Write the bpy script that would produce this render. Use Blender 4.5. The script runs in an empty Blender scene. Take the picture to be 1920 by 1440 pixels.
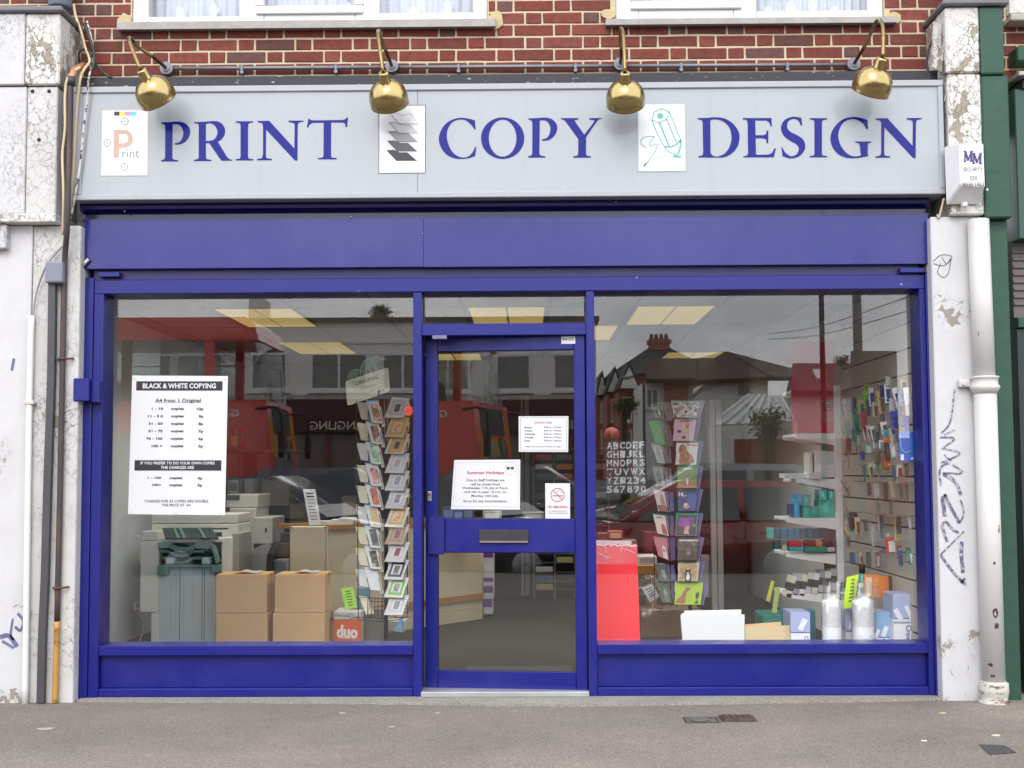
import bpy, bmesh, math, random
from mathutils import Vector, Matrix
random.seed(7)
R = math.radians
PI = math.pi
sc = bpy.context.scene
COL = sc.collection

# ------------------------------------------------------------------ camera
F_PX, CAM_D, CAM_Z = 2450.0, 7.45, 1.275
PITCH, YAW, ROLL = R(3.83), R(0.70), R(0.27)
_f = Vector((-math.sin(YAW)*math.cos(PITCH), math.cos(YAW)*math.cos(PITCH), math.sin(PITCH)))
_r0 = Vector((math.cos(YAW), math.sin(YAW), 0))
_u0 = _r0.cross(_f)
_r = _r0*math.cos(ROLL) - _u0*math.sin(ROLL)
_u = _u0*math.cos(ROLL) + _r0*math.sin(ROLL)
CAMP = Vector((0.0, -CAM_D, CAM_Z))
cd = bpy.data.cameras.new('camera')
cam = bpy.data.objects.new('camera', cd)
COL.objects.link(cam)
cd.sensor_width = 36.0
cd.lens = 36.0*F_PX/1920.0
cd.clip_end = 2000
cam.matrix_world = Matrix(((_r.x, _u.x, -_f.x, CAMP.x), (_r.y, _u.y, -_f.y, CAMP.y), (_r.z, _u.z, -_f.z, CAMP.z), (0, 0, 0, 1)))
sc.camera = cam

# ------------------------------------------------------------------ world, sun, exposure
SUN_EL, SUN_ROT = R(40), R(190)
w = bpy.data.worlds.new('World')
sc.world = w
w.use_nodes = True
nt = w.node_tree
nt.nodes.clear()
def N(t, kind, **kw):
    n = t.nodes.new(kind)
    for k, v in kw.items():
        if k in n.inputs.keys() if hasattr(n.inputs, 'keys') else False:
            n.inputs[k].default_value = v
        else:
            setattr(n, k, v)
    return n
wo = N(nt, 'ShaderNodeOutputWorld')
bg = N(nt, 'ShaderNodeBackground')
bg.inputs['Strength'].default_value = 0.10
sky = N(nt, 'ShaderNodeTexSky')
sky.sky_type = 'NISHITA'
sky.sun_disc = False
sky.sun_elevation = SUN_EL
sky.sun_rotation = SUN_ROT
tc = N(nt, 'ShaderNodeTexCoord')
mp = N(nt, 'ShaderNodeMapping')
mp.inputs['Scale'].default_value = (1.0, 1.0, 2.6)
nz = N(nt, 'ShaderNodeTexNoise')
nz.inputs['Scale'].default_value = 6.5
nz.inputs['Detail'].default_value = 7.0
nz.inputs['Roughness'].default_value = 0.55
nz.inputs['Distortion'].default_value = 0.3
rp = N(nt, 'ShaderNodeValToRGB')
rp.color_ramp.elements[0].position = 0.36
rp.color_ramp.elements[0].color = (9.3, 9.7, 10.6, 1)
rp.color_ramp.elements[1].position = 0.64
rp.color_ramp.elements[1].color = (16.0, 16.0, 16.2, 1)
mx = N(nt, 'ShaderNodeMix')
mx.data_type = 'RGBA'
mx.inputs['Factor'].default_value = 0.90
L = nt.links.new
L(tc.outputs['Generated'], mp.inputs['Vector'])
L(mp.outputs['Vector'], nz.inputs['Vector'])
L(nz.outputs['Fac'], rp.inputs['Fac'])
L(sky.outputs['Color'], mx.inputs['A'])
L(rp.outputs['Color'], mx.inputs['B'])
L(mx.outputs['Result'], bg.inputs['Color'])
L(bg.outputs['Background'], wo.inputs['Surface'])
sd = bpy.data.lights.new('sun', 'SUN')
sd.energy = 0.8
sd.angle = R(30)
sd.color = (1.0, 0.965, 0.92)
sun = bpy.data.objects.new('sun', sd)
COL.objects.link(sun)
# sun stands behind the camera, high and a little to the left
_sv = Vector((math.sin(SUN_ROT)*math.cos(SUN_EL), math.cos(SUN_ROT)*math.cos(SUN_EL), math.sin(SUN_EL)))
sun.rotation_euler = _sv.to_track_quat('Z', 'Y').to_euler()
sun.location = (-3, -14, 20)
sc.view_settings.view_transform = 'Standard'
sc.view_settings.look = 'None'
sc.view_settings.gamma = 1.0
sc.view_settings.use_curve_mapping = False
sc.view_settings.exposure = 1.12
sc.render.engine = 'CYCLES'
cy = sc.cycles
cy.use_denoising = True
cy.use_adaptive_sampling = False
cy.max_bounces = 10
cy.diffuse_bounces = 5
cy.glossy_bounces = 4
cy.transmission_bounces = 8
cy.transparent_max_bounces = 24
cy.caustics_reflective = False
cy.caustics_refractive = False
cy.sample_clamp_indirect = 6.0

# ------------------------------------------------------------------ pixel -> place on a real plane
def ray(px, py):
    return (_f*F_PX + _r*(px-960.0) - _u*(py-720.0)).normalized()
def P(px, py, y=0.0):
    d = ray(px, py)
    t = (y-CAMP.y)/d.y
    return CAMP + d*t
def PX(px, py, x):
    d = ray(px, py)
    t = (x-CAMP.x)/d.x
    return CAMP + d*t
GLASS_Y = 0.13
def V(px, py, Y):
    "a thing across the street that the shop glass mirrors at this pixel, standing at depth Y (negative)"
    p = P(px, py, 2*GLASS_Y-Y)
    return Vector((p.x, Y, p.z))
def rect(px0, py0, px1, py1, y):
    my, mx_ = (py0+py1)/2, (px0+px1)/2
    return P(px0, my, y).x, P(px1, my, y).x, P(mx_, py1, y).z, P(mx_, py0, y).z   # x0,x1,z0,z1

# ------------------------------------------------------------------ colours and materials
def lin(c):
    c = c/255.0
    return c/12.92 if c <= 0.04045 else ((c+0.055)/1.055)**2.4
ALB = 0.87     # measured picture colours -> duller outside surface colours, scaled down to balance the raised exposure
def S(r, g, b):
    return (lin(r*ALB), lin(g*ALB), lin(b*ALB), 1.0)
_mats = {}
def new_mat(name):
    m = bpy.data.materials.new(name)
    m.use_nodes = True
    return m, m.node_tree, m.node_tree.nodes['Principled BSDF']
def M(name, col, rough=0.5, metal=0.0, var=0.10, scale=6.0, bump=0.0, bscale=60.0, coat=0.0, spec=0.5, emit=None):
    """plain material with an uneven tint and a fine relief"""
    if name in _mats:
        return _mats[name]
    m, t, b = new_mat(name)
    if len(col) == 3:
        col = S(*col)
    b.inputs['Roughness'].default_value = rough
    b.inputs['Metallic'].default_value = metal
    b.inputs['Coat Weight'].default_value = coat
    b.inputs['Specular IOR Level'].default_value = spec
    tcn = N(t, 'ShaderNodeTexCoord')
    if var > 0:
        n = N(t, 'ShaderNodeTexNoise')
        n.inputs['Scale'].default_value = scale
        n.inputs['Detail'].default_value = 6
        n.inputs['Roughness'].default_value = 0.62
        t.links.new(tcn.outputs['Object'], n.inputs['Vector'])
        mr = N(t, 'ShaderNodeMapRange')
        mr.inputs['From Min'].default_value = 0.3
        mr.inputs['From Max'].default_value = 0.7
        mr.inputs['To Min'].default_value = 1-var
        mr.inputs['To Max'].default_value = 1+var
        t.links.new(n.outputs['Fac'], mr.inputs['Value'])
        vm = N(t, 'ShaderNodeVectorMath')
        vm.operation = 'SCALE'
        vm.inputs[0].default_value = col[:3]
        t.links.new(mr.outputs['Result'], vm.inputs['Scale'])
        t.links.new(vm.outputs['Vector'], b.inputs['Base Color'])
        mr2 = N(t, 'ShaderNodeMapRange')
        mr2.inputs['To Min'].default_value = max(0.02, rough-0.10)
        mr2.inputs['To Max'].default_value = min(1, rough+0.10)
        t.links.new(n.outputs['Fac'], mr2.inputs['Value'])
        t.links.new(mr2.outputs['Result'], b.inputs['Roughness'])
    else:
        b.inputs['Base Color'].default_value = col
    if bump > 0:
        n2 = N(t, 'ShaderNodeTexNoise')
        n2.inputs['Scale'].default_value = bscale
        n2.inputs['Detail'].default_value = 5
        t.links.new(tcn.outputs['Object'], n2.inputs['Vector'])
        bp = N(t, 'ShaderNodeBump')
        bp.inputs['Strength'].default_value = bump
        bp.inputs['Distance'].default_value = 0.01
        t.links.new(n2.outputs['Fac'], bp.inputs['Height'])
        t.links.new(bp.outputs['Normal'], b.inputs['Normal'])
    if emit:
        b.inputs['Emission Color'].default_value = (*emit[:3], 1)
        b.inputs['Emission Strength'].default_value = emit[3]
    _mats[name] = m
    return m
def paintc(r, g, b, rough=0.45, **kw):
    return M('tint_%d_%d_%d_%d' % (r, g, b, int(rough*100)), (r, g, b), rough, **kw)

def mat_glass(name, r0=0.045, tint=(0.992, 0.998, 0.996), rough=0.0):
    "thin pane: mirrors by Schlick's law on each face, the rest goes straight through"
    if name in _mats:
        return _mats[name]
    m = bpy.data.materials.new(name)
    m.use_nodes = True
    t = m.node_tree
    t.nodes.clear()
    o = N(t, 'ShaderNodeOutputMaterial')
    tr = N(t, 'ShaderNodeBsdfTransparent')
    tr.inputs['Color'].default_value = (*tint, 1)
    gl = N(t, 'ShaderNodeBsdfGlossy')
    gl.inputs['Roughness'].default_value = rough
    gl.inputs['Color'].default_value = (1, 1, 1, 1)
    ge = N(t, 'ShaderNodeNewGeometry')
    d = N(t, 'ShaderNodeVectorMath'); d.operation = 'DOT_PRODUCT'
    t.links.new(ge.outputs['Incoming'], d.inputs[0]); t.links.new(ge.outputs['Normal'], d.inputs[1])
    def math_(op, a, b=None):
        n = N(t, 'ShaderNodeMath'); n.operation = op
        for i, v in enumerate((a, b)):
            if v is None: continue
            if isinstance(v, (int, float)): n.inputs[i].default_value = v
            else: t.links.new(v, n.inputs[i])
        return n.outputs[0]
    c = math_('ABSOLUTE', d.outputs['Value'])
    k = math_('POWER', math_('SUBTRACT', 1.0, c), 5.0)
    fr = math_('ADD', math_('MULTIPLY', k, 1-r0), r0)
    # faint smears of dirt change the shine slightly
    mxs = N(t, 'ShaderNodeMixShader')
    t.links.new(fr, mxs.inputs[0])
    t.links.new(tr.outputs[0], mxs.inputs[1]); t.links.new(gl.outputs[0], mxs.inputs[2])
    t.links.new(mxs.outputs[0], o.inputs['Surface'])
    _mats[name] = m
    return m

def mat_brick():
    if 'brick' in _mats: return _mats['brick']
    m, t, b = new_mat('brick')
    oi = N(t, 'ShaderNodeObjectInfo')
    r = N(t, 'ShaderNodeValToRGB')
    els = r.color_ramp.elements
    els[0].position = 0.0; els[0].color = S(108, 52, 43)
    els[1].position = 1.0; els[1].color = S(104, 72, 68)
    for p, c in ((0.25, (126, 57, 46)), (0.5, (117, 52, 43)), (0.72, (132, 65, 53)), (0.86, (98, 56, 50))):
        e = els.new(p); e.color = S(*c)
    t.links.new(oi.outputs['Random'], r.inputs['Fac'])
    tcn = N(t, 'ShaderNodeTexCoord')
    n = N(t, 'ShaderNodeTexNoise'); n.inputs['Scale'].default_value = 28; n.inputs['Detail'].default_value = 8
    n.noise_dimensions = '4D'
    t.links.new(tcn.outputs['Object'], n.inputs['Vector']); t.links.new(oi.outputs['Random'], n.inputs['W'])
    mr = N(t, 'ShaderNodeMapRange'); mr.inputs['From Min'].default_value = .3; mr.inputs['From Max'].default_value = .7
    mr.inputs['To Min'].default_value = .74; mr.inputs['To Max'].default_value = 1.22
    t.links.new(n.outputs['Fac'], mr.inputs['Value'])
    vm = N(t, 'ShaderNodeVectorMath'); vm.operation = 'SCALE'
    t.links.new(r.outputs['Color'], vm.inputs[0]); t.links.new(mr.outputs['Result'], vm.inputs['Scale'])
    t.links.new(vm.outputs['Vector'], b.inputs['Base Color'])
    b.inputs['Roughness'].default_value = .85
    bp = N(t, 'ShaderNodeBump'); bp.inputs['Strength'].default_value = .5; bp.inputs['Distance'].default_value = .006
    t.links.new(n.outputs['Fac'], bp.inputs['Height']); t.links.new(bp.outputs['Normal'], b.inputs['Normal'])
    _mats['brick'] = m
    return m

def mat_peel(name, paint, under, crack_scale=26.0, flake=0.60, patch=1.6, crack_w=0.035, dirt=0.5, stretch=(1, 1, 0.75), lo=.42, hi=.66, foot=0.0):
    "old masonry paint: crazed by cracks in patches, flaked off in places, dirty"
    if name in _mats: return _mats[name]
    m, t, b = new_mat(name)
    ge = N(t, 'ShaderNodeTexCoord')
    mpn = N(t, 'ShaderNodeMapping'); mpn.inputs['Scale'].default_value = stretch
    t.links.new(ge.outputs['Object'], mpn.inputs['Vector'])
    nd = N(t, 'ShaderNodeTexNoise'); nd.inputs['Scale'].default_value = 7; nd.inputs['Detail'].default_value = 7
    t.links.new(mpn.outputs['Vector'], nd.inputs['Vector'])
    nd.inputs['Roughness'].default_value = .72
    vs = N(t, 'ShaderNodeVectorMath'); vs.operation = 'SCALE'; vs.inputs['Scale'].default_value = .17
    t.links.new(nd.outputs['Color'], vs.inputs[0])
    va = N(t, 'ShaderNodeVectorMath'); va.operation = 'ADD'
    t.links.new(mpn.outputs['Vector'], va.inputs[0]); t.links.new(vs.outputs['Vector'], va.inputs[1])
    vo = N(t, 'ShaderNodeTexVoronoi'); vo.feature = 'DISTANCE_TO_EDGE'; vo.inputs['Scale'].default_value = crack_scale
    t.links.new(va.outputs['Vector'], vo.inputs['Vector'])
    # where cracks open
    npat = N(t, 'ShaderNodeTexNoise'); npat.inputs['Scale'].default_value = patch; npat.inputs['Detail'].default_value = 5
    t.links.new(ge.outputs['Object'], npat.inputs['Vector'])
    if foot:      # damp near the ground has loosened the paint there
        sz = N(t, 'ShaderNodeSeparateXYZ'); t.links.new(ge.outputs['Object'], sz.inputs[0])
        fz = N(t, 'ShaderNodeMapRange'); fz.inputs['From Min'].default_value = foot; fz.inputs['From Max'].default_value = .05; fz.inputs['To Max'].default_value = .17
        t.links.new(sz.outputs['Z'], fz.inputs['Value'])
        fa = N(t, 'ShaderNodeMath'); fa.operation = 'ADD'; t.links.new(npat.outputs['Fac'], fa.inputs[0]); t.links.new(fz.outputs['Result'], fa.inputs[1])
        npat = fa; 
    pf = npat.outputs['Fac'] if 'Fac' in npat.outputs else npat.outputs[0]
    wr = N(t, 'ShaderNodeMapRange'); wr.inputs['From Min'].default_value = lo; wr.inputs['From Max'].default_value = hi
    wr.inputs['To Min'].default_value = 0.0; wr.inputs['To Max'].default_value = crack_w
    t.links.new(pf, wr.inputs['Value'])
    lt = N(t, 'ShaderNodeMath'); lt.operation = 'LESS_THAN'
    t.links.new(vo.outputs['Distance'], lt.inputs[0]); t.links.new(wr.outputs['Result'], lt.inputs[1])
    # flakes: whole cells gone
    vc = N(t, 'ShaderNodeTexVoronoi'); vc.inputs['Scale'].default_value = crack_scale
    t.links.new(va.outputs['Vector'], vc.inputs['Vector'])
    sx = N(t, 'ShaderNodeSeparateColor'); t.links.new(vc.outputs['Color'], sx.inputs['Color'])
    ad = N(t, 'ShaderNodeMath'); ad.operation = 'MULTIPLY_ADD'; ad.inputs[1].default_value = .16
    t.links.new(sx.outputs['Red'], ad.inputs[0]); t.links.new(pf, ad.inputs[2])
    gt = N(t, 'ShaderNodeMath'); gt.operation = 'GREATER_THAN'; gt.inputs[1].default_value = flake+.08
    t.links.new(ad.outputs[0], gt.inputs[0])
    # grime
    ng = N(t, 'ShaderNodeTexNoise'); ng.inputs['Scale'].default_value = 3.5; ng.inputs['Detail'].default_value = 9; ng.inputs['Roughness'].default_value = .7
    t.links.new(ge.outputs['Object'], ng.inputs['Vector'])
    gr = N(t, 'ShaderNodeMapRange'); gr.inputs['From Min'].default_value = .38; gr.inputs['From Max'].default_value = .75
    gr.inputs['To Min'].default_value = 0; gr.inputs['To Max'].default_value = dirt
    t.links.new(ng.outputs['Fac'], gr.inputs['Value'])
    m1 = N(t, 'ShaderNodeMix'); m1.data_type = 'RGBA'
    m1.inputs['A'].default_value = S(*paint); m1.inputs['B'].default_value = S(paint[0]*.72, paint[1]*.70, paint[2]*.66)
    t.links.new(gr.outputs['Result'], m1.inputs['Factor'])
    m2 = N(t, 'ShaderNodeMix'); m2.data_type = 'RGBA'; m2.inputs['B'].default_value = S(*under)
    t.links.new(gt.outputs[0], m2.inputs['Factor']); t.links.new(m1.outputs['Result'], m2.inputs['A'])
    m3 = N(t, 'ShaderNodeMix'); m3.data_type = 'RGBA'; m3.inputs['B'].default_value = S(under[0]*.62, under[1]*.62, under[2]*.60)
    t.links.new(lt.outputs[0], m3.inputs['Factor']); t.links.new(m2.outputs['Result'], m3.inputs['A'])
    t.links.new(m3.outputs['Result'], b.inputs['Base Color'])
    b.inputs['Roughness'].default_value = .62
    # relief
    mxm = N(t, 'ShaderNodeMath'); mxm.operation = 'MAXIMUM'
    t.links.new(lt.outputs[0], mxm.inputs[0]); t.links.new(gt.outputs[0], mxm.inputs[1])
    sb = N(t, 'ShaderNodeMath'); sb.operation = 'MULTIPLY_ADD'; sb.inputs[1].default_value = -1.0
    t.links.new(mxm.outputs[0], sb.inputs[0]); t.links.new(nd.outputs['Fac'], sb.inputs[2])
    bp = N(t, 'ShaderNodeBump'); bp.inputs['Strength'].default_value = .8; bp.inputs['Distance'].default_value = .004
    t.links.new(sb.outputs[0], bp.inputs['Height']); t.links.new(bp.outputs['Normal'], b.inputs['Normal'])
    _mats[name] = m
    return m

def mat_ground(name, c1, c2, c3, grain=420.0, patch=1.3, bump=.6, rough=.9, spots=False):
    "asphalt or concrete: pale and dark grains over broad stains"
    if name in _mats: return _mats[name]
    m, t, b = new_mat(name)
    g = N(t, 'ShaderNodeTexCoord')
    v = N(t, 'ShaderNodeTexVoronoi'); v.inputs['Scale'].default_value = grain
    t.links.new(g.outputs['Object'], v.inputs['Vector'])
    sx = N(t, 'ShaderNodeSeparateColor'); t.links.new(v.outputs['Color'], sx.inputs['Color'])
    r = N(t, 'ShaderNodeValToRGB')
    e = r.color_ramp.elements
    e[0].position = 0; e[0].color = S(*c1); e[1].position = 1; e[1].color = S(*c3)
    k = e.new(.55); k.color = S(*c2)
    k = e.new(.9); k.color = S(*[x*1.12 for x in c2])
    t.links.new(sx.outputs['Red'], r.inputs['Fac'])
    n = N(t, 'ShaderNodeTexNoise'); n.inputs['Scale'].default_value = patch; n.inputs['Detail'].default_value = 9; n.inputs['Roughness'].default_value = .68
    t.links.new(g.outputs['Object'], n.inputs['Vector'])
    mr = N(t, 'ShaderNodeMapRange'); mr.inputs['From Min'].default_value = .3; mr.inputs['From Max'].default_value = .7
    mr.inputs['To Min'].default_value = .82; mr.inputs['To Max'].default_value = 1.14
    t.links.new(n.outputs['Fac'], mr.inputs['Value'])
    vm = N(t, 'ShaderNodeVectorMath'); vm.operation = 'SCALE'
    t.links.new(r.outputs['Color'], vm.inputs[0]); t.links.new(mr.outputs['Result'], vm.inputs['Scale'])
    t.links.new(vm.outputs['Vector'], b.inputs['Base Color'])
    b.inputs['Roughness'].default_value = rough
    if spots:
        v2 = N(t, 'ShaderNodeTexVoronoi'); v2.inputs['Scale'].default_value = 5.5
        t.links.new(g.outputs['Object'], v2.inputs['Vector'])
        s2 = N(t, 'ShaderNodeSeparateColor'); t.links.new(v2.outputs['Color'], s2.inputs['Color'])
        th = N(t, 'ShaderNodeMath'); th.operation = 'MULTIPLY_ADD'; th.inputs[1].default_value = .22; th.inputs[2].default_value = -.09
        t.links.new(s2.outputs['Green'], th.inputs[0])
        l2 = N(t, 'ShaderNodeMath'); l2.operation = 'LESS_THAN'; t.links.new(v2.outputs['Distance'], l2.inputs[0]); t.links.new(th.outputs[0], l2.inputs[1])
        k2 = N(t, 'ShaderNodeMapRange'); k2.inputs['To Min'].default_value = .70; k2.inputs['To Max'].default_value = 1.22; t.links.new(s2.outputs['Blue'], k2.inputs['Value'])
        m2 = N(t, 'ShaderNodeMix'); m2.inputs['A'].default_value = 1.0
        t.links.new(l2.outputs[0], m2.inputs['Factor']); t.links.new(k2.outputs['Result'], m2.inputs['B'])
        n3 = N(t, 'ShaderNodeTexNoise'); n3.inputs['Scale'].default_value = .55; n3.inputs['Detail'].default_value = 6; n3.inputs['Distortion'].default_value = 1.2
        t.links.new(g.outputs['Object'], n3.inputs['Vector'])
        k3 = N(t, 'ShaderNodeMapRange'); k3.inputs['From Min'].default_value = .35; k3.inputs['From Max'].default_value = .65; k3.inputs['To Min'].default_value = .86; k3.inputs['To Max'].default_value = 1.08
        t.links.new(n3.outputs['Fac'], k3.inputs['Value'])
        mm = N(t, 'ShaderNodeMath'); mm.operation = 'MULTIPLY'; t.links.new(m2.outputs['Result'], mm.inputs[0]); t.links.new(k3.outputs['Result'], mm.inputs[1])
        vm2 = N(t, 'ShaderNodeVectorMath'); vm2.operation = 'SCALE'; t.links.new(vm.outputs['Vector'], vm2.inputs[0]); t.links.new(mm.outputs[0], vm2.inputs['Scale'])
        t.links.new(vm2.outputs['Vector'], b.inputs['Base Color'])
    bp = N(t, 'ShaderNodeBump'); bp.inputs['Strength'].default_value = bump; bp.inputs['Distance'].default_value = .003
    t.links.new(v.outputs['Distance'], bp.inputs['Height']); t.links.new(bp.outputs['Normal'], b.inputs['Normal'])
    _mats[name] = m
    return m

def mat_enamel(name, col, rough=.3, coat=.25, wear=.5):
    "factory paint on metal, with dust, faint runs of dirt and small pale scuffs"
    if name in _mats: return _mats[name]
    m, t, b = new_mat(name)
    g = N(t, 'ShaderNodeTexCoord')
    def noise(sc_, det, stretch, rg=.6):
        mpn = N(t, 'ShaderNodeMapping'); mpn.inputs['Scale'].default_value = stretch
        t.links.new(g.outputs['Object'], mpn.inputs['Vector'])
        n = N(t, 'ShaderNodeTexNoise'); n.inputs['Scale'].default_value = sc_; n.inputs['Detail'].default_value = det; n.inputs['Roughness'].default_value = rg
        t.links.new(mpn.outputs['Vector'], n.inputs['Vector']); return n.outputs['Fac']
    def ramp(fac, a, b_, lo, hi):
        r = N(t, 'ShaderNodeMapRange'); r.inputs['From Min'].default_value = a; r.inputs['From Max'].default_value = b_; r.inputs['To Min'].default_value = lo; r.inputs['To Max'].default_value = hi
        t.links.new(fac, r.inputs['Value']); return r.outputs['Result']
    def mix(fac, a, bcol):
        x = N(t, 'ShaderNodeMix'); x.data_type = 'RGBA'; t.links.new(fac, x.inputs['Factor'])
        if isinstance(a, tuple): x.inputs['A'].default_value = a
        else: t.links.new(a, x.inputs['A'])
        x.inputs['B'].default_value = bcol; return x.outputs['Result']
    c = S(*col)
    dust = mix(ramp(noise(2.2, 9, (1, 1, .5), .7), .42, .75, 0, .16*wear), c, S(col[0]+60, col[1]+58, col[2]+34))
    runs = mix(ramp(noise(16, 6, (1, 1, .05)), .56, .78, 0, .35*wear), dust, S(col[0]*.55, col[1]*.55, col[2]*.5))
    chips = mix(ramp(noise(46, 4, (1, 1, 1.3), .75), .735, .75, 0, .8*wear), runs, S(150, 150, 176))
    t.links.new(chips, b.inputs['Base Color'])
    t.links.new(ramp(noise(5, 8, (1, 1, 1)), .3, .7, rough-.08, rough+.14), b.inputs['Roughness'])
    b.inputs['Coat Weight'].default_value = coat
    b.inputs['Coat Roughness'].default_value = .08
    b.inputs['Specular IOR Level'].default_value = .4
    bp = N(t, 'ShaderNodeBump'); bp.inputs['Strength'].default_value = .05; bp.inputs['Distance'].default_value = .004
    t.links.new(noise(7, 3, (1, 1, 1)), bp.inputs['Height']); t.links.new(bp.outputs['Normal'], b.inputs['Normal'])
    _mats[name] = m
    return m

def mat_rust(name, c1, c2, c3=None, scale=7.0, thr=.5, rough=.5, metal=0.0, stretch=(1, 1, .3), soft=.04):
    "paint or metal worn through to a second colour in ragged streaks"
    if name in _mats: return _mats[name]
    m, t, b = new_mat(name)
    g = N(t, 'ShaderNodeTexCoord')
    mpn = N(t, 'ShaderNodeMapping'); mpn.inputs['Scale'].default_value = stretch
    t.links.new(g.outputs['Object'], mpn.inputs['Vector'])
    n = N(t, 'ShaderNodeTexNoise'); n.inputs['Scale'].default_value = scale; n.inputs['Detail'].default_value = 9; n.inputs['Roughness'].default_value = .65
    t.links.new(mpn.outputs['Vector'], n.inputs['Vector'])
    r = N(t, 'ShaderNodeValToRGB'); e = r.color_ramp.elements
    e[0].position = thr-soft; e[0].color = S(*c1); e[1].position = thr+soft; e[1].color = S(*c2)
    if c3:
        k = e.new(min(.98, thr+soft+.10)); k.color = S(*c3)
    t.links.new(n.outputs['Fac'], r.inputs['Fac'])
    t.links.new(r.outputs['Color'], b.inputs['Base Color'])
    b.inputs['Roughness'].default_value = rough; b.inputs['Metallic'].default_value = metal
    bp = N(t, 'ShaderNodeBump'); bp.inputs['Strength'].default_value = .4; bp.inputs['Distance'].default_value = .004
    t.links.new(n.outputs['Fac'], bp.inputs['Height']); t.links.new(bp.outputs['Normal'], b.inputs['Normal'])
    _mats[name] = m
    return m

def mat_art(seed, cols, scale=30.0):
    "printed picture: soft patches of a few colours"
    name = 'print_%d' % seed
    if name in _mats: return _mats[name]
    m, t, b = new_mat(name)
    g = N(t, 'ShaderNodeTexCoord')
    n = N(t, 'ShaderNodeTexNoise'); n.noise_dimensions = '4D'; n.inputs['W'].default_value = seed*3.17
    n.inputs['Scale'].default_value = scale; n.inputs['Detail'].default_value = 3; n.inputs['Distortion'].default_value = .8
    t.links.new(g.outputs['Object'], n.inputs['Vector'])
    r = N(t, 'ShaderNodeValToRGB'); r.color_ramp.interpolation = 'EASE'
    e = r.color_ramp.elements
    k = len(cols)
    e[0].position = .32; e[0].color = S(*cols[0]); e[1].position = .68; e[1].color = S(*cols[-1])
    for i in range(1, k-1):
        q = e.new(.32+.36*i/(k-1)); q.color = S(*cols[i])
    t.links.new(n.outputs['Fac'], r.inputs['Fac']); t.links.new(r.outputs['Color'], b.inputs['Base Color'])
    b.inputs['Roughness'].default_value = .35
    _mats[name] = m
    return m

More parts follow.
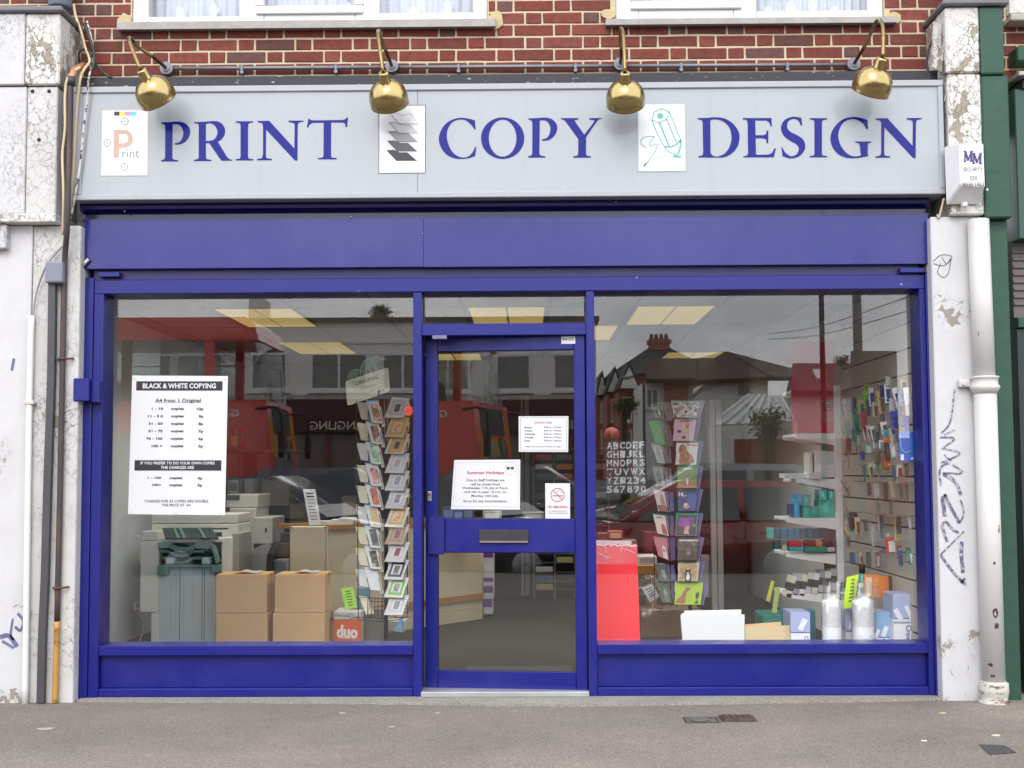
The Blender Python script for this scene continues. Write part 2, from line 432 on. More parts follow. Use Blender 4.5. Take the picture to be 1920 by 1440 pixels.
# ------------------------------------------------------------------ mesh builder
class MB:
    def __init__(s):
        s.bm = bmesh.new()
    def box(s, x0, x1, y0, y1, z0, z1, bev=0.0, seg=1, rot=None, piv=None):
        if x0 > x1: x0, x1 = x1, x0
        if y0 > y1: y0, y1 = y1, y0
        if z0 > z1: z0, z1 = z1, z0
        g = bmesh.ops.create_cube(s.bm, size=1.0)['verts']
        c = Vector(((x0+x1)/2, (y0+y1)/2, (z0+z1)/2)); d = (x1-x0, y1-y0, z1-z0)
        for v in g:
            v.co = Vector((v.co.x*d[0], v.co.y*d[1], v.co.z*d[2])) + c
        if bev > 0:
            es = list({e for v in g for e in v.link_edges})
            rr = bmesh.ops.bevel(s.bm, geom=es, offset=min(bev, min(d)*.45), segments=seg, affect='EDGES', profile=.5)
            g = list({v for f in rr['faces'] for v in f.verts} | {v for v in g if v.is_valid})
        if rot is not None:
            p = Vector(piv) if piv is not None else c
            for v in g:
                v.co = rot @ (v.co-p) + p
        return s
    def prism(s, pts, a, b, axis='y'):
        "polygon pts (2D) swept from a to b along an axis: y -> (x,z), x -> (y,z), z -> (x,y)"
        def mk(p, k):
            if axis == 'y': return (p[0], k, p[1])
            if axis == 'x': return (k, p[0], p[1])
            return (p[0], p[1], k)
        A = [s.bm.verts.new(mk(p, a)) for p in pts]
        B = [s.bm.verts.new(mk(p, b)) for p in pts]
        n = len(pts)
        s.bm.faces.new(A); s.bm.faces.new(B[::-1])
        for i in range(n):
            s.bm.faces.new((A[i], B[i], B[(i+1) % n], A[(i+1) % n]))
        return s
    def poly(s, pts):
        s.bm.faces.new([s.bm.verts.new(p) for p in pts])
        return s
    def slab(s, q, th):
        "four (or more) corners in space, given a thickness away from the viewer"
        q = [Vector(p) for p in q]
        n = (q[1]-q[0]).cross(q[-1]-q[0]).normalized()
        if n.y < 0: n = -n
        A = [s.bm.verts.new(p) for p in q]
        B = [s.bm.verts.new(p+n*th) for p in q]
        k = len(q)
        s.bm.faces.new(A); s.bm.faces.new(B[::-1])
        for i in range(k):
            s.bm.faces.new((A[i], B[i], B[(i+1) % k], A[(i+1) % k]))
        return s
    def cyl(s, p0, p1, r, r1=None, seg=16, cap=True):
        p0, p1 = Vector(p0), Vector(p1)
        r1 = r if r1 is None else r1
        d = (p1-p0).normalized()
        a = d.orthogonal().normalized(); b = d.cross(a)
        A = []; B = []
        for i in range(seg):
            t = 2*PI*i/seg
            o = a*math.cos(t)+b*math.sin(t)
            A.append(s.bm.verts.new(p0+o*r)); B.append(s.bm.verts.new(p1+o*r1))
        for i in range(seg):
            f = s.bm.faces.new((A[i], A[(i+1) % seg], B[(i+1) % seg], B[i])); f.smooth = True
        if cap:
            s.bm.faces.new(A[::-1]); s.bm.faces.new(B)
        return s
    def tube(s, pts, r, seg=10, smooth=0, rfun=None):
        pts = [Vector(p) for p in pts]
        if smooth: pts = crom(pts, smooth)
        n = len(pts)
        prev = None; ref = None
        for i, p in enumerate(pts):
            d = (pts[min(i+1, n-1)]-pts[max(i-1, 0)]).normalized()
            if ref is None: ref = d.orthogonal().normalized()
            a = (ref-d*ref.dot(d))
            a = a.normalized() if a.length > 1e-6 else d.orthogonal().normalized()
            ref = a
            b = d.cross(a)
            rr = r if rfun is None else rfun(i/(n-1))*r
            ring = [s.bm.verts.new(p+(a*math.cos(2*PI*k/seg)+b*math.sin(2*PI*k/seg))*rr) for k in range(seg)]
            if prev:
                for k in range(seg):
                    f = s.bm.faces.new((prev[k], prev[(k+1) % seg], ring[(k+1) % seg], ring[k])); f.smooth = True
            else:
                s.bm.faces.new(ring[::-1])
            prev = ring
        s.bm.faces.new(prev)
        return s
    def lathe(s, prof, origin=(0, 0, 0), axis=(0, 0, 1), seg=28, close=True):
        "profile of (radius, height) turned about an axis"
        o = Vector(origin); d = Vector(axis).normalized()
        a = d.orthogonal().normalized(); b = d.cross(a)
        prev = None
        for r, h in prof:
            ring = [s.bm.verts.new(o+d*h+(a*math.cos(2*PI*k/seg)+b*math.sin(2*PI*k/seg))*max(r, 1e-4)) for k in range(seg)]
            if prev:
                for k in range(seg):
                    f = s.bm.faces.new((prev[k], prev[(k+1) % seg], ring[(k+1) % seg], ring[k])); f.smooth = True
            elif close:
                s.bm.faces.new(ring[::-1])
            prev = ring
        if close: s.bm.faces.new(prev)
        return s
    def ball(s, c, rx, ry, rz, seg=12, rings=8):
        g = bmesh.ops.create_uvsphere(s.bm, u_segments=seg, v_segments=rings, radius=1)['verts']
        for v in g:
            v.co = Vector((v.co.x*rx, v.co.y*ry, v.co.z*rz)) + Vector(c)
        for f in {f for v in g for f in v.link_faces}: f.smooth = True
        return s
    def ribbon(s, pts, wd, y, th=.0006, wfun=None):
        "flat printed stroke through (x,z) points, in a plane y"
        pts = [Vector((p[0], 0, p[1])) for p in pts]
        n = len(pts); Lf = []; Rt = []
        for i, p in enumerate(pts):
            d = (pts[min(i+1, n-1)]-pts[max(i-1, 0)]).normalized()
            nn = Vector((-d.z, 0, d.x))
            q = wd*.5*(1 if wfun is None else wfun(i/(n-1)))
            Lf.append(s.bm.verts.new((p.x+nn.x*q, y, p.z+nn.z*q))); Rt.append(s.bm.verts.new((p.x-nn.x*q, y, p.z-nn.z*q)))
        for i in range(n-1):
            s.bm.faces.new((Lf[i], Lf[i+1], Rt[i+1], Rt[i]))
        return s
    def done(s, name, mat, parent=None, local=False, kind=None):
        bmesh.ops.recalc_face_normals(s.bm, faces=s.bm.faces)
        me = bpy.data.meshes.new(name)
        if parent is not None and not local:
            off = origin_of(parent)
            bmesh.ops.translate(s.bm, vec=-off, verts=s.bm.verts)
        s.bm.to_mesh(me); s.bm.free()
        return link(name, me, mat, parent, kind)
def origin_of(o):
    v = Vector((0, 0, 0))
    while o is not None:
        v += o.location
        o = o.parent
    return v
def link(name, me, mat, parent=None, kind=None):
    if mat is not None and not me.materials:
        me.materials.append(mat)
    o = bpy.data.objects.new(name, me)
    COL.objects.link(o)
    if parent is not None: o.parent = parent
    if kind: o['kind'] = kind
    return o
def crom(pts, k):
    "points of a smooth curve through pts"
    out = []
    n = len(pts)
    for i in range(n-1):
        p0 = pts[max(i-1, 0)]; p1 = pts[i]; p2 = pts[i+1]; p3 = pts[min(i+2, n-1)]
        for j in range(k):
            t = j/k
            out.append(.5*((2*p1)+(p2-p0)*t+(2*p0-5*p1+4*p2-p3)*t*t+(3*p1-p0-3*p2+p3)*t**3))
    out.append(pts[-1])
    return out
def curve2(pts, k=6):
    return [(v.x, v.y) for v in crom([Vector((p[0], p[1], 0)) for p in pts], k)]
def thing(name, label, cat, loc=(0, 0, 0), group=None, rz=0.0):
    o = bpy.data.objects.new(name, None)
    COL.objects.link(o)
    o.empty_display_size = .1
    o.location = loc
    o.rotation_euler = (0, 0, rz)
    return tag(o, label, cat, group)
def tag(o, label, cat, group=None):
    o['label'] = label; o['category'] = cat; o['kind'] = 'thing'
    if group: o['group'] = group
    return o
def struct(o):
    o['kind'] = 'structure'
    return o

# ------------------------------------------------------------------ lettering
_txt = {}
def text_mesh(body, bold=0.0, res=2, shear=0.0):
    cu = bpy.data.curves.new('txt', 'FONT')
    cu.body = body; cu.size = 1.0; cu.resolution_u = res; cu.offset = bold; cu.shear = shear
    cu.fill_mode = 'FRONT'
    o = bpy.data.objects.new('txt', cu)
    me = bpy.data.meshes.new_from_object(o)
    bpy.data.objects.remove(o); bpy.data.curves.remove(cu)
    return me
def lettering(parent, body, quad, mat, bold=0.0, y=None, local=False, name='lettering', mirror=False, shear=0.0):
    """words fitted into a region. quad = (x0,x1,z0,z1) at depth y, or four corners TL,TR,BR,BL in space"""
    me = text_mesh(body, bold, shear=shear)
    vs = [v.co.copy() for v in me.vertices]
    if not vs: return None
    x0 = min(v.x for v in vs); x1 = max(v.x for v in vs); y0 = min(v.y for v in vs); y1 = max(v.y for v in vs)
    if y is not None:
        a, b_, c, d = quad
        q = [Vector((a, y, d)), Vector((b_, y, d)), Vector((b_, y, c)), Vector((a, y, c))]
    else:
        q = [Vector(p) for p in quad]
    off = Vector((0, 0, 0)) if (local or parent is None) else origin_of(parent)
    for v, o in zip(me.vertices, vs):
        u = (o.x-x0)/max(1e-6, x1-x0); t = (o.y-y0)/max(1e-6, y1-y0)
        if mirror: u = 1-u
        top = q[0].lerp(q[1], u); bot = q[3].lerp(q[2], u)
        v.co = bot.lerp(top, t)-off
    return link(name, me, mat, parent)

# ================================================================== SETTING: ground
m_asph = mat_ground('asphalt', (104, 97, 90), (134, 125, 117), (164, 156, 147), grain=210, patch=1.1, spots=True, bump=.5)
m_conc = mat_ground('concrete', (120, 116, 108), (158, 153, 144), (186, 181, 172), grain=240, patch=3.0, bump=.3)
m_road = mat_ground('road asphalt', (60, 60, 60), (78, 77, 75), (104, 102, 99), grain=160, patch=.5)
ROAD_Z = -0.27
def sheet(name, x0, x1, y0, y1, z, mat):
    mb = MB(); mb.poly([(x0, y0, z), (x1, y0, z), (x1, y1, z), (x0, y1, z)])
    return struct(mb.done(name, mat))
def slab(name, x0, x1, y0, y1, z0, z1, mat, bev=0.0):
    mb = MB(); mb.box(x0, x1, y0, y1, z0, z1, bev)
    return struct(mb.done(name, mat))
sheet('ground', -400, 400, -420, 200, -0.50, M('far ground', (92, 92, 84), .95, scale=.4))
slab('pavement', -60, 60, -8.6, 0.62, -0.45, 0.0, m_asph)
slab('road', -60, 60, -18.4, -8.75, -0.45, ROAD_Z, m_road)
slab('kerb', -60, 60, -8.75, -8.602, -0.45, -0.125, M('kerb granite', (150, 148, 144), .8, bump=.3), bev=.015)
slab('opposite_pavement', -60, 60, -29.8, -18.45, -0.45, -0.12, mat_ground('paving', (110, 108, 102), (132, 128, 122), (150, 146, 140), grain=120))
for k in range(-7, 8):
    slab('road_marking', k*6-1.5, k*6+1.5, -13.65, -13.53, ROAD_Z+.001, ROAD_Z+.005, M('road paint', (205, 205, 200), .7))
# pale concrete strip along the foot of the shopfront, with a ragged edge
x0 = P(150, 1312, -.02).x; x1 = P(1800, 1306, -.02).x
pts = [(x0, .19)]
k = 60
for i in range(k+1):
    x = x0+(x1-x0)*i/k
    base = -.13-.12*math.exp(-((i-34)/13.0)**2)
    if i > 52: base += .05*(i-52)/8
    if i < 16: base += .06*(16-i)/16
    pts.append((x, base+random.uniform(-.009, .009)))
pts.append((x1, .19))
mb = MB(); mb.prism(pts, -.02, .012, 'z'); struct(mb.done('concrete_strip', m_conc))
# things let into the pavement
def lid(px0, py0, px1, py1, label, frame_m, lid_m, raised):
    a, b = ground_at(px0, py1), ground_at(px1, py0)
    t = thing('stopcock_cover', label, 'cover', ((a.x+b.x)/2, (a.y+b.y)/2, 0), 'small covers let into the pavement')
    xa, xb, ya, yb = a.x, b.x, a.y, b.y
    mb = MB(); th = .012
    mb.box(xa, xb, ya, ya+th, -.01, .006, .002).box(xa, xb, yb-th, yb, -.01, .006, .002)
    mb.box(xa, xa+th, ya+th, yb-th, -.01, .006, .002).box(xb-th, xb, ya+th, yb-th, -.01, .006, .002)
    mb.done('cover_frame', frame_m, t)
    mb = MB()
    if raised:
        mb.box(xa+th, xb-th, ya+th, yb-th, -.01, .012, .003)
        for i in range(5):
            xx = xa+th+(xb-xa-2*th)*(i+.5)/5
            mb.box(xx-.005, xx+.005, ya+.02, yb-.02, .012, .015, .001)
    else:
        mb.box(xa+th, xb-th, ya+th, yb-th, -.01, .003, .001)
        mb.cyl(((xa+xb)/2-.01, (ya+yb)/2, .003), ((xa+xb)/2-.01, (ya+yb)/2, .010), .05, seg=20)
    mb.done('cover_lid', lid_m, t)
    return t
def ground_at(px, py, z=0.0):
    d = ray(px, py); return CAMP+d*((z-CAMP.z)/d.z)
m_iron = mat_rust('cast iron', (62, 46, 40), (88, 62, 52), scale=40, rough=.6, stretch=(1, 1, 1))
lid(1286, 1346, 1344, 1356, 'small worn water stopcock cover with a round grey lid, left of the brown cover', m_iron, M('worn lid', (96, 98, 98), .5), False)
lid(1354, 1343, 1411, 1354, 'small ribbed brown iron cover set in the pavement beside the grey stopcock', m_iron, m_iron, True)
mb = MB()
q = [ground_at(*p) for p in ((1836, 1397), (1884, 1399), (1906, 1412), (1856, 1416))]
mb.slab([p+Vector((0, 0, .004)) for p in q], .004)
struct(mb.done('asphalt_patch', mat_ground('patch tar', (52, 52, 54), (64, 64, 66), (80, 80, 80), grain=200)))
for i, (px, py, lw, rz, c, lab) in enumerate(((1868, 1380, .022, .1, (226, 218, 196), 'pale fallen leaf lying above the dark patch in the pavement'), (1768, 1338, .02, .3, (206, 198, 160), 'yellowish fallen leaf near the foot of the white drainpipe'),
        (642, 1338, .017, .1, (190, 184, 172), 'pale scrap of litter on the pavement left of the corner post'), (85, 1368, .05, .05, (170, 164, 152), 'long pale smear of litter lying left of the blue frame'), (735, 1364, .016, .5, (190, 184, 172), 'small pale scrap on the pavement before the door mullion'), (1733, 1390, .014, 0, (232, 230, 224), 'tiny white scrap of paper on the right of the pavement'), (820, 1338, .015, .3, (186, 180, 168), 'flat pale scrap on the pavement under the left window'))):
    c0 = ground_at(px, py)
    mb = MB(); n = 9
    pts = [(c0.x+lw*math.cos(2*PI*j/n)*(.7+.5*random.random()), c0.y+lw*.6*math.sin(2*PI*j/n+rz)*(.7+.5*random.random())) for j in range(n)]
    mb.prism(pts, .001, .005, 'z')
    tag(mb.done('litter_scrap', paintc(*c, rough=.8)), lab, 'litter', 'scraps lying on the pavement')

# ================================================================== BUILDING: brick wall over the shop
WALL_Y = 0.20
m_mort = M('mortar', (214, 199, 168), .95, var=.14, scale=14, bump=.5, bscale=120)
zb0 = P(1000, 137.5, WALL_Y).z
COURSE = .0748; PER = .3442
win1 = rect(247, -60, 914, 38, WALL_Y); win2 = rect(1154, -60, 1657, 33, WALL_Y)
zs1, zs2 = P(580, 47, WALL_Y).z, P(1400, 41, WALL_Y).z       # underside of the sills
XL, XR = P(-25, 60, WALL_Y).x, P(1945, 60, WALL_Y).x
ztop = zb0+COURSE*11
mb = MB()
mb.box(XL-6, XR+6, WALL_Y+.004, WALL_Y+.30, zb0-.35, min(zs1, zs2)-.001)
zl = min(zs1, zs2)
mb.box(XL-6, win1[0], WALL_Y+.004, WALL_Y+.30, zl, ztop+1)
mb.box(win1[1], win2[0], WALL_Y+.004, WALL_Y+.30, zl, ztop+1)
mb.box(win2[1], XR+6, WALL_Y+.004, WALL_Y+.30, zl, ztop+1)
mb.box(win1[0]-.01, win1[1]+.01, WALL_Y+.02, WALL_Y+.29, ztop+.3, ztop+1)
mb.box(win2[0]-.01, win2[1]+.01, WALL_Y+.02, WALL_Y+.29, ztop+.3, ztop+1)
wall = tag(mb.done('brick_wall', m_mort), 'red brick upper wall with thick cream mortar joints above the shop sign', 'wall')
def brick_mesh(ln, seed):
    rnd = random.Random(seed)
    mb = MB(); mb.box(0, ln, 0, .06, 0, .0645, .004, 1)
    for v in mb.bm.verts:
        v.co += Vector((rnd.uniform(-.0016, .0016), rnd.uniform(-.0012, .0012), rnd.uniform(-.0016, .0016)))
    me = bpy.data.meshes.new('brick'); bmesh.ops.recalc_face_normals(mb.bm, faces=mb.bm.faces); mb.bm.to_mesh(me); mb.bm.free()
    me.materials.append(mat_brick()); return me
_bm = {}
def brick(xa, xb, z):
    ln = round(xb-xa, 3)
    if ln < .02: return
    key = (ln, random.randrange(3) if ln in (.232, .092) else 0)
    if key not in _bm: _bm[key] = brick_mesh(ln, hash(key) % 1000)
    o = bpy.data.objects.new('brick', _bm[key]); COL.objects.link(o)
    o.parent = wall
    o.location = (xa, WALL_Y+random.uniform(-.0015, .0015), z)
holes = [(win1[0], win1[1], zs1), (win2[0], win2[1], zs2)]
xh = P(1000.8, 80, WALL_Y).x
for row in range(-1, 9):
    z = zb0+COURSE*row+.005
    cx = xh if (row % 2 == 0) else xh+PER/2
    i0 = int((XL-cx)/PER)-2; i1 = int((XR-cx)/PER)+2
    for i in range(i0, i1+1):
        c = cx+PER*i
        for xa, xb in ((c-.046+.0, c+.046), (c+.056, c+PER-.056)):
            xb = xa+.092 if xb-xa < .1 else xa+.232
            segs = [(xa, xb)]
            for hx0, hx1, hz in holes:
                if z+.06 > hz:
                    ns = []
                    for a, b in segs:
                        if b <= hx0-.002 or a >= hx1+.002: ns.append((a, b)); continue
                        if a < hx0: ns.append((a, hx0-.006))
                        if b > hx1: ns.append((hx1+.006, b))
                    segs = ns
            for a, b in segs:
                if b > XL and a < XR: brick(a, b, z)
# upstairs windows
m_upvc = M('white plastic frame', (226, 228, 230), .3, var=.03, coat=.2)
m_glass = mat_glass('window glass', .042)
m_net = M('net curtain', (214, 220, 236), .9, var=.10, scale=9)
m_sill = M('sill stone', (172, 168, 163), .7, var=.14, scale=10, bump=.3)
def window(px0, px1, pyb, sill, panes, zs, label, curtain_lab):
    x0, x1, z0, _ = rect(px0, -60, px1, pyb, WALL_Y-.0)
    z1 = ztop+.30
    t = thing('upstairs_window', label, 'window', ((x0+x1)/2, WALL_Y, z0), 'white windows of the flat upstairs')
    fy = WALL_Y+.02
    mb = MB(); fw = .055
    xs = sorted([x0]+[v for p in panes for v in p[:2]]+[x1])
    # outer frame and mullions around the panes
    for (a, b, zb, sash) in panes:
        pass
    edges = [x0]+[v for p in panes for v in (p[0], p[1])]+[x1]
    for i in range(0, len(edges), 2):
        mb.box(edges[i], edges[i+1], fy, fy+.07, z0, z1, .006)
    for (a, b, zb, sash) in panes:
        mb.box(a, b, fy+.001, fy+.069, z0, zb, .004)
    mb.done('window_frame', m_upvc, t)
    for (a, b, zb, sash) in panes:
        if sash:
            s_ = MB(); sw = .05
            s_.box(a-sw, b+sw, fy-.018, fy+.0, zb-sw, zb, .006)
            s_.box(a-sw, a, fy-.018, fy+.0, zb, z1, .006).box(b, b+sw, fy-.018, fy+.0, zb, z1, .006)
            s_.done('sash', m_upvc, t)
        g = MB(); g.box(a+.001, b-.001, fy+.03, fy+.036, zb-.004, z1); g.done('pane', m_glass, t)
    sx0, sx1, sz0, sz1 = rect(*sill, WALL_Y-.06)
    mb = MB(); mb.prism([(WALL_Y-.06, sz0), (WALL_Y-.06, sz1), (WALL_Y+.03, sz1+.03), (WALL_Y+.03, sz0+.006), (WALL_Y-.045, sz0+.006), (WALL_Y-.05, sz0)], sx0, sx1, 'x')
    mb.done('window_sill', m_sill, t)
    # net curtain: soft folds with a scalloped hem and faint motifs
    c = MB(); n = 260; zz = [z0+.012, z0+.09, z1]
    rows = []
    for z in zz:
        rows.append([c.bm.verts.new((x0+.05+(x1-x0-.1)*i/n, fy+.17+.012*math.sin(i*.72)+.008*math.sin(i*.23+1), z+(.012*abs(math.sin(i*.19)) if z == zz[0] else 0))) for i in range(n+1)])
    for r_ in range(2):
        for i in range(n):
            c.bm.faces.new((rows[r_][i], rows[r_][i+1], rows[r_+1][i+1], rows[r_+1][i])).smooth = True
    cur = c.done('net_curtain', m_net, None)
    tag(cur, curtain_lab, 'curtain', 'net curtains upstairs')
    mo = MB()
    for i in range(9):
        cx = x0+.25+(x1-x0-.5)*i/8; cz = z0+.10+.05*random.random()
        nn = 10; pts = [(cx+.03*math.cos(2*PI*j/nn)*(.8+.4*random.random()), cz+.05*math.sin(2*PI*j/nn)*(.8+.4*random.random())) for j in range(nn)]
        mo.prism(pts, fy+.138, fy+.139, 'y')
    mo.done('lace_motif', M('lace', (222, 226, 240), .9, var=.05), cur, kind='stuff')
    return t
PW = WALL_Y+.03
def pane(pa, pb, py, sash):
    return (P(pa, py, PW).x, P(pb, py, PW).x, P((pa+pb)/2, py, PW).z, sash)
window(247, 914, 45, (219, 38, 929, 52), [pane(279, 449, 32, False), pane(496, 666, 13, True), pane(712, 887, 25, False)], zs1, 'white framed upstairs window over the print and copy lettering', 'pale net curtain behind the wider upstairs window on the left')
window(1154, 1657, 40, (1136, 33, 1683, 44), [pane(1197, 1374, 4, True), pane(1418, 1626, 21, False)], zs2, 'white framed upstairs window over the design lettering', 'pale net curtain behind the upstairs window on the right')
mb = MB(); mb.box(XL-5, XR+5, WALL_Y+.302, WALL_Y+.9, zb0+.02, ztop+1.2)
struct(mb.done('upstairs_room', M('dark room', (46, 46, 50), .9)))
# cream mortar repairs by the sills
for (a, b, c, d, lab) in ((221, 26, 246, 53, 'cream mortar repair beside the left end of the left sill'), (916, 22, 944, 53, 'cream mortar repair beside the right end of the left sill'), (1128, 16, 1153, 36, 'cream mortar repair beside the left end of the right sill'), (1661, 22, 1690, 44, 'cream mortar repair beside the right end of the right sill')):
    x0, x1, z0, z1 = rect(a, b, c, d, WALL_Y-.006)
    mb = MB(); n = 11
    pts = [((x0+x1)/2+(x1-x0)*.55*math.cos(2*PI*j/n)*(.8+.3*random.random()), (z0+z1)/2+(z1-z0)*.55*math.sin(2*PI*j/n)*(.8+.3*random.random())) for j in range(n)]
    mb.prism(pts, WALL_Y-.007, WALL_Y+.02, 'y'); mb.done('mortar_repair', M('repair', (206, 190, 146), .95, bump=.6), wall)

# ================================================================== PILASTERS of old white paint
m_white = mat_peel('cracked white paint', (226, 226, 225), (166, 155, 140), crack_scale=34, flake=.64, patch=1.7, crack_w=.035, dirt=.34)
m_craze = mat_peel('crazed white paint', (218, 217, 216), (164, 152, 138), crack_scale=22, flake=.68, patch=2.2, crack_w=.026, dirt=.36, lo=.41, hi=.72)
m_white2 = mat_peel('badly peeling white paint', (228, 227, 223), (164, 152, 134), crack_scale=24, flake=.585, patch=3.0, crack_w=.050, dirt=.36)
m_white3 = mat_peel('sound white paint', (218, 218, 221), (164, 154, 142), crack_scale=26, flake=.72, patch=1.2, crack_w=.018, dirt=.24)
m_white4 = mat_peel('white paint loose at the foot', (218, 218, 221), (160, 150, 138), crack_scale=30, flake=.665, patch=1.6, crack_w=.028, dirt=.24, lo=.57, hi=.78, foot=.62)
m_green = M('green masonry paint', (30, 78, 60), .55, var=.10, scale=5, bump=.5, bscale=9)
m_lead = M('lead sheet', (112, 112, 118), .55, var=.16, bump=.3, bscale=18)
CB = -.16   # front of the corbels
PB = -.10   # front of the pilasters
def peeled(mb, name, mat, parent):
    return mb.done(name, mat, parent)
# left
xr = P(112, 100, CB).x; xsplit = P(47, 100, CB).x; XLL = P(-30, 100, CB).x-1.5
z_top = P(60, 25, CB).z; z_a = P(60, 159, CB).z; z_b = P(60, 400, CB).z; z_c = P(60, 418, CB).z
t = thing('pilaster', 'peeling white painted pilaster and corbel at the left end of the shopfront', 'pilaster', (xr, CB, 0), 'white pilasters flanking the shopfront')
MB().box(XLL, xsplit-.002, CB-.006, WALL_Y+.1, z_a, z_top, .006).done('corbel_block', m_white3, t)
MB().box(xsplit, xr, CB, WALL_Y+.1, z_a, z_top, .008).done('corbel_block', m_white2, t)
MB().box(XLL, P(48, 250, CB).x-.002, CB+.008, WALL_Y+.1, z_b, z_a-.008, .006).done('corbel_block', m_white3, t)
MB().box(P(48, 250, CB).x, xr-.012, CB+.014, WALL_Y+.1, z_b, z_a-.008, .006).done('corbel_block', m_craze, t)
MB().box(XLL, xr, CB-.02, WALL_Y+.1, z_c, z_b-.002, .006).done('corbel_ledge', m_white, t)
xpr = P(141.5, 1000, PB).x
MB().box(XLL, P(52, 900, PB).x, PB+.0, .55, -.01, z_c-.002, .004).done('pilaster_face', m_white4, t)
MB().box(P(52, 900, PB).x+.001, xpr, PB+.004, .55, -.01, z_c-.003, .012, 2).done('pilaster_face', m_craze, t)
mb = MB(); mb.box(XLL, xr+.02, CB-.03, WALL_Y+.0, z_top, z_top+.035, .01); mb.done('lead_cap', m_lead, t)
for px, py in ((61, 171), (92, 171), (73, 262)):
    p = P(px, py, CB+.012); MB().cyl((p.x, CB+.0135, p.z), (p.x, CB+.011, p.z), .011, seg=10).done('old_fixing_hole', M('hole', (58, 44, 36), .9), t)
# right
xl = P(1774, 100, CB).x; xg = P(1838, 100, CB).x; xre = P(1886, 200, CB).x
z_top = P(1830, 12, CB).z; z_a = P(1830, 140, CB).z; z_c = P(1830, 408, CB).z
t = thing('pilaster', 'peeling white pilaster and corbel behind the drainpipe, with graffiti', 'pilaster', (xl, CB, 0), 'white pilasters flanking the shopfront')
rp_ = t
MB().box(xl, xg-.001, CB, WALL_Y+.1, z_a+.012, z_top, .01).done('corbel_block', m_white2, t)
MB().box(xl+.006, xg+.003, CB+.012, WALL_Y+.1, z_c+.02, z_a+.01, .008).done('corbel_block', m_white2, t)
xpl = P(1760, 1000, PB).x; xpm = P(1858, 1000, PB).x
MB().box(xpl, xpm, PB, .55, -.01, z_c+.018, .006).done('pilaster_face', m_white4, t)
mb = MB(); mb.box(xl-.02, xre+.03, CB-.03, WALL_Y, z_top, z_top+.035, .01); mb.done('lead_cap', m_lead, t)
# loose curling paint by the corbel's left side
for (a, b, c, d) in ((1744, 40, 1770, 135), (1752, 28, 1766, 90), (1768, 150, 1776, 190)):
    q0 = P(a+6, b, -.02); q1 = P(c, b+8, -.10); q2 = P(c-4, d, -.12); q3 = P(a, d-12, -.03)
    MB().slab([q0, q1, q2, q3], .003).done('paint_flake', m_white2, t)
tg = thing('green_pilaster', 'green painted half of the right pilaster beside the neighbouring shop', 'pilaster', (xg, CB, 0))
zg0 = P(1870, 408, CB).z
MB().box(xg, xre, CB-.004, WALL_Y+.1, z_a, z_top-.003, .012, 2).done('corbel_block', m_green, tg)
MB().box(xg+.004, P(1896, 300, CB).x, CB+.006, WALL_Y+.1, zg0, z_a-.002, .008).done('corbel_block', m_green, tg)
xg1 = P(1905, 900, PB).x
MB().box(xpm+.001, xg1, PB+.012, .55, -.01, zg0-.002, .006).done('pilaster_face', m_green, tg)
# graffiti: strokes of blue-black ink on the right pilaster
m_ink = mat_rust('graffiti ink', (96, 94, 128), (196, 194, 206), scale=60, thr=.53, rough=.6, stretch=(1, 1, 1), soft=.06)
def gz(pts, k=5):   # zoom pixels of the crop 1720..1920 x 860..1140
    return [((lambda v: (v.x, v.z))(P(1720+x/5.145, 860+y/5.145, PB-.004))) for x, y in (curve2(pts, k) if k else pts)]
strokes = [([(230, 260), (215, 160), (225, 90), (270, 50), (320, 45)], 20), ([(340, 60), (400, 95), (435, 125), (400, 145), (330, 140), (245, 140)], 16), ([(250, 150), (330, 190), (390, 260), (420, 350)], 30),
    ([(265, 555), (255, 460), (240, 380)], 34), ([(235, 375), (275, 345)], 22), ([(265, 345), (310, 440), (370, 550), (405, 620)], 28), ([(405, 622), (440, 560), (445, 480), (415, 395)], 14),
    ([(290, 800), (255, 700), (240, 630)], 26), ([(240, 625), (280, 610), (340, 680), (400, 715)], 22), ([(450, 700), (350, 800), (225, 925)], 14), ([(228, 930), (290, 1020), (370, 1120), (470, 1220)], 24), ([(465, 1150), (420, 1200)], 26),
    ([(430, 800), (425, 920), (440, 1060), (435, 1100)], 34), ([(330, 20), (290, -10), (260, -40)], 10)]
upper = [([(1790, 730), (1782, 790), (1765, 812)], 5), ([(1770, 815), (1792, 805)], 4), ([(1763, 820), (1790, 822), (1770, 838)], 5), ([(1765, 840), (1800, 850), (1764, 868)], 5)]
gr = MB()
for pts, wd in strokes:
    gr.ribbon(gz(pts), wd/5.145/330*1.0, PB-.004)
for pts, wd in upper:
    gr.ribbon([((lambda v: (v.x, v.z))(P(x, y, PB-.004))) for x, y in curve2(pts, 5)], wd/330*.6, PB-.004)
gr.done('graffiti', m_ink, rp_)
gr = MB()
for pts in ([(1750, 490), (1765, 478), (1785, 482), (1770, 498), (1750, 494)], [(1766, 482), (1775, 495), (1783, 485), (1778, 512), (1768, 520), (1758, 510), (1764, 494)]):
    gr.ribbon([((lambda v: (v.x, v.z))(P(x, y, PB-.002))) for x, y in curve2(pts, 6)], .004, PB-.002)
gr.done('graffiti', M('pen ink', (96, 94, 104), .6), rp_)
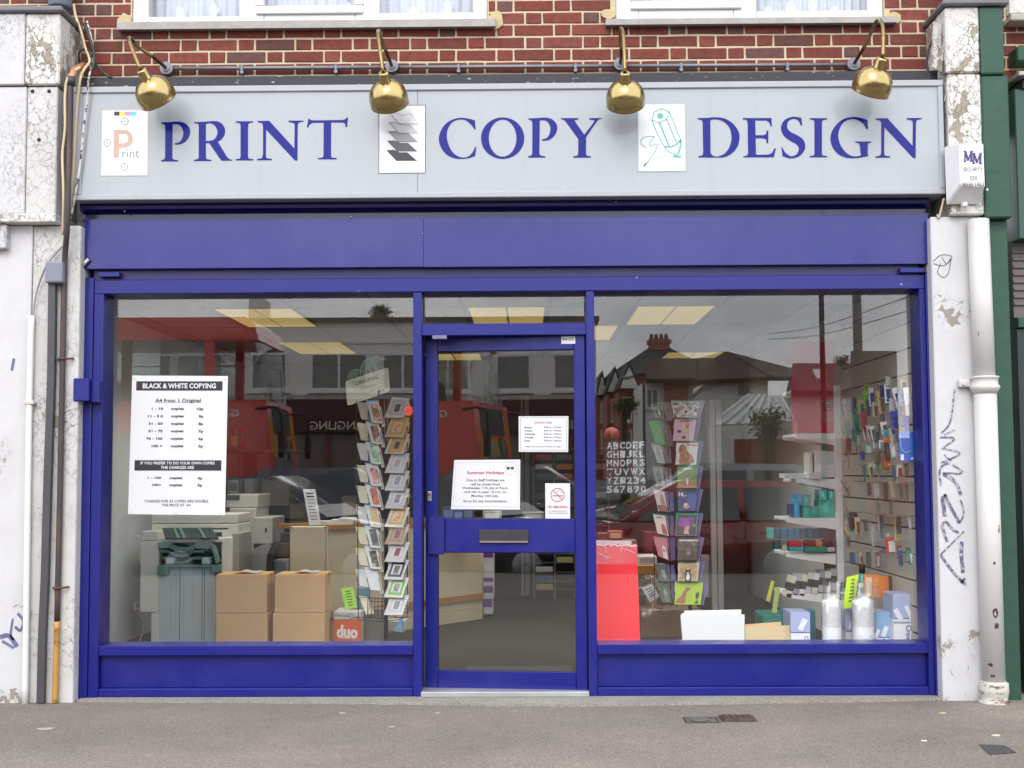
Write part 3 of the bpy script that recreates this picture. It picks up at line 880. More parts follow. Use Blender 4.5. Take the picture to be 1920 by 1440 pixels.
# faint graffiti on the left pilaster
m_ink2 = M('graffiti blue', (104, 106, 150), .6, var=.3, scale=30)
gr = MB()
for pts, wd in (([(33, 1150), (44, 1165), (38, 1182), (28, 1175)], 5), ([(24, 1160), (20, 1190), (26, 1200)], 4), ([(0, 1195), (16, 1192), (32, 1212)], 8), ([(4, 1202), (26, 1215)], 5), ([(26, 672), (22, 695)], 5)):
    gr.ribbon([((lambda v: (v.x, v.z))(P(x, y, PB-.002))) for x, y in curve2(pts, 5)], wd/325, PB-.002)
gr.done('graffiti', m_ink2, bpy.data.objects['pilaster'])

# ================================================================== SHOPFRONT of blue aluminium
m_blue = mat_enamel('blue powder coat', (17, 26, 126), .34, .05, .5)
m_blue2 = mat_enamel('blue shutter box', (28, 32, 128), .24, .30, .6)
m_gask = M('black gasket', (20, 20, 24), .6)
FY = .0
shop = thing('shopfront', 'blue aluminium shopfront frame with two large display windows', 'shopfront', (0, 0, 0))
xj0, xj1 = P(147, 900, FY).x, P(189, 900, FY).x
xk0, xk1 = P(1733, 900, FY).x, P(1756, 900, FY).x
z_hd0, z_hd1 = P(950, 546, FY).z, P(950, 516, FY).z
z_si1 = P(950, 1209, FY).z
z_bx0, z_bx1 = P(950, 499, -.03).z, P(950, 408, -.03).z
MB().box(xj0, xj0+(xj1-xj0)*.55, FY-.012, .2, .0, z_hd1, .004).done('guide_rail', m_blue, shop)
MB().box(xj0+(xj1-xj0)*.55+.002, xj1, FY, .2, .0, z_hd0+.0, .003).done('frame_post', m_blue, shop)
xk1b = xk1
MB().box(xk0, xk0+(xk1-xk0)*.45, FY, .2, .0, z_hd0, .003).done('frame_post', m_blue, shop)
MB().box(xk0+(xk1-xk0)*.45+.002, xk1, FY-.012, .2, .0, z_hd1, .004).done('guide_rail', m_blue, shop)
MB().box(xj0+(xj1-xj0)*.55+.002, xk0+(xk1-xk0)*.45, FY, .2, z_hd0, z_hd1-.012, .003).done('head_rail', m_blue, shop)
MB().box(xj0+.06, xk1-.06, FY+.02, .2, z_hd1-.012, z_bx0+.01, .003).done('shutter_slot', M('blue shutter slat', (30, 28, 108), .35), shop)
# little end pieces of the shutter slot
a = P(185, 514, -.02); MB().box(a.x, P(224, 514, -.02).x, -.025, .02, P(200, 519, -.02).z, P(200, 510, -.02).z, .002).done('slot_end', m_blue, shop)
a = P(1688, 505, -.02); MB().box(a.x, P(1733, 505, -.02).x, -.025, .02, P(1700, 511, -.02).z, P(1700, 502, -.02).z, .002).done('slot_end', m_blue, shop)
xm = [P(774.5, 900, FY).x, P(790.5, 900, FY).x, P(1101.5, 900, FY).x, P(1117, 900, FY).x]
for a, b in ((0, 1), (2, 3)):
    MB().box(xm[a], xm[b], FY+.005, .19, .0, z_hd0-.001, .003).done('mullion', m_blue, shop)
zt0, zt1 = P(950, 628, FY).z, P(950, 606, FY).z
MB().box(xm[1]+.001, xm[2]-.001, FY+.006, .19, zt0, zt1, .003).done('transom', m_blue, shop)
zr1, zr0 = P(950, 1228, FY).z, P(950, 1290, FY).z
for xa, xb in ((xj1+.001, xm[0]-.001), (xm[3]+.001, xk0-.001)):
    MB().box(xa, xb, FY+.002, .19, zr1, z_si1, .004).done('window_sill', m_blue, shop)
    MB().box(xa, xb, FY+.045, .18, zr0, zr1-.001, .002).done('stall_panel', m_blue, shop)
    MB().box(xa, xb, FY+.005, .19, .012, zr0-.001, .004).done('bottom_rail', m_blue, shop)
# panes, each a thick sheet of glass with a black gasket round it
m_shopglass = mat_glass('shop glass', .056)
def pane_in(parent, xa, xb, za, zb, y=GLASS_Y, local=False, mat=None):
    g = MB(); w_ = .008
    g.box(xa, xb, y-.004, y+.012, za, za+w_).box(xa, xb, y-.004, y+.012, zb-w_, zb)
    g.box(xa, xa+w_, y-.004, y+.012, za+w_, zb-w_).box(xb-w_, xb, y-.004, y+.012, za+w_, zb-w_)
    g.done('gasket', m_gask, parent, local)
    p = MB(); p.box(xa+.001, xb-.001, y, y+.008, za+.001, zb-.001)
    return p.done('pane', mat or m_shopglass, parent, local)
pane_in(shop, xj1-.01, xm[0]+.006, z_si1-.01, z_hd0+.01)
pane_in(shop, xm[3]-.006, xk0+.01, z_si1-.01, z_hd0+.01)
pane_in(shop, xm[1]-.006, xm[2]+.006, zt1-.008, z_hd0+.01)
# threshold
xa, xb, za, zb = rect(789, 1299, 1105, 1310, -.02)
MB().box(xa, xb, -.02, .16, .012, zb+.004, .003).done('threshold', M('brushed aluminium', (206, 208, 210), .38, metal=.6), shop)
# shutter box over the window
sbx = thing('shutter_box', 'long blue roller shutter housing across the shopfront under the sign', 'shutter', (0, 0, z_bx0))
bx0, bx1, bxm = P(158, 450, -.03).x, P(1741, 450, -.03).x, P(794, 450, -.03).x
MB().box(bx0, bxm-.0004, -.03, .24, z_bx0, z_bx1, .001, 1).done('housing_panel', m_blue2, sbx)
MB().box(bxm+.0004, bx1, -.031, .24, z_bx0-.002, z_bx1, .001, 1).done('housing_panel', m_blue2, sbx)
zc1 = P(950, 376, .02).z
prof = [(.24, z_bx1+.001), (-.022, z_bx1+.001), (-.022, z_bx1+.010), (.03, z_bx1+.016), (.03, z_bx1+.045), (.0, z_bx1+.052), (-.028, z_bx1+.066), (-.034, z_bx1+.082), (-.02, zc1), (.24, zc1)]
mb = MB(); mb.prism(prof, bx0-.03, bx1+.01, 'x'); mb.done('cornice', M('dark blue gloss', (20, 20, 92), .24, coat=.2, bump=.06, bscale=5), sbx)
p = P(153, 502, -.04); q = P(167, 486, -.04)
MB().cyl((p.x, -.05, p.z), (q.x, -.05, q.z), .011, seg=12).done('bullet_lock', M('zinc', (196, 194, 188), .4, metal=.5), sbx)
for px, py in ((233, 396), (658, 407), (1155, 378), (792, 438), (1628, 370)):
    p = P(px, py, -.035); MB().ball((p.x, -.032 if py > 405 else -.03, p.z), .006, .005, .006, 8, 6).done('screw', M('screw', (150, 150, 170), .4, metal=.5), sbx)
# chipped white marks on the head rail
for px, py, r_ in ((1194, 520, 5), (672, 546, 4), (1690, 533, 6)):
    p = P(px, py, FY-.001); MB().prism([(p.x+r_/620*math.cos(j*1.25)*(.5+random.random()*.6), p.z+r_/620*math.sin(j*1.25)*(.4+random.random()*.5)) for j in range(5)], FY-.0012, FY+.001, 'y').done('paint_chip', M('chip', (150, 148, 170), .7), shop)
# key switch box on the left post
xa, xb, za, zb = rect(137, 709, 166, 752, -.11)
t = thing('key_switch_box', 'small blue metal key switch box on the left frame post', 'switch box', (xa, 0, za))
MB().box(xa, xb, -.11, .0, za, zb, .005).done('box_body', m_blue, t)
MB().box(xb+.001, xb+.045, -.07, .0, za-.006, zb-.01, .004).done('box_bracket', m_blue, t)

# ================================================================== DOOR, standing ajar
DA = R(-6.6)
hx = P(1099.5, 960, FY+.03).x
DH = Vector((hx, .035, 0))
door = bpy.data.objects.new('shop_door', None)
COL.objects.link(door)
door.location = DH; door.rotation_euler = (0, 0, DA); door.parent = shop; door.empty_display_size = .1
door['label'] = 'blue glazed door standing slightly ajar with a letterbox'
_dn = Vector((math.sin(DA), -math.cos(DA), 0)); _dx = Vector((math.cos(DA), math.sin(DA), 0))
def PD(px, py, off=0.0):
    "pixel -> door's own coordinates, on a plane OFF in front of its face"
    d = ray(px, py); o = DH+_dn*off
    t_ = (o-CAMP).dot(_dn)/d.dot(_dn)
    p = CAMP+d*t_-DH
    return Vector((p.dot(_dx), -off, p.z))
def rd(px0, py0, px1, py1, off=0.0):
    my, mx_ = (py0+py1)/2, (px0+px1)/2
    return PD(px0, my, off).x, PD(px1, my, off).x, PD(mx_, py1, off).z, PD(mx_, py0, off).z
dx0, dx1, dz0, dz1 = rd(797.5, 631, 1099, 1297)
gx0, gx1, gz0, gz1 = rd(820, 657, 1077, 973)
_, _, hz0, hz1 = rd(820, 1036, 1077, 1259)
DT = .045
MB().box(dx0, gx0, 0, DT, dz0, dz1, .003).done('door_stile', m_blue, door, True)
MB().box(gx1, dx1, 0, DT, dz0, dz1, .003).done('door_stile', m_blue, door, True)
MB().box(gx0+.001, gx1-.001, .001, DT-.001, gz1, dz1-.001, .003).done('door_rail', m_blue, door, True)
MB().box(gx0+.001, gx1-.001, .001, DT-.001, hz1, gz0, .003).done('door_rail', m_blue, door, True)
MB().box(gx0+.001, gx1-.001, .001, DT-.001, dz0+.001, hz0, .003).done('door_rail', m_blue, door, True)
pane_in(door, gx0-.005, gx1+.005, gz0-.005, gz1+.005, .02, True)
pane_in(door, gx0-.005, gx1+.005, hz0-.005, hz1+.005, .02, True)
a = rd(802, 968, 832, 1040, .03)
MB().box(a[0], a[1], -.03, 0, a[2], a[3], .004).done('lock_box', m_blue, door, True)
a = rd(898, 993, 991, 1017, .012)
MB().box(a[0], a[1], -.012, 0, a[2], a[3], .002).done('letterbox', M('letterbox grey', (66, 62, 72), .4, metal=.3), door, True)
MB().box(a[0]+.004, a[1]-.004, -.019, -.012, a[2]-.002, a[2]+.008, .002).done('letterbox_lip', M('letterbox lip', (150, 148, 146), .4, metal=.5), door, True)
a = rd(801, 921, 809, 940, .008)
MB().box(a[0], a[1], -.008, 0, a[2], a[3], .006, 2).done('lock_plate', M('steel', (190, 190, 192), .3, metal=.7), door, True)
MB().cyl(((a[0]+a[1])/2, -.008, a[2]+.04), ((a[0]+a[1])/2, -.016, a[2]+.04), .008, seg=12).done('lock_cylinder', M('brass dull', (150, 130, 70), .35, metal=.8), door, True)
a = rect(811, 629, 838, 636, .0)
MB().box(a[0], a[1], -.015, .03, a[2], a[3], .002).done('closer_bracket', M('closer', (120, 118, 150), .4), shop)

# ================================================================== SIGN
SY = -.12
m_sign = mat_enamel('pale grey sign panel', (178, 185, 191), .14, .25, .22)
m_alu = M('silver sign frame', (176, 179, 186), .3, var=.04, coat=.2)
sx0, sx1 = P(136, 260, SY).x, P(1771, 260, SY).x
sz1, sz0 = P(950, 156, SY).z, P(950, 369.5, SY).z
fwp = .036
sign = thing('shop_sign', 'long pale grey shop sign reading print copy design in blue serif capitals', 'sign', ((sx0+sx1)/2, SY, sz0))
MB().box(sx0, sx1, SY, .15, sz1-fwp, sz1, .004).done('sign_frame', m_alu, sign)
MB().box(sx0, sx1, SY, .15, sz0, sz0+.032, .004).done('sign_frame', m_alu, sign)
MB().box(sx0, sx0+.05, SY+.001, .15, sz0+.033, sz1-fwp-.001, .004).done('sign_frame', m_alu, sign)
MB().box(sx1-.03, sx1, SY+.001, .15, sz0+.033, sz1-fwp-.001, .004).done('sign_frame', m_alu, sign)
SF = SY+.012
xsm = P(783, 260, SF).x
MB().box(sx0+.049, xsm-.0012, SF, SF+.01, sz0+.03, sz1-fwp+.002).done('sign_panel', m_sign, sign)
MB().box(xsm+.0012, sx1-.029, SF+.0005, SF+.01, sz0+.03, sz1-fwp+.002).done('sign_panel', m_sign, sign)
# letters, each traced in units of the enlarged letter and cut from vinyl
GL = {
 'P': ([(75,195),(250,188),[(400,180),(520,210),(600,290),(622,370),(595,480),(520,570),(430,612)],(335,618),(335,588),[(400,575),(460,520),(492,420),(480,330),(430,255),(360,230)],(290,235),(283,850),[(300,893)],(395,915),(395,937),(70,937),(70,915),[(130,893)],(148,850),(150,290),[(135,240)],(75,215)], None),
 'R': ([(695,190),(900,183),[(1050,172),(1150,180),(1240,240),(1285,340),(1265,450),(1200,530)],(1145,560),(1310,835),[(1360,890)],(1420,905),(1420,922),(1225,922),[(1190,890)],(985,590),(920,590),(920,850),[(935,890)],(1022,905),(1022,930),(693,930),(693,905),[(765,890)],(785,850),(785,270),[(770,225)],(695,212)], [(920,225),[(1000,215),(1090,260),(1140,370),(1110,480),(1040,535)],(920,550)]),
 'I': ([(1487,175),(1815,175),(1815,198),[(1735,215)],(1718,270),(1718,840),[(1735,880)],(1815,893),(1815,917),(1485,917),(1485,893),[(1560,880)],(1577,840),(1577,270),[(1560,215)],(1487,198)], None),
 'N': ([(80,170),(300,165),(778,690),(782,300),[(770,215)],(668,188),(668,162),(950,162),(950,182),[(860,205)],(840,290),(836,920),(790,920),(243,335),(238,800),[(255,870)],(350,885),(350,912),(72,915),(72,890),[(160,870)],(183,800),(185,290),[(165,215)],(80,195)], None),
 'T': ([(1045,118),[(1090,150)],(1160,158),(1690,150),[(1740,135)],(1765,105),(1795,105),(1775,285),(1745,285),[(1735,225)],(1690,198),(1475,200),(1472,810),[(1490,860)],(1580,870),(1580,897),(1225,897),(1225,872),[(1310,860)],(1330,810),(1332,203),(1130,205),[(1070,235)],(1042,293),(1015,293)], None),
 'C': ([(765,210),[(640,175),(480,160),(300,210),(160,330),(82,520),(110,700),(220,850),(370,925),(520,938),(650,922)],(765,888),(790,715),(765,715),[(720,810),(640,890),(520,912),(380,850),(280,710),(230,520),(255,360),(340,240),(460,195),(580,205),(690,290)],(755,380),(775,380)], None),
 'Y': ([(930,165),(1255,165),(1255,193),[(1200,200),(1195,230)],(1370,480),(1545,250),[(1555,210)],(1465,193),(1465,165),(1695,165),(1695,190),[(1620,215)],(1405,525),(1402,830),[(1420,875)],(1492,888),(1492,915),(1162,915),(1162,888),[(1235,875)],(1255,830),(1255,560),(1020,235),[(985,200)],(930,188)], None),
 'D': ([(85,165),(280,160),[(420,150),(600,175),(760,280),(860,430),(872,570),(830,720),(720,840),(600,900),(500,912)],(95,910),(95,888),[(165,870)],(187,820),(178,270),[(160,205)],(85,188)], [(322,205),[(420,188),(560,225),(680,340),(725,520),(690,700),(600,830),(480,888),(390,885),(335,840)],(325,780)]),
 'E': ([(940,165),(1480,165),(1488,322),(1462,322),[(1440,250)],(1380,212),(1172,210),(1178,490),(1330,490),[(1380,460)],(1390,400),(1420,400),(1420,638),(1390,638),[(1378,575)],(1330,548),(1180,548),(1185,820),[(1205,858)],(1400,858),[(1480,830)],(1540,738),(1565,738),(1525,908),(945,908),(945,888),[(1010,875)],(1038,830),(1030,260),[(1012,205)],(940,190)], None),
 'S': ([(480,160),[(400,145),(300,142),(180,190),(110,280),(97,380),(150,500),(260,590),(370,650),(425,710),(430,780),(390,850),(300,888),(210,850),(150,780)],(120,718),(103,718),(125,885),[(220,920),(330,925),(450,880),(530,790),(555,690),(520,580),(420,500),(300,440),(230,380),(210,300),(240,220),(330,180),(420,210)],(470,305),(497,305)], None),
 'G': ([(1735,200),[(1600,160),(1450,145),(1270,190),(1110,330),(1035,510),(1060,690),(1170,840),(1330,915),(1500,925),(1640,908)],(1760,880),[(1740,850)],(1740,680),[(1750,645)],(1800,632),(1800,608),(1505,608),(1505,632),[(1570,645)],(1590,690),(1608,870),[(1540,888),(1450,885),(1340,830),(1230,690),(1180,520),(1200,380),(1280,245),(1400,188),(1530,195),(1640,260)],(1715,372),(1745,372)], None)}
_el = lambda cx, cy, rx, ry: [(cx+rx*math.cos(2*PI*i/40), cy+ry*math.sin(2*PI*i/40)) for i in range(40)]
GL['O'] = (_el(1288, 545, 410, 393), _el(1288, 545, 262, 351))
def smooth_outline(o):
    out = []
    for i, p in enumerate(o):
        if isinstance(p, tuple): out.append(p); continue
        a = o[i-1]; b = o[(i+1) % len(o)]
        c = curve2([a]+list(p)+[b], 5)
        out += c[1:-1]
    return out
def fill2(loops, name):
    "flat filled shape (with holes) from loops of (x,z); returned as a mesh in the plane y=0"
    cu = bpy.data.curves.new(name, 'CURVE'); cu.dimensions = '2D'; cu.fill_mode = 'BOTH'; cu.extrude = .0006
    for lp in loops:
        sp = cu.splines.new('POLY'); sp.points.add(len(lp)-1)
        for i, p in enumerate(lp): sp.points[i].co = (p[0], p[1], 0, 1)
        sp.use_cyclic_u = True
    o = bpy.data.objects.new(name, cu)
    me = bpy.data.meshes.new_from_object(o)
    bpy.data.objects.remove(o); bpy.data.curves.remove(cu)
    for v in me.vertices: v.co = Vector((v.co.x, v.co.z, v.co.y))
    bm = bmesh.new(); bm.from_mesh(me); bmesh.ops.recalc_face_normals(bm, faces=bm.faces); bm.to_mesh(me); bm.free()
    return me
m_vinyl = M('blue vinyl letters', (30, 34, 138), .16, var=.03, spec=.22)
_so = origin_of(sign)
def letter(ch, ox, oy, dx=0.0, dy=0.0):
    o, h = GL[ch]
    loops = []
    for lp in (o, h):
        if lp is None: continue
        pts = []
        for x, y in smooth_outline(lp):
            v = P(ox+(x+dx)/10.105, oy+(y+dy)/10.105, SF-.0012)
            pts.append((v.x-_so.x, v.z-_so.z))
        loops.append(pts)
    me = fill2(loops, 'letter')
    ob = link('letter', me, m_vinyl, sign); ob.location = (0, SF-.0010-SY, 0)
    return ob
for a in (('P', 295, 210), ('R', 295, 210), ('I', 295, 210), ('N', 475, 210), ('T', 475, 210), ('C', 815, 205), ('O', 815, 205), ('P', 960, 205, 236, -24), ('Y', 960, 205), ('D', 1300, 205), ('E', 1300, 205), ('S', 1455, 205), ('I', 1455, 205, -848, -9), ('G', 1455, 205), ('N', 1550, 205, 851, 2)):
    letter(*a)
# the three picture cards on the sign
def logo(px0, py0, px1, py1, border, bw=1.6):
    a = rect(px0, py0, px1, py1, SF-.002)
    b = rect(px0+bw, py0+bw, px1-bw, py1-bw, SF-.003)
    lo = MB().box(a[0], a[1], SF-.002, SF, a[2], a[3]).done('sign_picture', border, sign)
    MB().box(b[0], b[1], SF-.003, SF-.002, b[2], b[3]).done('picture_ground', M('sign white', (238, 240, 243), .12, var=.01, coat=.3), lo)
    return lo
LY = SF-.0036
def flat(mb, pts):   # pts in photo pixels
    mb.prism([((lambda v: (v.x, v.z))(P(x, y, LY))) for x, y in pts], LY, LY+.0005, 'y'); return mb
def stroke(mb, pts, wpx, k=5, wf=None):
    q = curve2(pts, k) if k else pts
    mb.ribbon([((lambda v: (v.x, v.z))(P(x, y, LY))) for x, y in q], wpx/330, LY, wfun=wf); return mb
z1 = lambda x, y: (180+x/9.6, 190+y/9.6)
lo = logo(190, 206, 278, 330, M('beige edge', (214, 204, 196), .2))
for i, c in enumerate(((40, 30, 60), (240, 226, 90), (220, 150, 210), (90, 215, 235))):
    x = 325+i*98.5
    flat(MB(), [z1(x, 185), z1(x+97, 185), z1(x+97, 255), z1(x, 255)]).done('colour_bar', paintc(*c, rough=.15), lo)
for cx, cy in ((520, 360), (205, 748), (512, 1178)):
    g = MB()
    stroke(g, [z1(cx+62*math.cos(a*PI/12), cy+64*math.sin(a*PI/12)) for a in range(25)], 1.2, 0)
    stroke(g, [z1(cx-80, cy), z1(cx+80, cy)], .6, 0); stroke(g, [z1(cx, cy-80), z1(cx, cy+80)], .6, 0)
    g.done('register_mark', M('mark grey', (150, 150, 156), .2), lo)
g = fill2([[((lambda v: (v.x-_so.x, v.z-_so.z))(P(*z1(x, y), LY))) for x, y in lp] for lp in
    (smooth_outline([(318, 515), [(480, 512), (580, 530), (650, 610), (662, 690), (635, 770), (560, 820)], (500, 832), (412, 832), (405, 1010), (318, 1010)]),
     smooth_outline([(412, 590), [(500, 585), (560, 610), (578, 670), (560, 730)], (500, 755), (412, 758)]))], 'letter')
ob = link('big_initial', g, M('salmon print', (212, 178, 160), .15), lo); ob.location = (0, LY-SY, 0)
a = [P(*z1(x, y), LY-.0004) for x, y in ((470, 860), (780, 860), (780, 1012), (470, 1012))]
lettering(lo, 'rint', a, M('soft grey print', (160, 156, 160), .2))
lo = logo(710, 197, 798, 325, M('dark edge', (84, 84, 92), .2), 1.3)
z2 = lambda x, y: (480+x/3, y/3)
for i, (y, c) in enumerate(((640, (236, 238, 240)), (692, (214, 214, 218)), (742, (160, 160, 166)), (795, (84, 80, 96)), (848, (38, 34, 46)))):
    sx_ = -i*4
    pts = [(752+sx_, y-2), (792+sx_, y-4), (822+sx_, y+10), (866+sx_ if i else 866, y+10-(12 if i == 0 else 0)), (912+sx_*.4, y+56), (806+sx_, y+56)]
    e = MB(); flat(e, [z2(*p) for p in pts]); sh = e.done('paper_sheet', paintc(*c, rough=.15), lo)
    e = MB(); stroke(e, [z2(*p) for p in pts+[pts[0]]], .8, 0); e.done('sheet_outline', M('dark edge', (84, 84, 92), .2), lo)
lo = logo(1195, 194, 1286, 322, M('mint edge', (150, 206, 198), .2), 1.7)
z3 = lambda x, y: (1180+x/9.29, 180+y/9.29)
m_mint = M('mint print', (110, 190, 172), .15)
g = MB()
S3 = lambda pts, wd, k=5: stroke(g, [z3(*p) for p in pts], wd, k)
S3([(548, 220), (430, 285), (392, 418), (520, 470), (650, 405), (690, 268), (548, 220)], 2.2, 0)
S3([(392, 418), (500, 690), (610, 880)], 1.8, 0); S3([(525, 470), (690, 870)], 3.2, 0); S3([(650, 405), (820, 815)], 2.4, 0); S3([(690, 268), (800, 520), (895, 765)], 1.9, 0)
S3([(615, 880), (720, 885), (820, 840), (895, 770)], 3.2); S3([(610, 880), (680, 970), (780, 1012), (840, 1020)], 2.0); S3([(895, 765), (890, 880), (850, 1020)], 3.6)
S3([(770, 1050), (900, 1058)], 4.6, 0)
S3([(300, 905), (230, 860), (200, 780), (260, 720), (360, 703), (440, 708)], 1.8); S3([(440, 708), (380, 780), (352, 840), (380, 870), (450, 835), (495, 860), (440, 980), (330, 1130), (250, 1225)], 1.5)
S3([(270, 1195), (400, 1120), (560, 1065), (700, 1045), (800, 1050)], .9); S3([(290, 1170), (255, 1225)], 3.0, 0)
g.done('pencil_drawing', m_mint, lo)
flat(MB(), [z3(540+56*math.cos(i*PI/9), 345+52*math.sin(i*PI/9)) for i in range(18)]).done('pencil_lead', m_mint, lo)
# flaking dark timber strip above the sign
m_strip = mat_rust('flaking black paint', (38, 40, 48), (196, 194, 188), scale=40, thr=.645, rough=.6, stretch=(.5, 1, 1), soft=.02)
a = rect(150, 140, 1768, 155, .02)
st = thing('timber_strip', 'flaking black timber strip between the brickwork and the sign', 'trim', (a[0], .0, a[2]))
MB().box(a[0], a[1], .0, .2, a[2]-.03, a[3], .008).done('strip_board', m_strip, st)

# ================================================================== BRASS LAMPS over the sign
m_brass = M('polished brass', (186, 166, 114), .21, metal=1.0, var=.10, scale=14, bump=.05, bscale=24)
m_brass2 = M('tarnished brass', (150, 132, 88), .32, metal=1.0, var=.2, scale=30)
m_galv = M('galvanised conduit', (134, 138, 146), .5, metal=.35, var=.12, scale=18)
def lamp(mount, top, neck, axis, label):
    m0 = P(*mount, WALL_Y-.035); n0 = P(*neck, -.40); tp = P(*top, -.12)
    t = thing('brass_lamp', label, 'lamp', m0, 'four brass lamps over the sign')
    MB().cyl((m0.x, WALL_Y-.002, m0.z), (m0.x, WALL_Y-.055, m0.z), .038, seg=20).done('mounting_box', m_galv, t)
    MB().cyl((m0.x, WALL_Y-.05, m0.z), (m0.x, WALL_Y-.062, m0.z), .024, seg=6).done('lock_nut', m_galv, t)
    ax = Vector(axis).normalized()
    p1 = m0+Vector((0, -.05, .0)); 
    pts = [Vector((m0.x, WALL_Y-.05, m0.z)), m0+(tp-m0)*.30+Vector((0, -.09, .0)), m0+(tp-m0)*.80+Vector((0, -.02, .0)), tp+Vector((0, -.06, .012)), tp.lerp(n0, .35)+Vector((0, -.12, .02)), n0-ax*.02]
    MB().tube(pts, .0105, 10, 7).done('lamp_arm', m_brass2, t)
    pr = [(.020, -.012), (.027, -.01), (.030, 0), (.030, .045), (.033, .05)]
    MB().lathe(pr, n0, ax, 24).done('lamp_neck', m_brass, t)
    out = [(.033, .048), (.054, .054), (.080, .072), (.099, .100), (.108, .132), (.109, .160), (.106, .182), (.108, .187)]
    inn = [(.104, .184), (.102, .150), (.088, .105), (.062, .070), (.03, .058)]
    MB().lathe(out+inn, n0, ax, 36, close=False).done('lamp_shade', m_brass, t)
    MB().lathe([(.012, .06), (.018, .09), (.036, .12), (.040, .145), (.030, .168), (.004, .178)], n0, ax, 20).done('bulb', M('pearl bulb', (226, 224, 214), .3, coat=.5), t)
lamp((313, 129), (250, 82), (266, 134), (.34, .66, -.70), 'brass lamp hanging over the print card at the left end of the sign')
lamp((735, 125), (712, 68), (719, 139), (.12, .70, -.72), 'brass lamp hanging over the picture of stacked paper sheets')
lamp((1163, 121), (1163, 64), (1172, 139), (.06, .70, -.72), 'brass lamp hanging between the copy lettering and the pencil picture')
lamp((1600, 121), (1640, 48), (1653, 112), (-.22, .56, -.80), 'brass lamp hanging over the design lettering at the right end')
cy_ = WALL_Y-.030
con = thing('conduit_pipe', 'grey steel conduit running along the bricks and joining the brass lamps', 'conduit', P(960, 124, cy_))
xa, xb = P(318, 129, cy_), P(1600, 121, cy_)
for (pa, pb) in ((318, 735), (735, 1163), (1163, 1600)):
    A = P(pa+8, 128.5-(pa-318)*.0055, cy_); B = P(pb-8, 128.5-(pb-318)*.0055, cy_)
    MB().cyl(A, B, .0115, seg=12).done('conduit_run', m_galv, con)
for px in (454, 630, 860, 1079, 1277, 1476):
    c = P(px, 129-(px-318)*.0055, cy_)
    MB().box(c.x-.008, c.x+.008, cy_-.016, WALL_Y, c.z-.020, c.z+.016, .003).cyl((c.x, cy_-.014, c.z-.024), (c.x, WALL_Y-.004, c.z-.024), .011, seg=10).done('pipe_clip', m_galv, con)

# ================================================================== PIPES, CABLES, ALARM
m_wpipe = mat_rust('white painted iron', (214, 213, 210), (120, 80, 58), (60, 44, 40), scale=10, thr=.675, rough=.35, stretch=(1, 1, .6), soft=.012)
PY = PB-.062
dp = thing('drainpipe', 'thick white painted iron drainpipe with a collar, rust spots near its foot', 'drainpipe', (P(1850, 1318, PY).x, PY, 0))
pp = [P(1834, 412, PY), P(1846, 706, PY)]; pb = [P(1847, 735, PY), P(1864, 1300, PY)]
rr = .059
MB().cyl(pp[0], pb[0], rr, seg=32).done('pipe_length', m_wpipe, dp)
MB().cyl(pb[0], (pb[1].x, PY, .03), rr+.003, seg=32).done('pipe_length', m_wpipe, dp)
d = (pb[0]-pp[1]).normalized(); c0 = pp[1]
MB().lathe([(rr+.002, -.002), (rr+.018, 0), (rr+.020, .008), (rr+.012, .014), (rr+.012, .045), (rr+.020, .052), (rr+.022, .064), (rr+.018, .072), (rr+.002, .10)], c0, d, 32).done('collar', m_wpipe, dp)
e = c0+d*.035
MB().box(e.x-rr-.075, e.x-rr+.0, PB-.04, PB-.002, e.z-.022, e.z+.022, .008, 2).cyl((e.x-rr-.05, PB-.05, e.z), (e.x-rr-.05, PB-.03, e.z), .012, seg=10).done('pipe_ear', m_wpipe, dp)
MB().lathe([(rr+.003, .0), (rr+.022, .004), (rr+.024, .018), (rr+.012, .026), (rr+.014, .05), (rr+.02, .07), (rr+.018, .12), (rr+.003, .13)], (pb[1].x, PY, -.012), (0, 0, 1), 32).done('pipe_foot', mat_rust('rusty white foot', (206, 204, 196), (110, 66, 40), (58, 44, 38), scale=14, thr=.56, rough=.5, stretch=(1, 1, 2.5), soft=.05), dp)
for px, py, rx, rz in ((1864, 1056, .008, .008), (1866, 1148, .014, .030), (1868, 1174, .014, .018), (1858, 1247, .012, .009), (1862, 1268, .013, .008), (1850, 1284, .010, .008)):
    p = P(px, py, PY-rr)
    n = 11; pts = []
    g = MB(); vs = []
    for j in range(n):
        x = p.x+rx*math.cos(2*PI*j/n)*(.7+.5*random.random()); z = p.z+rz*math.sin(2*PI*j/n)*(.7+.5*random.random())
        q = pb[0].lerp(pb[1], (pb[0].z-z)/(pb[0].z-pb[1].z))
        u = max(-1, min(1, (x-q.x)/(rr+.0035)))
        vs.append((x, PY-math.sqrt(1-u*u)*(rr+.0038), z))
    g.poly(vs).done('rust_spot', M('rust', (74, 42, 40), .8, var=.3, scale=60), dp)
# alarm box on the right corbel
AY = CB-.10
ax0, ax1, az0, az1 = rect(1783, 267, 1847, 379, AY)
al = thing('alarm_box', 'white burglar alarm box with blue lettering on the right corbel', 'alarm box', (ax0, CB, az0))
m_abs = M('white alarm plastic', (232, 233, 236), .35, var=.02)
mb = MB()
bd = (az1-az0)
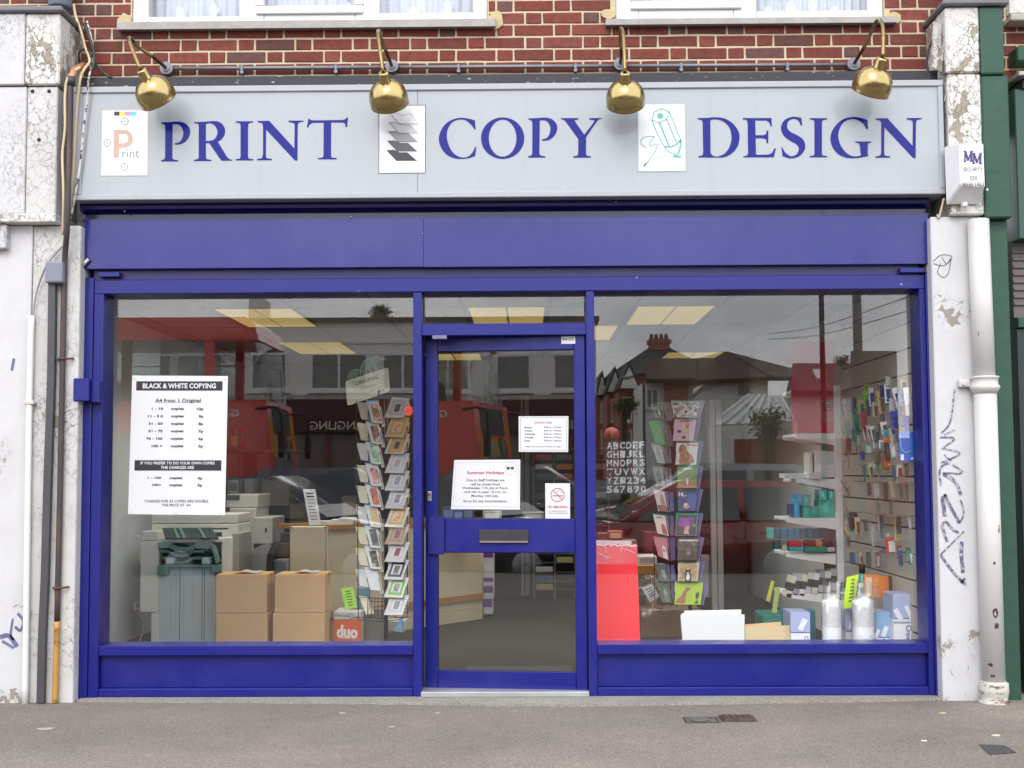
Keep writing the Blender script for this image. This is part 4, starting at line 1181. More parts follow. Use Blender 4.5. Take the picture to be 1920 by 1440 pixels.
# chamfered bottom and left side
A = [(ax0-.005, CB, az0+.10), (ax0-.005, CB, az1), (ax1, CB, az1), (ax1, CB, az0+.02), (ax0+.02, CB, az0)]
f = [(ax0+.052, AY, az0+.10), (ax0+.052, AY, az1-.006), (ax1-.004, AY, az1-.006), (ax1-.002, AY, az0+.088)]
b_ = [(ax0, CB, az0+.005), (ax0-.004, CB, az1), (ax1, CB, az1), (ax1, CB, az0+.005)]
vs = [mb.bm.verts.new(v) for v in f+b_]
for q in ((0, 1, 2, 3), (4, 5, 1, 0), (5, 6, 2, 1), (6, 7, 3, 2), (7, 4, 0, 3), (4, 7, 6, 5)): mb.bm.faces.new([vs[i] for i in q])
bmesh.ops.bevel(mb.bm, geom=list(mb.bm.edges), offset=.005, segments=2, affect='EDGES')
mb.done('alarm_cover', m_abs, al)
MB().box(ax0+.078, ax0+.105, CB-.05, CB-.01, az0-.012, az0+.012, .003).done('cover_screw', m_abs, al)
for s_ in (P(1788, 357, CB-.03), P(1851, 356, CB-.03)): MB().ball(s_, .008, .008, .008, 8, 6).done('cover_screw', m_abs, al)
m_navy = M('navy ink', (66, 62, 128), .4, var=.05); m_gink = M('grey ink', (84, 84, 98), .4, var=.05)
# serif letter M drawn for the badge
def badge_m(px0, py0, px1, py1):
    def q(u, v): p = P(px0+(px1-px0)*u, py0+(py1-py0)*v, AY-.0012); return (p.x, p.z)
    g = MB()
    for pts, wd in (([(.14, .0), (.14, 1)], .008), ([(.84, 0), (.84, 1)], .013), ([(.16, .02), (.50, .92)], .013), ([(.50, .92), (.82, .02)], .007), ([(0, .03), (.26, .03)], .007), ([(.74, .03), (1.02, .03)], .007), ([(0, .97), (.28, .97)], .007), ([(.68, .97), (1.02, .97)], .007)):
        g.ribbon([q(*p) for p in pts], wd, AY-.0012-random.random()*.0003)
    g.done('badge_letter', m_navy, al)
badge_m(1807, 283, 1824, 303); badge_m(1823, 287, 1841, 307)
for txt, bx in (('SECURITY', (1806, 314, 1843, 321)), ('020', (1818.5, 330, 1832, 338)), ('8330 1963', (1806, 342, 1845, 350))):
    x0, x1, za, zb = rect(*bx, AY-.001)
    lettering(al, txt, (x0, x1, za, zb), m_gink, y=AY-.0012)
# conduits and pipes on the left pilaster
YP = PB-.02
def tubepx(pts, r, y, name, mat, parent, k=4, seg=10):
    return MB().tube([P(a, b, y if len(c) == 0 else c[0]) for a, b, *c in pts], r, seg, k).done(name, mat, parent)
jb = thing('junction_box', 'grey plastic junction box with a flat dark conduit running down to the pavement', 'junction box', P(100, 520, YP))
xa, xb, za, zb = rect(84, 489, 117, 530, YP-.05)
MB().box(xa, xb, YP-.05, PB, za, zb, .012, 3).done('box_cover', M('grey plastic box', (132, 134, 150), .4, var=.05), jb)
mb = MB()
cl = [(99, 530), (97, 700), (90, 900), (85, 1080), (80, 1190), (77, 1318)]
for (a, b), (c, d) in zip(cl[:-1], cl[1:]):
    p, q = P(a, b, YP), P(c, d, YP); w_ = .020
    mb.prism([(p.x-w_, p.z), (p.x+w_, p.z), (q.x+w_, q.z), (q.x-w_, q.z)], YP-.018, PB, 'y')
mb.done('flat_conduit', M('dark grey conduit', (72, 72, 78), .5, var=.10), jb)
bp = thing('service_pipe', 'thin iron service pipe, dark above and bare yellow rust at its foot', 'pipe', P(110, 1318, YP))
m_dk = mat_rust('brown black pipe', (66, 54, 58), (92, 66, 56), scale=8, thr=.55, rough=.5, stretch=(1, 1, .5))
tubepx([(132, 148, -.19), (130, 260, -.19), (126, 420, -.19), (121, 500, YP), (117, 700, YP), (112, 950, YP), (107, 1165, YP)], .0165, YP, 'pipe_run', m_dk, bp)
tubepx([(107, 1165, YP), (105, 1240, YP), (103, 1322, YP)], .0165, YP, 'pipe_foot', mat_rust('yellow rust', (196, 148, 62), (140, 92, 44), (90, 60, 36), scale=10, thr=.55, rough=.6, stretch=(1, 1, .6)), bp)
tubepx([(158, 122, .15), (150, 126, -.02), (140, 132, -.14), (135, 143, -.19), (133, 150, -.19)], .020, YP, 'pipe_elbow', M('copper bend', (206, 144, 100), .4, metal=.3), bp)
MB().tube([P(134, 144, -.19), P(133, 160, -.19)], .024, 12, 0).done('pipe_socket', M('black sleeve', (54, 54, 58), .5), bp)
for (px, py) in ((119, 673), (110, 1102)):
    c = P(px, py, YP); MB().tube([c+Vector((-.035, .015, 0)), c+Vector((-.02, -.018, 0)), c+Vector((.02, -.018, .0)), c+Vector((.05, .018, .004))], .006, 8, 4).done('pipe_bracket', M('rusty bracket', (96, 60, 44), .7), bp)
wp = thing('cable_duct', 'slim white painted pipe standing left of the dark conduits', 'pipe', P(50, 1318, YP))
tubepx([(59, 592, YP), (55, 760, YP), (50, 1100, YP), (47, 1325, YP)], .018, YP, 'duct_run', mat_rust('white duct', (238, 238, 234), (170, 116, 70), scale=5, thr=.74, rough=.4, stretch=(1, 1, .4), soft=.03), wp)
c = P(56, 755, YP); MB().box(c.x-.028, c.x+.028, YP-.022, PB, c.z-.01, c.z+.01, .003).done('pipe_bracket', m_wpipe, wp)
cb = 'loose cables around the left corbel'
def cable(pts, r, mat, label):
    p0 = P(pts[0][0], pts[0][1], pts[0][2])
    tag(MB().tube([P(a, b, y) for a, b, y in pts], r, 8, 6).done('cable', mat, None), label, 'cable', cb)
m_cream = M('cream cable', (214, 196, 158), .5, var=.1); m_blk = M('black cable', (40, 40, 42), .5); m_greyc = M('grey cable', (150, 148, 146), .5)
cable([(138, 8, .1), (142, 30, .1), (152, 60, .08), (160, 90, .06), (168, 114, .02), (158, 130, -.06), (150, 150, -.14), (143, 220, -.14), (137, 330, -.14), (131, 400, -.10)], .008, m_cream, 'cream cable falling from the corbel top across the end of the sign')
cable([(150, 126, -.14), (128, 145, -.2), (122, 180, -.2), (122, 240, -.2), (117, 290, -.2), (119, 360, -.2), (118, 440, -.16)], .008, m_cream, 'cream cable hugging the dark service pipe beside the left corbel')
cable([(163, 40, .12), (172, 75, .1), (176, 100, .05), (170, 130, 0), (166, 150, -.14), (163, 190, -.14), (156, 250, -.14), (150, 310, -.14), (141, 366, -.14), (133, 410, -.12)], .006, mat_rust('flaking cable', (226, 224, 216), (60, 60, 64), scale=30, thr=.52, stretch=(1, 1, 1)), 'mottled black and white cable hanging down over the left end of the sign')
cable([(158, 44, .12), (168, 72, .08), (175, 95, .06), (176, 118, .02), (168, 140, .0)], .010, m_blk, 'black cable curling from the bricks beside the left corbel')
cable([(176, 116, .05), (186, 128, .02), (198, 140, 0), (210, 146, 0)], .007, m_blk, 'black cable end lying along the timber strip')
cable([(117, 462, YP), (100, 480, YP), (86, 500, YP-.02), (74, 530, YP), (66, 560, YP), (62, 600, YP)], .005, m_greyc, 'thin grey cable looping from the junction box to the white pipe')
cable([(150, 120, .1), (148, 100, .06), (160, 92, .06), (170, 104, .04), (160, 116, .02)], .006, m_blk, 'black cable loop behind the orange pipe bend')
cable([(1752, 70, .0), (1742, 90, .02), (1738, 112, .02), (1740, 136, .02)], .007, m_blk, 'black cable hanging beside the right corbel')
cable([(1770, 372, -.12), (1764, 395, -.11), (1760, 408, -.11), (1757, 402, -.11)], .006, m_cream, 'frayed pale cable ends under the right end of the sign')
# bottom of the rainwater pipe above the left corbel
a = rect(86, -30, 131, 11, .05); cxx = (a[0]+a[1])/2
up = MB().lathe([(.01, .0), (.060, .002), (.068, .012), (.068, .5)], (cxx, .09, a[2]), (0, 0, 1), 28).done('downpipe_end', M('blue grey pipe', (118, 132, 148), .45, var=.08), None)
tag(up, 'end of a blue grey downpipe standing on the left corbel', 'pipe')
a = rect(1780, -30, 1836, 4, .05); cxx = (a[0]+a[1])/2
up = MB().lathe([(.01, .0), (.070, .002), (.076, .012), (.076, .4)], (cxx, .06, a[2]), (0, 0, 1), 28).done('downpipe_end', M('black pipe', (44, 44, 48), .5), None)
tag(up, 'black downpipe end standing on the right corbel', 'pipe')
# small white block at the far left
a = rect(-20, 420, 12, 466, PB-.05)
tag(MB().box(a[0]-.3, a[1], PB-.05, PB-.001, a[2], a[3], .006).done('sign_end', m_white3, None), 'end of a white painted board at the left edge of the pilaster', 'board')

# ================================================================== NEIGHBOURING green shop
nb = thing('neighbour_shopfront', 'green neighbouring shopfront with a posted window at the right edge', 'shopfront', (P(1910, 900, 0).x, 0, 0))
gx = P(1897, 300, .05).x
MB().box(gx, gx+3.5, -.02, .2, P(1900, 449, 0).z, P(1900, 168, 0).z, .006).done('green_fascia', M('green fascia', (44, 84, 72), .4, var=.06), nb)
MB().box(gx+.0, gx+3.5, -.10, .2, P(1900, 146, -.05).z, P(1900, 138, -.05).z, .004).done('fascia_ledge', M('pale ledge', (188, 184, 176), .7, var=.2), nb)
MB().box(gx+.04, gx+3.5, -.04, .15, P(1900, 168, -.02).z, P(1900, 148, -.05).z, .004).done('fascia_trim', M('dark trim', (40, 40, 48), .5), nb)
xg1w = P(1899, 600, .12).x
MB().box(xg1w, xg1w+3.2, .10, .2, P(1910, 596, .12).z, P(1910, 450, .1).z).done('rolled_shutter', M('brown shutter', (112, 104, 98), .6, var=.12), nb)
for i in range(9):
    z = P(1910, 455+i*14, .09).z
    MB().box(xg1w, xg1w+3.2, .088, .1, z-.018, z, .003).done('shutter_slat', M('brown shutter', (112, 104, 98), .6, var=.12), nb)
MB().box(xg1w, xg1w+3.2, .04, .2, P(1910, 616, .1).z, P(1910, 597, .1).z, .004).done('green_rail', m_green, nb)
MB().box(xg1w, xg1w+.055, .07, .2, 0, P(1910, 617, .1).z, .004).done('dark_post', M('dark frame', (28, 44, 46), .4), nb)
MB().box(xg1w+.056, xg1w+3.2, .13, .14, .4, P(1910, 618, .1).z).done('pane', m_shopglass, nb)
MB().box(xg1w+.056, xg1w+3.2, .05, .2, 0, .4, .004).done('stall_riser', m_green, nb)
MB().box(xg1w+.056, xg1w+3.2, .9, .95, 0, 2.4).done('dim_interior', M('dim interior', (46, 46, 46), .9), nb)
for i, (y0, y1, c) in enumerate(((676, 740, (226, 226, 222)), (746, 800, (190, 206, 196)), (806, 850, (218, 196, 190)), (856, 930, (196, 206, 216)), (936, 985, (186, 210, 200)), (990, 1060, (228, 228, 226)), (1066, 1150, (120, 130, 190)), (1156, 1235, (206, 208, 214)))):
    a = rect(1912-i*.1+i*.6, y0, 1990, y1, .145)
    pt = tag(MB().box(a[0], a[1], .145, .147, a[2], a[3]).done('posted_notice', paintc(*c, rough=.6), None), ('top white', 'second, pale green', 'third, pinkish', 'fourth, pale blue', 'fifth, mint', 'sixth, plain white', 'seventh, violet blue', 'lowest, light grey')[i]+' notice in the stack posted in the neighbour\'s window', 'notice', 'notices in the neighbouring window')
    g = MB()
    for j in range(4):
        z = a[3]-(a[3]-a[2])*(j+.6)/4.6
        g.box(a[0]+.012, a[0]+.12+.05*random.random(), .1442, .1449, z-.006, z+.006)
    g.done('printed_line', M('ink line', (90, 96, 120), .6), pt)
a = rect(1909, 626, 1925, 646, .12); lettering(nb, 'N', (a[0], a[1]+.05, a[2], a[3]), M('pale lettering', (206, 208, 200), .5), y=.128)
# small green alarm on the neighbour's bricks
a = rect(1902, 90, 1940, 118, .1)
tag(MB().box(a[0], a[1], .06, WALL_Y, a[2], a[3], .008).done('green_bracket', m_green, None), 'small green box fixed to the bricks right of the green corbel', 'box')
nw = thing('neighbour_window', 'pale flaking window corner above the green shop at the top right', 'window', P(1905, 30, .15))
a = rect(1891, -30, 1990, 26, .16); MB().box(a[0], a[1], .15, .24, a[2], a[3]+.3, .004).done('window_frame', m_white2, nw)
a = rect(1893, 27, 1995, 40, .1); MB().box(a[0], a[1], .08, .24, a[2], a[3], .006).done('window_sill', M('old sill', (176, 170, 160), .8, var=.2, bump=.4), nw)

# ================================================================== NOTICES stuck inside the glass
m_paper = M('white paper', (226, 228, 231), .55, var=.012)
m_ink3 = M('black print', (34, 30, 36), .5, var=.05); m_gr3 = M('grey print', (48, 48, 54), .5, var=.05)
m_tape = M('tape', (216, 214, 202), .3, var=.05)
NY = GLASS_Y-.006
def qpx(pts, y): return [P(a, b, y) for a, b in pts]
corn = [(248, 704), (427.5, 705), (422, 966), (240, 964)]
t = thing('price_notice', 'large white black and white copying price notice taped to the left window', 'notice', P(333, 835, NY))
MB().slab(qpx(corn, NY), .0012).done('paper_sheet', m_paper, t)
zn = lambda x, y: (225+x/4.964, 690+y/4.964)
def bar(x0, y0, x1, y1, sh, mat, name='black_bar'):
    return MB().slab(qpx([zn(x0, y0), zn(x1, y0+1), zn(x1-sh, y1+1), zn(x0-sh, y1)], NY-.0008), .0006).done(name, mat, t)
bar(152, 123, 955, 210, 2, m_ink3); bar(136, 858, 944, 955, 2, m_ink3)
def tx(s, x0, y0, x1, y1, mat, bold=.0):
    lettering(t, s, [P(*zn(x0, y0), NY-.0012), P(*zn(x1, y0), NY-.0012), P(*zn(x1-1, y1), NY-.0012), P(*zn(x0-1, y1), NY-.0012)], mat, bold)
tx('BLACK & WHITE COPYING', 212, 142, 893, 190, m_paper, .03)
tx('A4 from 1 Original', 328, 284, 752, 328, m_gr3, .02); bar(328, 318, 752, 321, 0, m_gr3, 'underline')
for i, (a, c, x0) in enumerate((('1 - 10', '10p', 296), ('11 - 3 0', '9p', 262), ('31 - 50', '8p', 266), ('51 - 75', '7p', 264), ('76 - 100', '6p', 244), ('100 +', '5p', 294))):
    y = 366+i*69.5; tx(a, x0, y, 402-i*1.5, y+25, m_gr3, .035); tx('copies', 476-i*1.2, y, 596-i*1.2, y+32, m_gr3, .035); tx(c, (714 if i == 0 else 732-i*.8), y+2, 778-i*.8, y+34, m_gr3, .035)
tx('IF YOU PREFER TO DO YOUR OWN COPIES', 192, 872, 882, 898, m_paper, .02); tx('THE CHARGES ARE', 380, 912, 690, 940, m_paper, .02)
for i, (a, c, x0) in enumerate((('1 - 100', '6p', 258), ('100+', '5p', 298))):
    y = 1010+i*66; tx(a, x0, y, 384, y+24, m_gr3, .035); tx('copies', 460-i*2, y, 582-i*2, y+32, m_gr3, .035); tx(c, 724-i*2, y+2, 768-i*2, y+34, m_gr3, .035)
tx('CHARGES FOR A3 COPIES ARE DOUBLE', 228, 1226, 822, 1252, m_gr3, .01); tx('THE PRICE OF  A4', 390, 1264, 656, 1288, m_gr3, .01)
for x, y in ((138, 100), (528, 88), (978, 103), (100, 1345), (520, 1355), (942, 1352)):
    bar(x-18, y-6, x+18, y+6, 0, m_tape, 'tape_tab')

def dq(pts, off): return [PD(a, b, off) for a, b in pts]
def dthing(name, label, cat):
    return thing(name, label, cat, DH, None, DA)
DO = -.014     # just outside the pane's face, inside the frame depth
zd = lambda x, y: (780+x/3.6, 600+y/3.6)
t = dthing('holiday_notice', 'white summer holidays closing notice taped to the door glass', 'notice')
MB().slab(dq([zd(258, 945), zd(704, 942), zd(702, 1280), zd(236, 1277)], DO), .001).done('paper_sheet', m_paper, t, True)
def dt(s, x0, y0, x1, y1, mat, bold=0., parent=None, sk=0):
    lettering(parent or t, s, [PD(*zd(x0+sk, y0), DO+.0008), PD(*zd(x1+sk, y0), DO+.0008), PD(*zd(x1, y1), DO+.0008), PD(*zd(x0, y1), DO+.0008)], mat, bold, local=True)
m_red3 = M('crimson print', (196, 62, 96), .5, var=.05)
dt('Summer Holidays', 345, 1020, 595, 1046, m_red3, .03)
for s_, x0, y0, x1, y1 in (('Due to Staff Holidays we', 342, 1072, 596, 1094), ('will be closed from', 370, 1100, 566, 1117), ('Wednesday 11th July at 4 p.m.', 312, 1125, 624, 1146), ('and will re-open 10 a.m. on', 328, 1152, 608, 1172), ('Monday 16th July.', 374, 1179, 558, 1199), ('Sorry for any inconvenience.', 320, 1213, 616, 1236)):
    dt(s_, x0, y0, x1, y1, m_gr3, .012)
g = MB()
def dst(g, pts, wd, off=DO+.0008):
    q = [PD(*zd(a, b), off) for a, b in pts]
    g.ribbon([(p.x, p.z) for p in q], wd, -off)
for a, b in (((270, 962), (690, 958)), ((690, 958), (688, 1262)), ((688, 1262), (250, 1258)), ((250, 1258), (270, 962))): dst(g, [a, b], .0012)
for i in range(14):
    a = 2*PI*i/14; dst(g, [(640+32*math.cos(a), 1000+36*math.sin(a)), (640+44*math.cos(a+.15), 1000+50*math.sin(a+.15)), (640+32*math.cos(a+.3), 1000+36*math.sin(a+.3))], .0014)
g.done('printed_border', M('pale print', (176, 178, 190), .5), t, True)
g = MB()
for cx in (622, 650): 
    q = [PD(*zd(cx+dx, 1000+dy), DO+.001) for dx, dy in ((-12, -8), (12, -8), (9, 9), (-9, 9))]; g.slab(q, .0004)
g.done('sunglasses_print', M('dark blue print', (50, 52, 96), .5), t, True)
t = dthing('opening_times_notice', 'white framed opening times notice at the top right of the door glass', 'notice')
MB().slab(dq([zd(693, 650), zd(1029, 649), zd(1027, 891), zd(694, 890)], DO), .001).done('paper_sheet', m_paper, t, True)
g = MB()
for a, b in (((705, 660), (1018, 660)), ((1018, 660), (1017, 880)), ((1017, 880), (705, 879)), ((705, 879), (705, 660))): dst(g, [a, b], .0014)
g.done('printed_border', m_gr3, t, True)
m_red4 = M('dull red print', (186, 110, 120), .5)
dt('OPENING TIMES', 797, 687, 918, 699, m_red4, .015)
for i, dname in enumerate(('Monday', 'Tuesday', 'Wednesday', 'Thursday', 'Friday')):
    y = 719+i*22.5; dt(dname, 732, y, 732+(50, 53, 74, 60, 40)[i], y+15, m_gr3, .015); dt('9.00 am - 5.00 pm' if i == 4 else '8.45 am - 5.30 pm', 864, y, 981, y+13, m_gr3, .015)
dt('Please note we close at 5.00 pm on Friday', 740, 850, 976, 861, m_gr3, .01)
t = dthing('no_smoking_sticker', 'white no smoking sticker with a red crossed ring on the door', 'sticker')
MB().slab(dq([zd(872, 1102), zd(1040, 1102), zd(1040, 1341), zd(873, 1340)], DO), .0008).done('sticker_sheet', m_paper, t, True)
g = MB()
dst(g, [(956+45*math.cos(a*PI/16), 1181+45*math.sin(a*PI/16)) for a in range(33)], .0042, DO+.0012); dst(g, [(926, 1150), (988, 1213)], .0042, DO+.0014)
g.done('red_ring', M('red print', (204, 66, 72), .4), t, True)
g = MB(); dst(g, [(922, 1187), (992, 1187)], .0045); dst(g, [(960, 1172), (950, 1160), (965, 1150), (985, 1158), (985, 1170)], .0016)
g.done('cigarette_print', M('grey black print', (70, 72, 78), .4), t, True)
dt('NO SMOKING.', 889, 1253, 1027, 1270, M('red print', (204, 66, 72), .4), .02)
dt('It is against the law to', 896, 1285, 1018, 1296, m_ink3); dt('smoke in these premises', 890, 1299, 1024, 1310, m_ink3)
t = dthing('maker_sticker', 'small white maker\'s sticker on the top rail of the door', 'sticker')
MB().slab(dq([zd(980, 112), zd(1075, 109), zd(1075, 160), zd(981, 161)], .0015), .001).done('sticker_sheet', m_paper, t, True)
lettering(t, 'Jag', [PD(*zd(988, 120), .002), PD(*zd(1022, 119), .002), PD(*zd(1022, 137), .002), PD(*zd(988, 138), .002)], m_ink3, .02, local=True)
g = MB()
for j in range(3):
    q = dq([zd(1028, 119+j*8), zd(1068, 118+j*8), zd(1068, 121+j*8), zd(1028, 122+j*8)], .002); g.slab(q, .0004)
g.done('small_print', m_gr3, t, True)
# neon price star
pc = P(766, 770, GLASS_Y+.03)
pts = [(pc.x+(.021 if i % 2 else .030)*math.cos(2*PI*i/20), pc.z+(.026 if i % 2 else .036)*math.sin(2*PI*i/20)) for i in range(20)]
ps = tag(MB().prism(pts, pc.y, pc.y+.001, 'y').done('price_star', M('neon red card', (250, 74, 52), .5, var=.02), None), 'small neon red star price tag by the top of the left card rack', 'price tag')
g = MB()
for k in range(2): g.box(pc.x-.013, pc.x+.013-.006*k, pc.y-.0012, pc.y-.0002, pc.z+.004-.010*k, pc.z+.007-.010*k)
g.done('printed_line', M('dark red print', (150, 30, 26), .5), ps)

# ================================================================== INSIDE THE SHOP: shell
ALB = 1.0
XW = P(1722, 900, .25).x          # right side wall
XV = -3.02           # left side wall
CEIL = 2.43
FLOOR = .02
BACK = 7.6
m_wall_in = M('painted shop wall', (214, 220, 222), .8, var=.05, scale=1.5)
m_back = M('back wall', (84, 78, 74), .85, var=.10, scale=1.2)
m_carpet = mat_ground('carpet', (30, 29, 27), (40, 38, 37), (54, 52, 49), grain=260, patch=1.6, bump=.5)
slab('shop_floor', XV-.2, XW+.2, .18, BACK, -.3, FLOOR, m_carpet)
slab('side_wall', XV-.25, XV, .21, BACK, FLOOR, CEIL+.3, m_wall_in)
slab('side_wall', XW, XW+.2, .21, BACK, FLOOR, CEIL+.3, m_wall_in)
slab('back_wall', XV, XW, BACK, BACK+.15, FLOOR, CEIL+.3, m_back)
slab('roof_slab', XV-.3, XW+.3, .21, BACK+.2, CEIL+.16, CEIL+.36, M('slab', (90, 90, 90), .9))
slab('side_return', XV-.25, P(191, 900, .25).x-.04, .206, .34, FLOOR, CEIL+.1, m_wall_in)
slab('lintel', XV-.25, XW+.2, .206, .34, z_hd0+.03, zb0+.1, M('lintel plaster', (150, 150, 148), .9))
slab('door_mat', P(870, 1246, .8).x, P(1075, 1246, .8).x, .62, 1.02, FLOOR+.001, FLOOR+.014, mat_ground('mat bristle', (50, 50, 48), (70, 69, 66), (92, 90, 86), grain=180), bev=.004)
# suspended ceiling: tiles, bars, lit panels
xg0 = P(1033, 552, .93).x
TW = .6
cols = range(int((XV-xg0)/TW)-1, int((XW-xg0)/TW)+1)
ce = bpy.data.objects.new('ceiling', None); COL.objects.link(ce); ce['kind'] = 'structure'
ceg = MB()
yn = ray(1000, 575); Y1 = CAMP.y+yn.y*(CEIL-CAMP.z)/yn.z
y0c = Y1-1.2*2
m_tile = M('ceiling tile', (128, 126, 122), .9, var=.05, bump=.2, bscale=50)
m_bar = M('ceiling bar', (82, 80, 78), .6)
m_lamp = M('lit diffuser', (240, 224, 150), .5, var=0, emit=(1.0, .72, .22, .125))
for i in cols:
    x = xg0+TW*i
    if XV < x < XW: ceg.box(x-.012, x+.012, .35, BACK, CEIL-.004, CEIL+.01)
for j in range(0, 9):
    y = y0c+1.2*j
    if .35 < y < BACK: ceg.box(XV, XW, y-.012, y+.012, CEIL-.003, CEIL+.009)
cb_ = ceg.done('ceiling_grid', m_bar, ce)
lights_at = {(-4, 2), (-1, 2), (1, 2), (-4, 4), (0, 3), (-2, 5), (2, 5)}
tile_me = {}
LAMP_W = 6.0
for i in cols:
    for j in range(0, 8):
        xa, xb = max(XV+.002, xg0+TW*i+.013), min(XW-.002, xg0+TW*(i+1)-.013)
        ya, yb = max(.345, y0c+1.2*j+.013), min(BACK, y0c+1.2*(j+1)-.013)
        if xb-xa < .05 or yb-ya < .05: continue
        if (i, j) in lights_at:
            t = thing('ceiling_light', {(-4, 2): 'lit yellowish ceiling panel nearest the front on the left side', (-1, 2): 'lit ceiling panel seen through the pane above the door', (1, 2): 'lit ceiling panel nearest the right display window', (-4, 4): 'lit ceiling panel deep inside over the left of the shop', (0, 3): 'lit ceiling panel just right of the doorway, further in', (-2, 5): 'lit ceiling panel deep inside behind the counter', (2, 5): 'lit ceiling panel deep inside on the right'}[(i, j)], 'ceiling light', ((xa+xb)/2, (ya+yb)/2, CEIL), 'lit panels in the shop ceiling')
            MB().box(xa, xb, ya, yb, CEIL+.004, CEIL+.05).done('light_housing', m_tile, t)
            ld = bpy.data.lights.new('panel light', 'AREA'); ld.shape = 'RECTANGLE'; ld.size = xb-xa-.06; ld.size_y = yb-ya-.06; ld.spread = R(125)
            ld.energy = LAMP_W if ya < 4 else LAMP_W*.05; ld.color = (1.0, .95, .84)
            lo_ = bpy.data.objects.new('panel_light', ld); COL.objects.link(lo_); lo_.location = ((xa+xb)/2, (ya+yb)/2, CEIL-.006); lo_.parent = None
            MB().box(xa+.02, (xa+xb)/2-.008, ya+.02, yb-.02, CEIL-.001, CEIL+.004).done('diffuser', m_lamp, t)
            MB().box((xa+xb)/2+.008, xb-.02, ya+.02, yb-.02, CEIL-.001, CEIL+.004).done('diffuser', m_lamp, t)
        else:
            key = (round(xb-xa, 3), round(yb-ya, 3))
            if key not in tile_me:
                o = MB().box(0, xb-xa, 0, yb-ya, 0, .015).done('ceiling_tile', m_tile, ce); tile_me[key] = o.data
            else:
                o = link('ceiling_tile', tile_me[key], None, ce)
            o.location = (xa, ya, CEIL)

ORD = ['first', 'second', 'third', 'fourth', 'fifth', 'sixth', 'seventh', 'eighth', 'ninth', 'tenth', 'eleventh', 'twelfth', 'thirteenth', 'fourteenth']
# ------------------------------------------------------------------ slatwall on the right side
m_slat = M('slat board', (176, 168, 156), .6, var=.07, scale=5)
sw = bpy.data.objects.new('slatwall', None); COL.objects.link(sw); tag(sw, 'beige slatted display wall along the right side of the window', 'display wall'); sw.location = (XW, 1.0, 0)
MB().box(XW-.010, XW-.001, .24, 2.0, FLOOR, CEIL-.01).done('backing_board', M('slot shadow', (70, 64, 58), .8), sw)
z = FLOOR+.002; o0 = None
while z < CEIL-.02:
    zt = min(z+.142, CEIL-.012)
    if o0 is None or zt-z < .14:
        o = MB().box(XW-.028, XW-.0105, .24, 2.0, z, zt, .003).done('slat', m_slat, sw)
        if o0 is None: o0 = o; z00 = z
    else:
        o = link('slat', o0.data, None, sw); o.location = (0, 0, z-z00)
    z += .152
SX = XW-.03
def colname(c):
    r, g, b = c
    mx_, mn = max(c), min(c)
    if mx_-mn < 32: return 'white' if mx_ > 205 else 'grey' if mx_ > 95 else 'black'
    if r == mx_: return ('yellow' if g > 170 else 'orange' if g > 105 else 'pink' if b > 120 and r > 190 else 'red' if r > 150 else 'brown')
    if g == mx_: return 'teal' if b > .72*g else 'lime' if r > 110 else 'green'
    return 'purple' if r > .72*b and r > g+15 else 'turquoise' if g > .75*b else 'blue'
m_hook = M('chrome wire', (190, 190, 194), .25, metal=.9, var=0)
used_lab = {}
def uniq(lab, place):
    n = used_lab.get(lab, 0); used_lab[lab] = n+1
    return lab+place
def hang(px, py, wd, h, c1, c2, tilt=0.0, where='', what='packet', dist=.09):
    p = PX(px, py, SX)
    y = min(p.y, 1.86); x = SX-dist
    c = P(px, py, y); 
    t = thing('hanging_packet', where, what, (c.x, y, c.z), 'packets hung on the slatted wall')
    s_ = (y+CAM_D)/F_PX
    W, H = wd*s_*1.5, h*s_*1.28
    rot = Matrix.Rotation(R(tilt), 3, 'Y') @ Matrix.Rotation(R(random.uniform(-8, 8)), 3, 'Z')
    pv = (c.x, y, c.z)
    MB().box(c.x-W/2, c.x+W/2, y, y+.008, c.z-H, c.z, .001, 1, rot, pv).done('packet_card', paintc(*c1, rough=.35), t)
    MB().box(c.x-W*.36, c.x+W*.36, y-.008, y-.0005, c.z-H*.92, c.z-H*.26, .002, 1, rot, pv).done('packet_front', paintc(*c2, rough=.25), t)
    MB().tube([(SX+.004, y+.012, c.z-.004), (c.x-.03, y+.012, c.z-.004), (c.x-.036, y+.012, c.z+.006)], .0022, 6, 0).done('hook', m_hook, t)
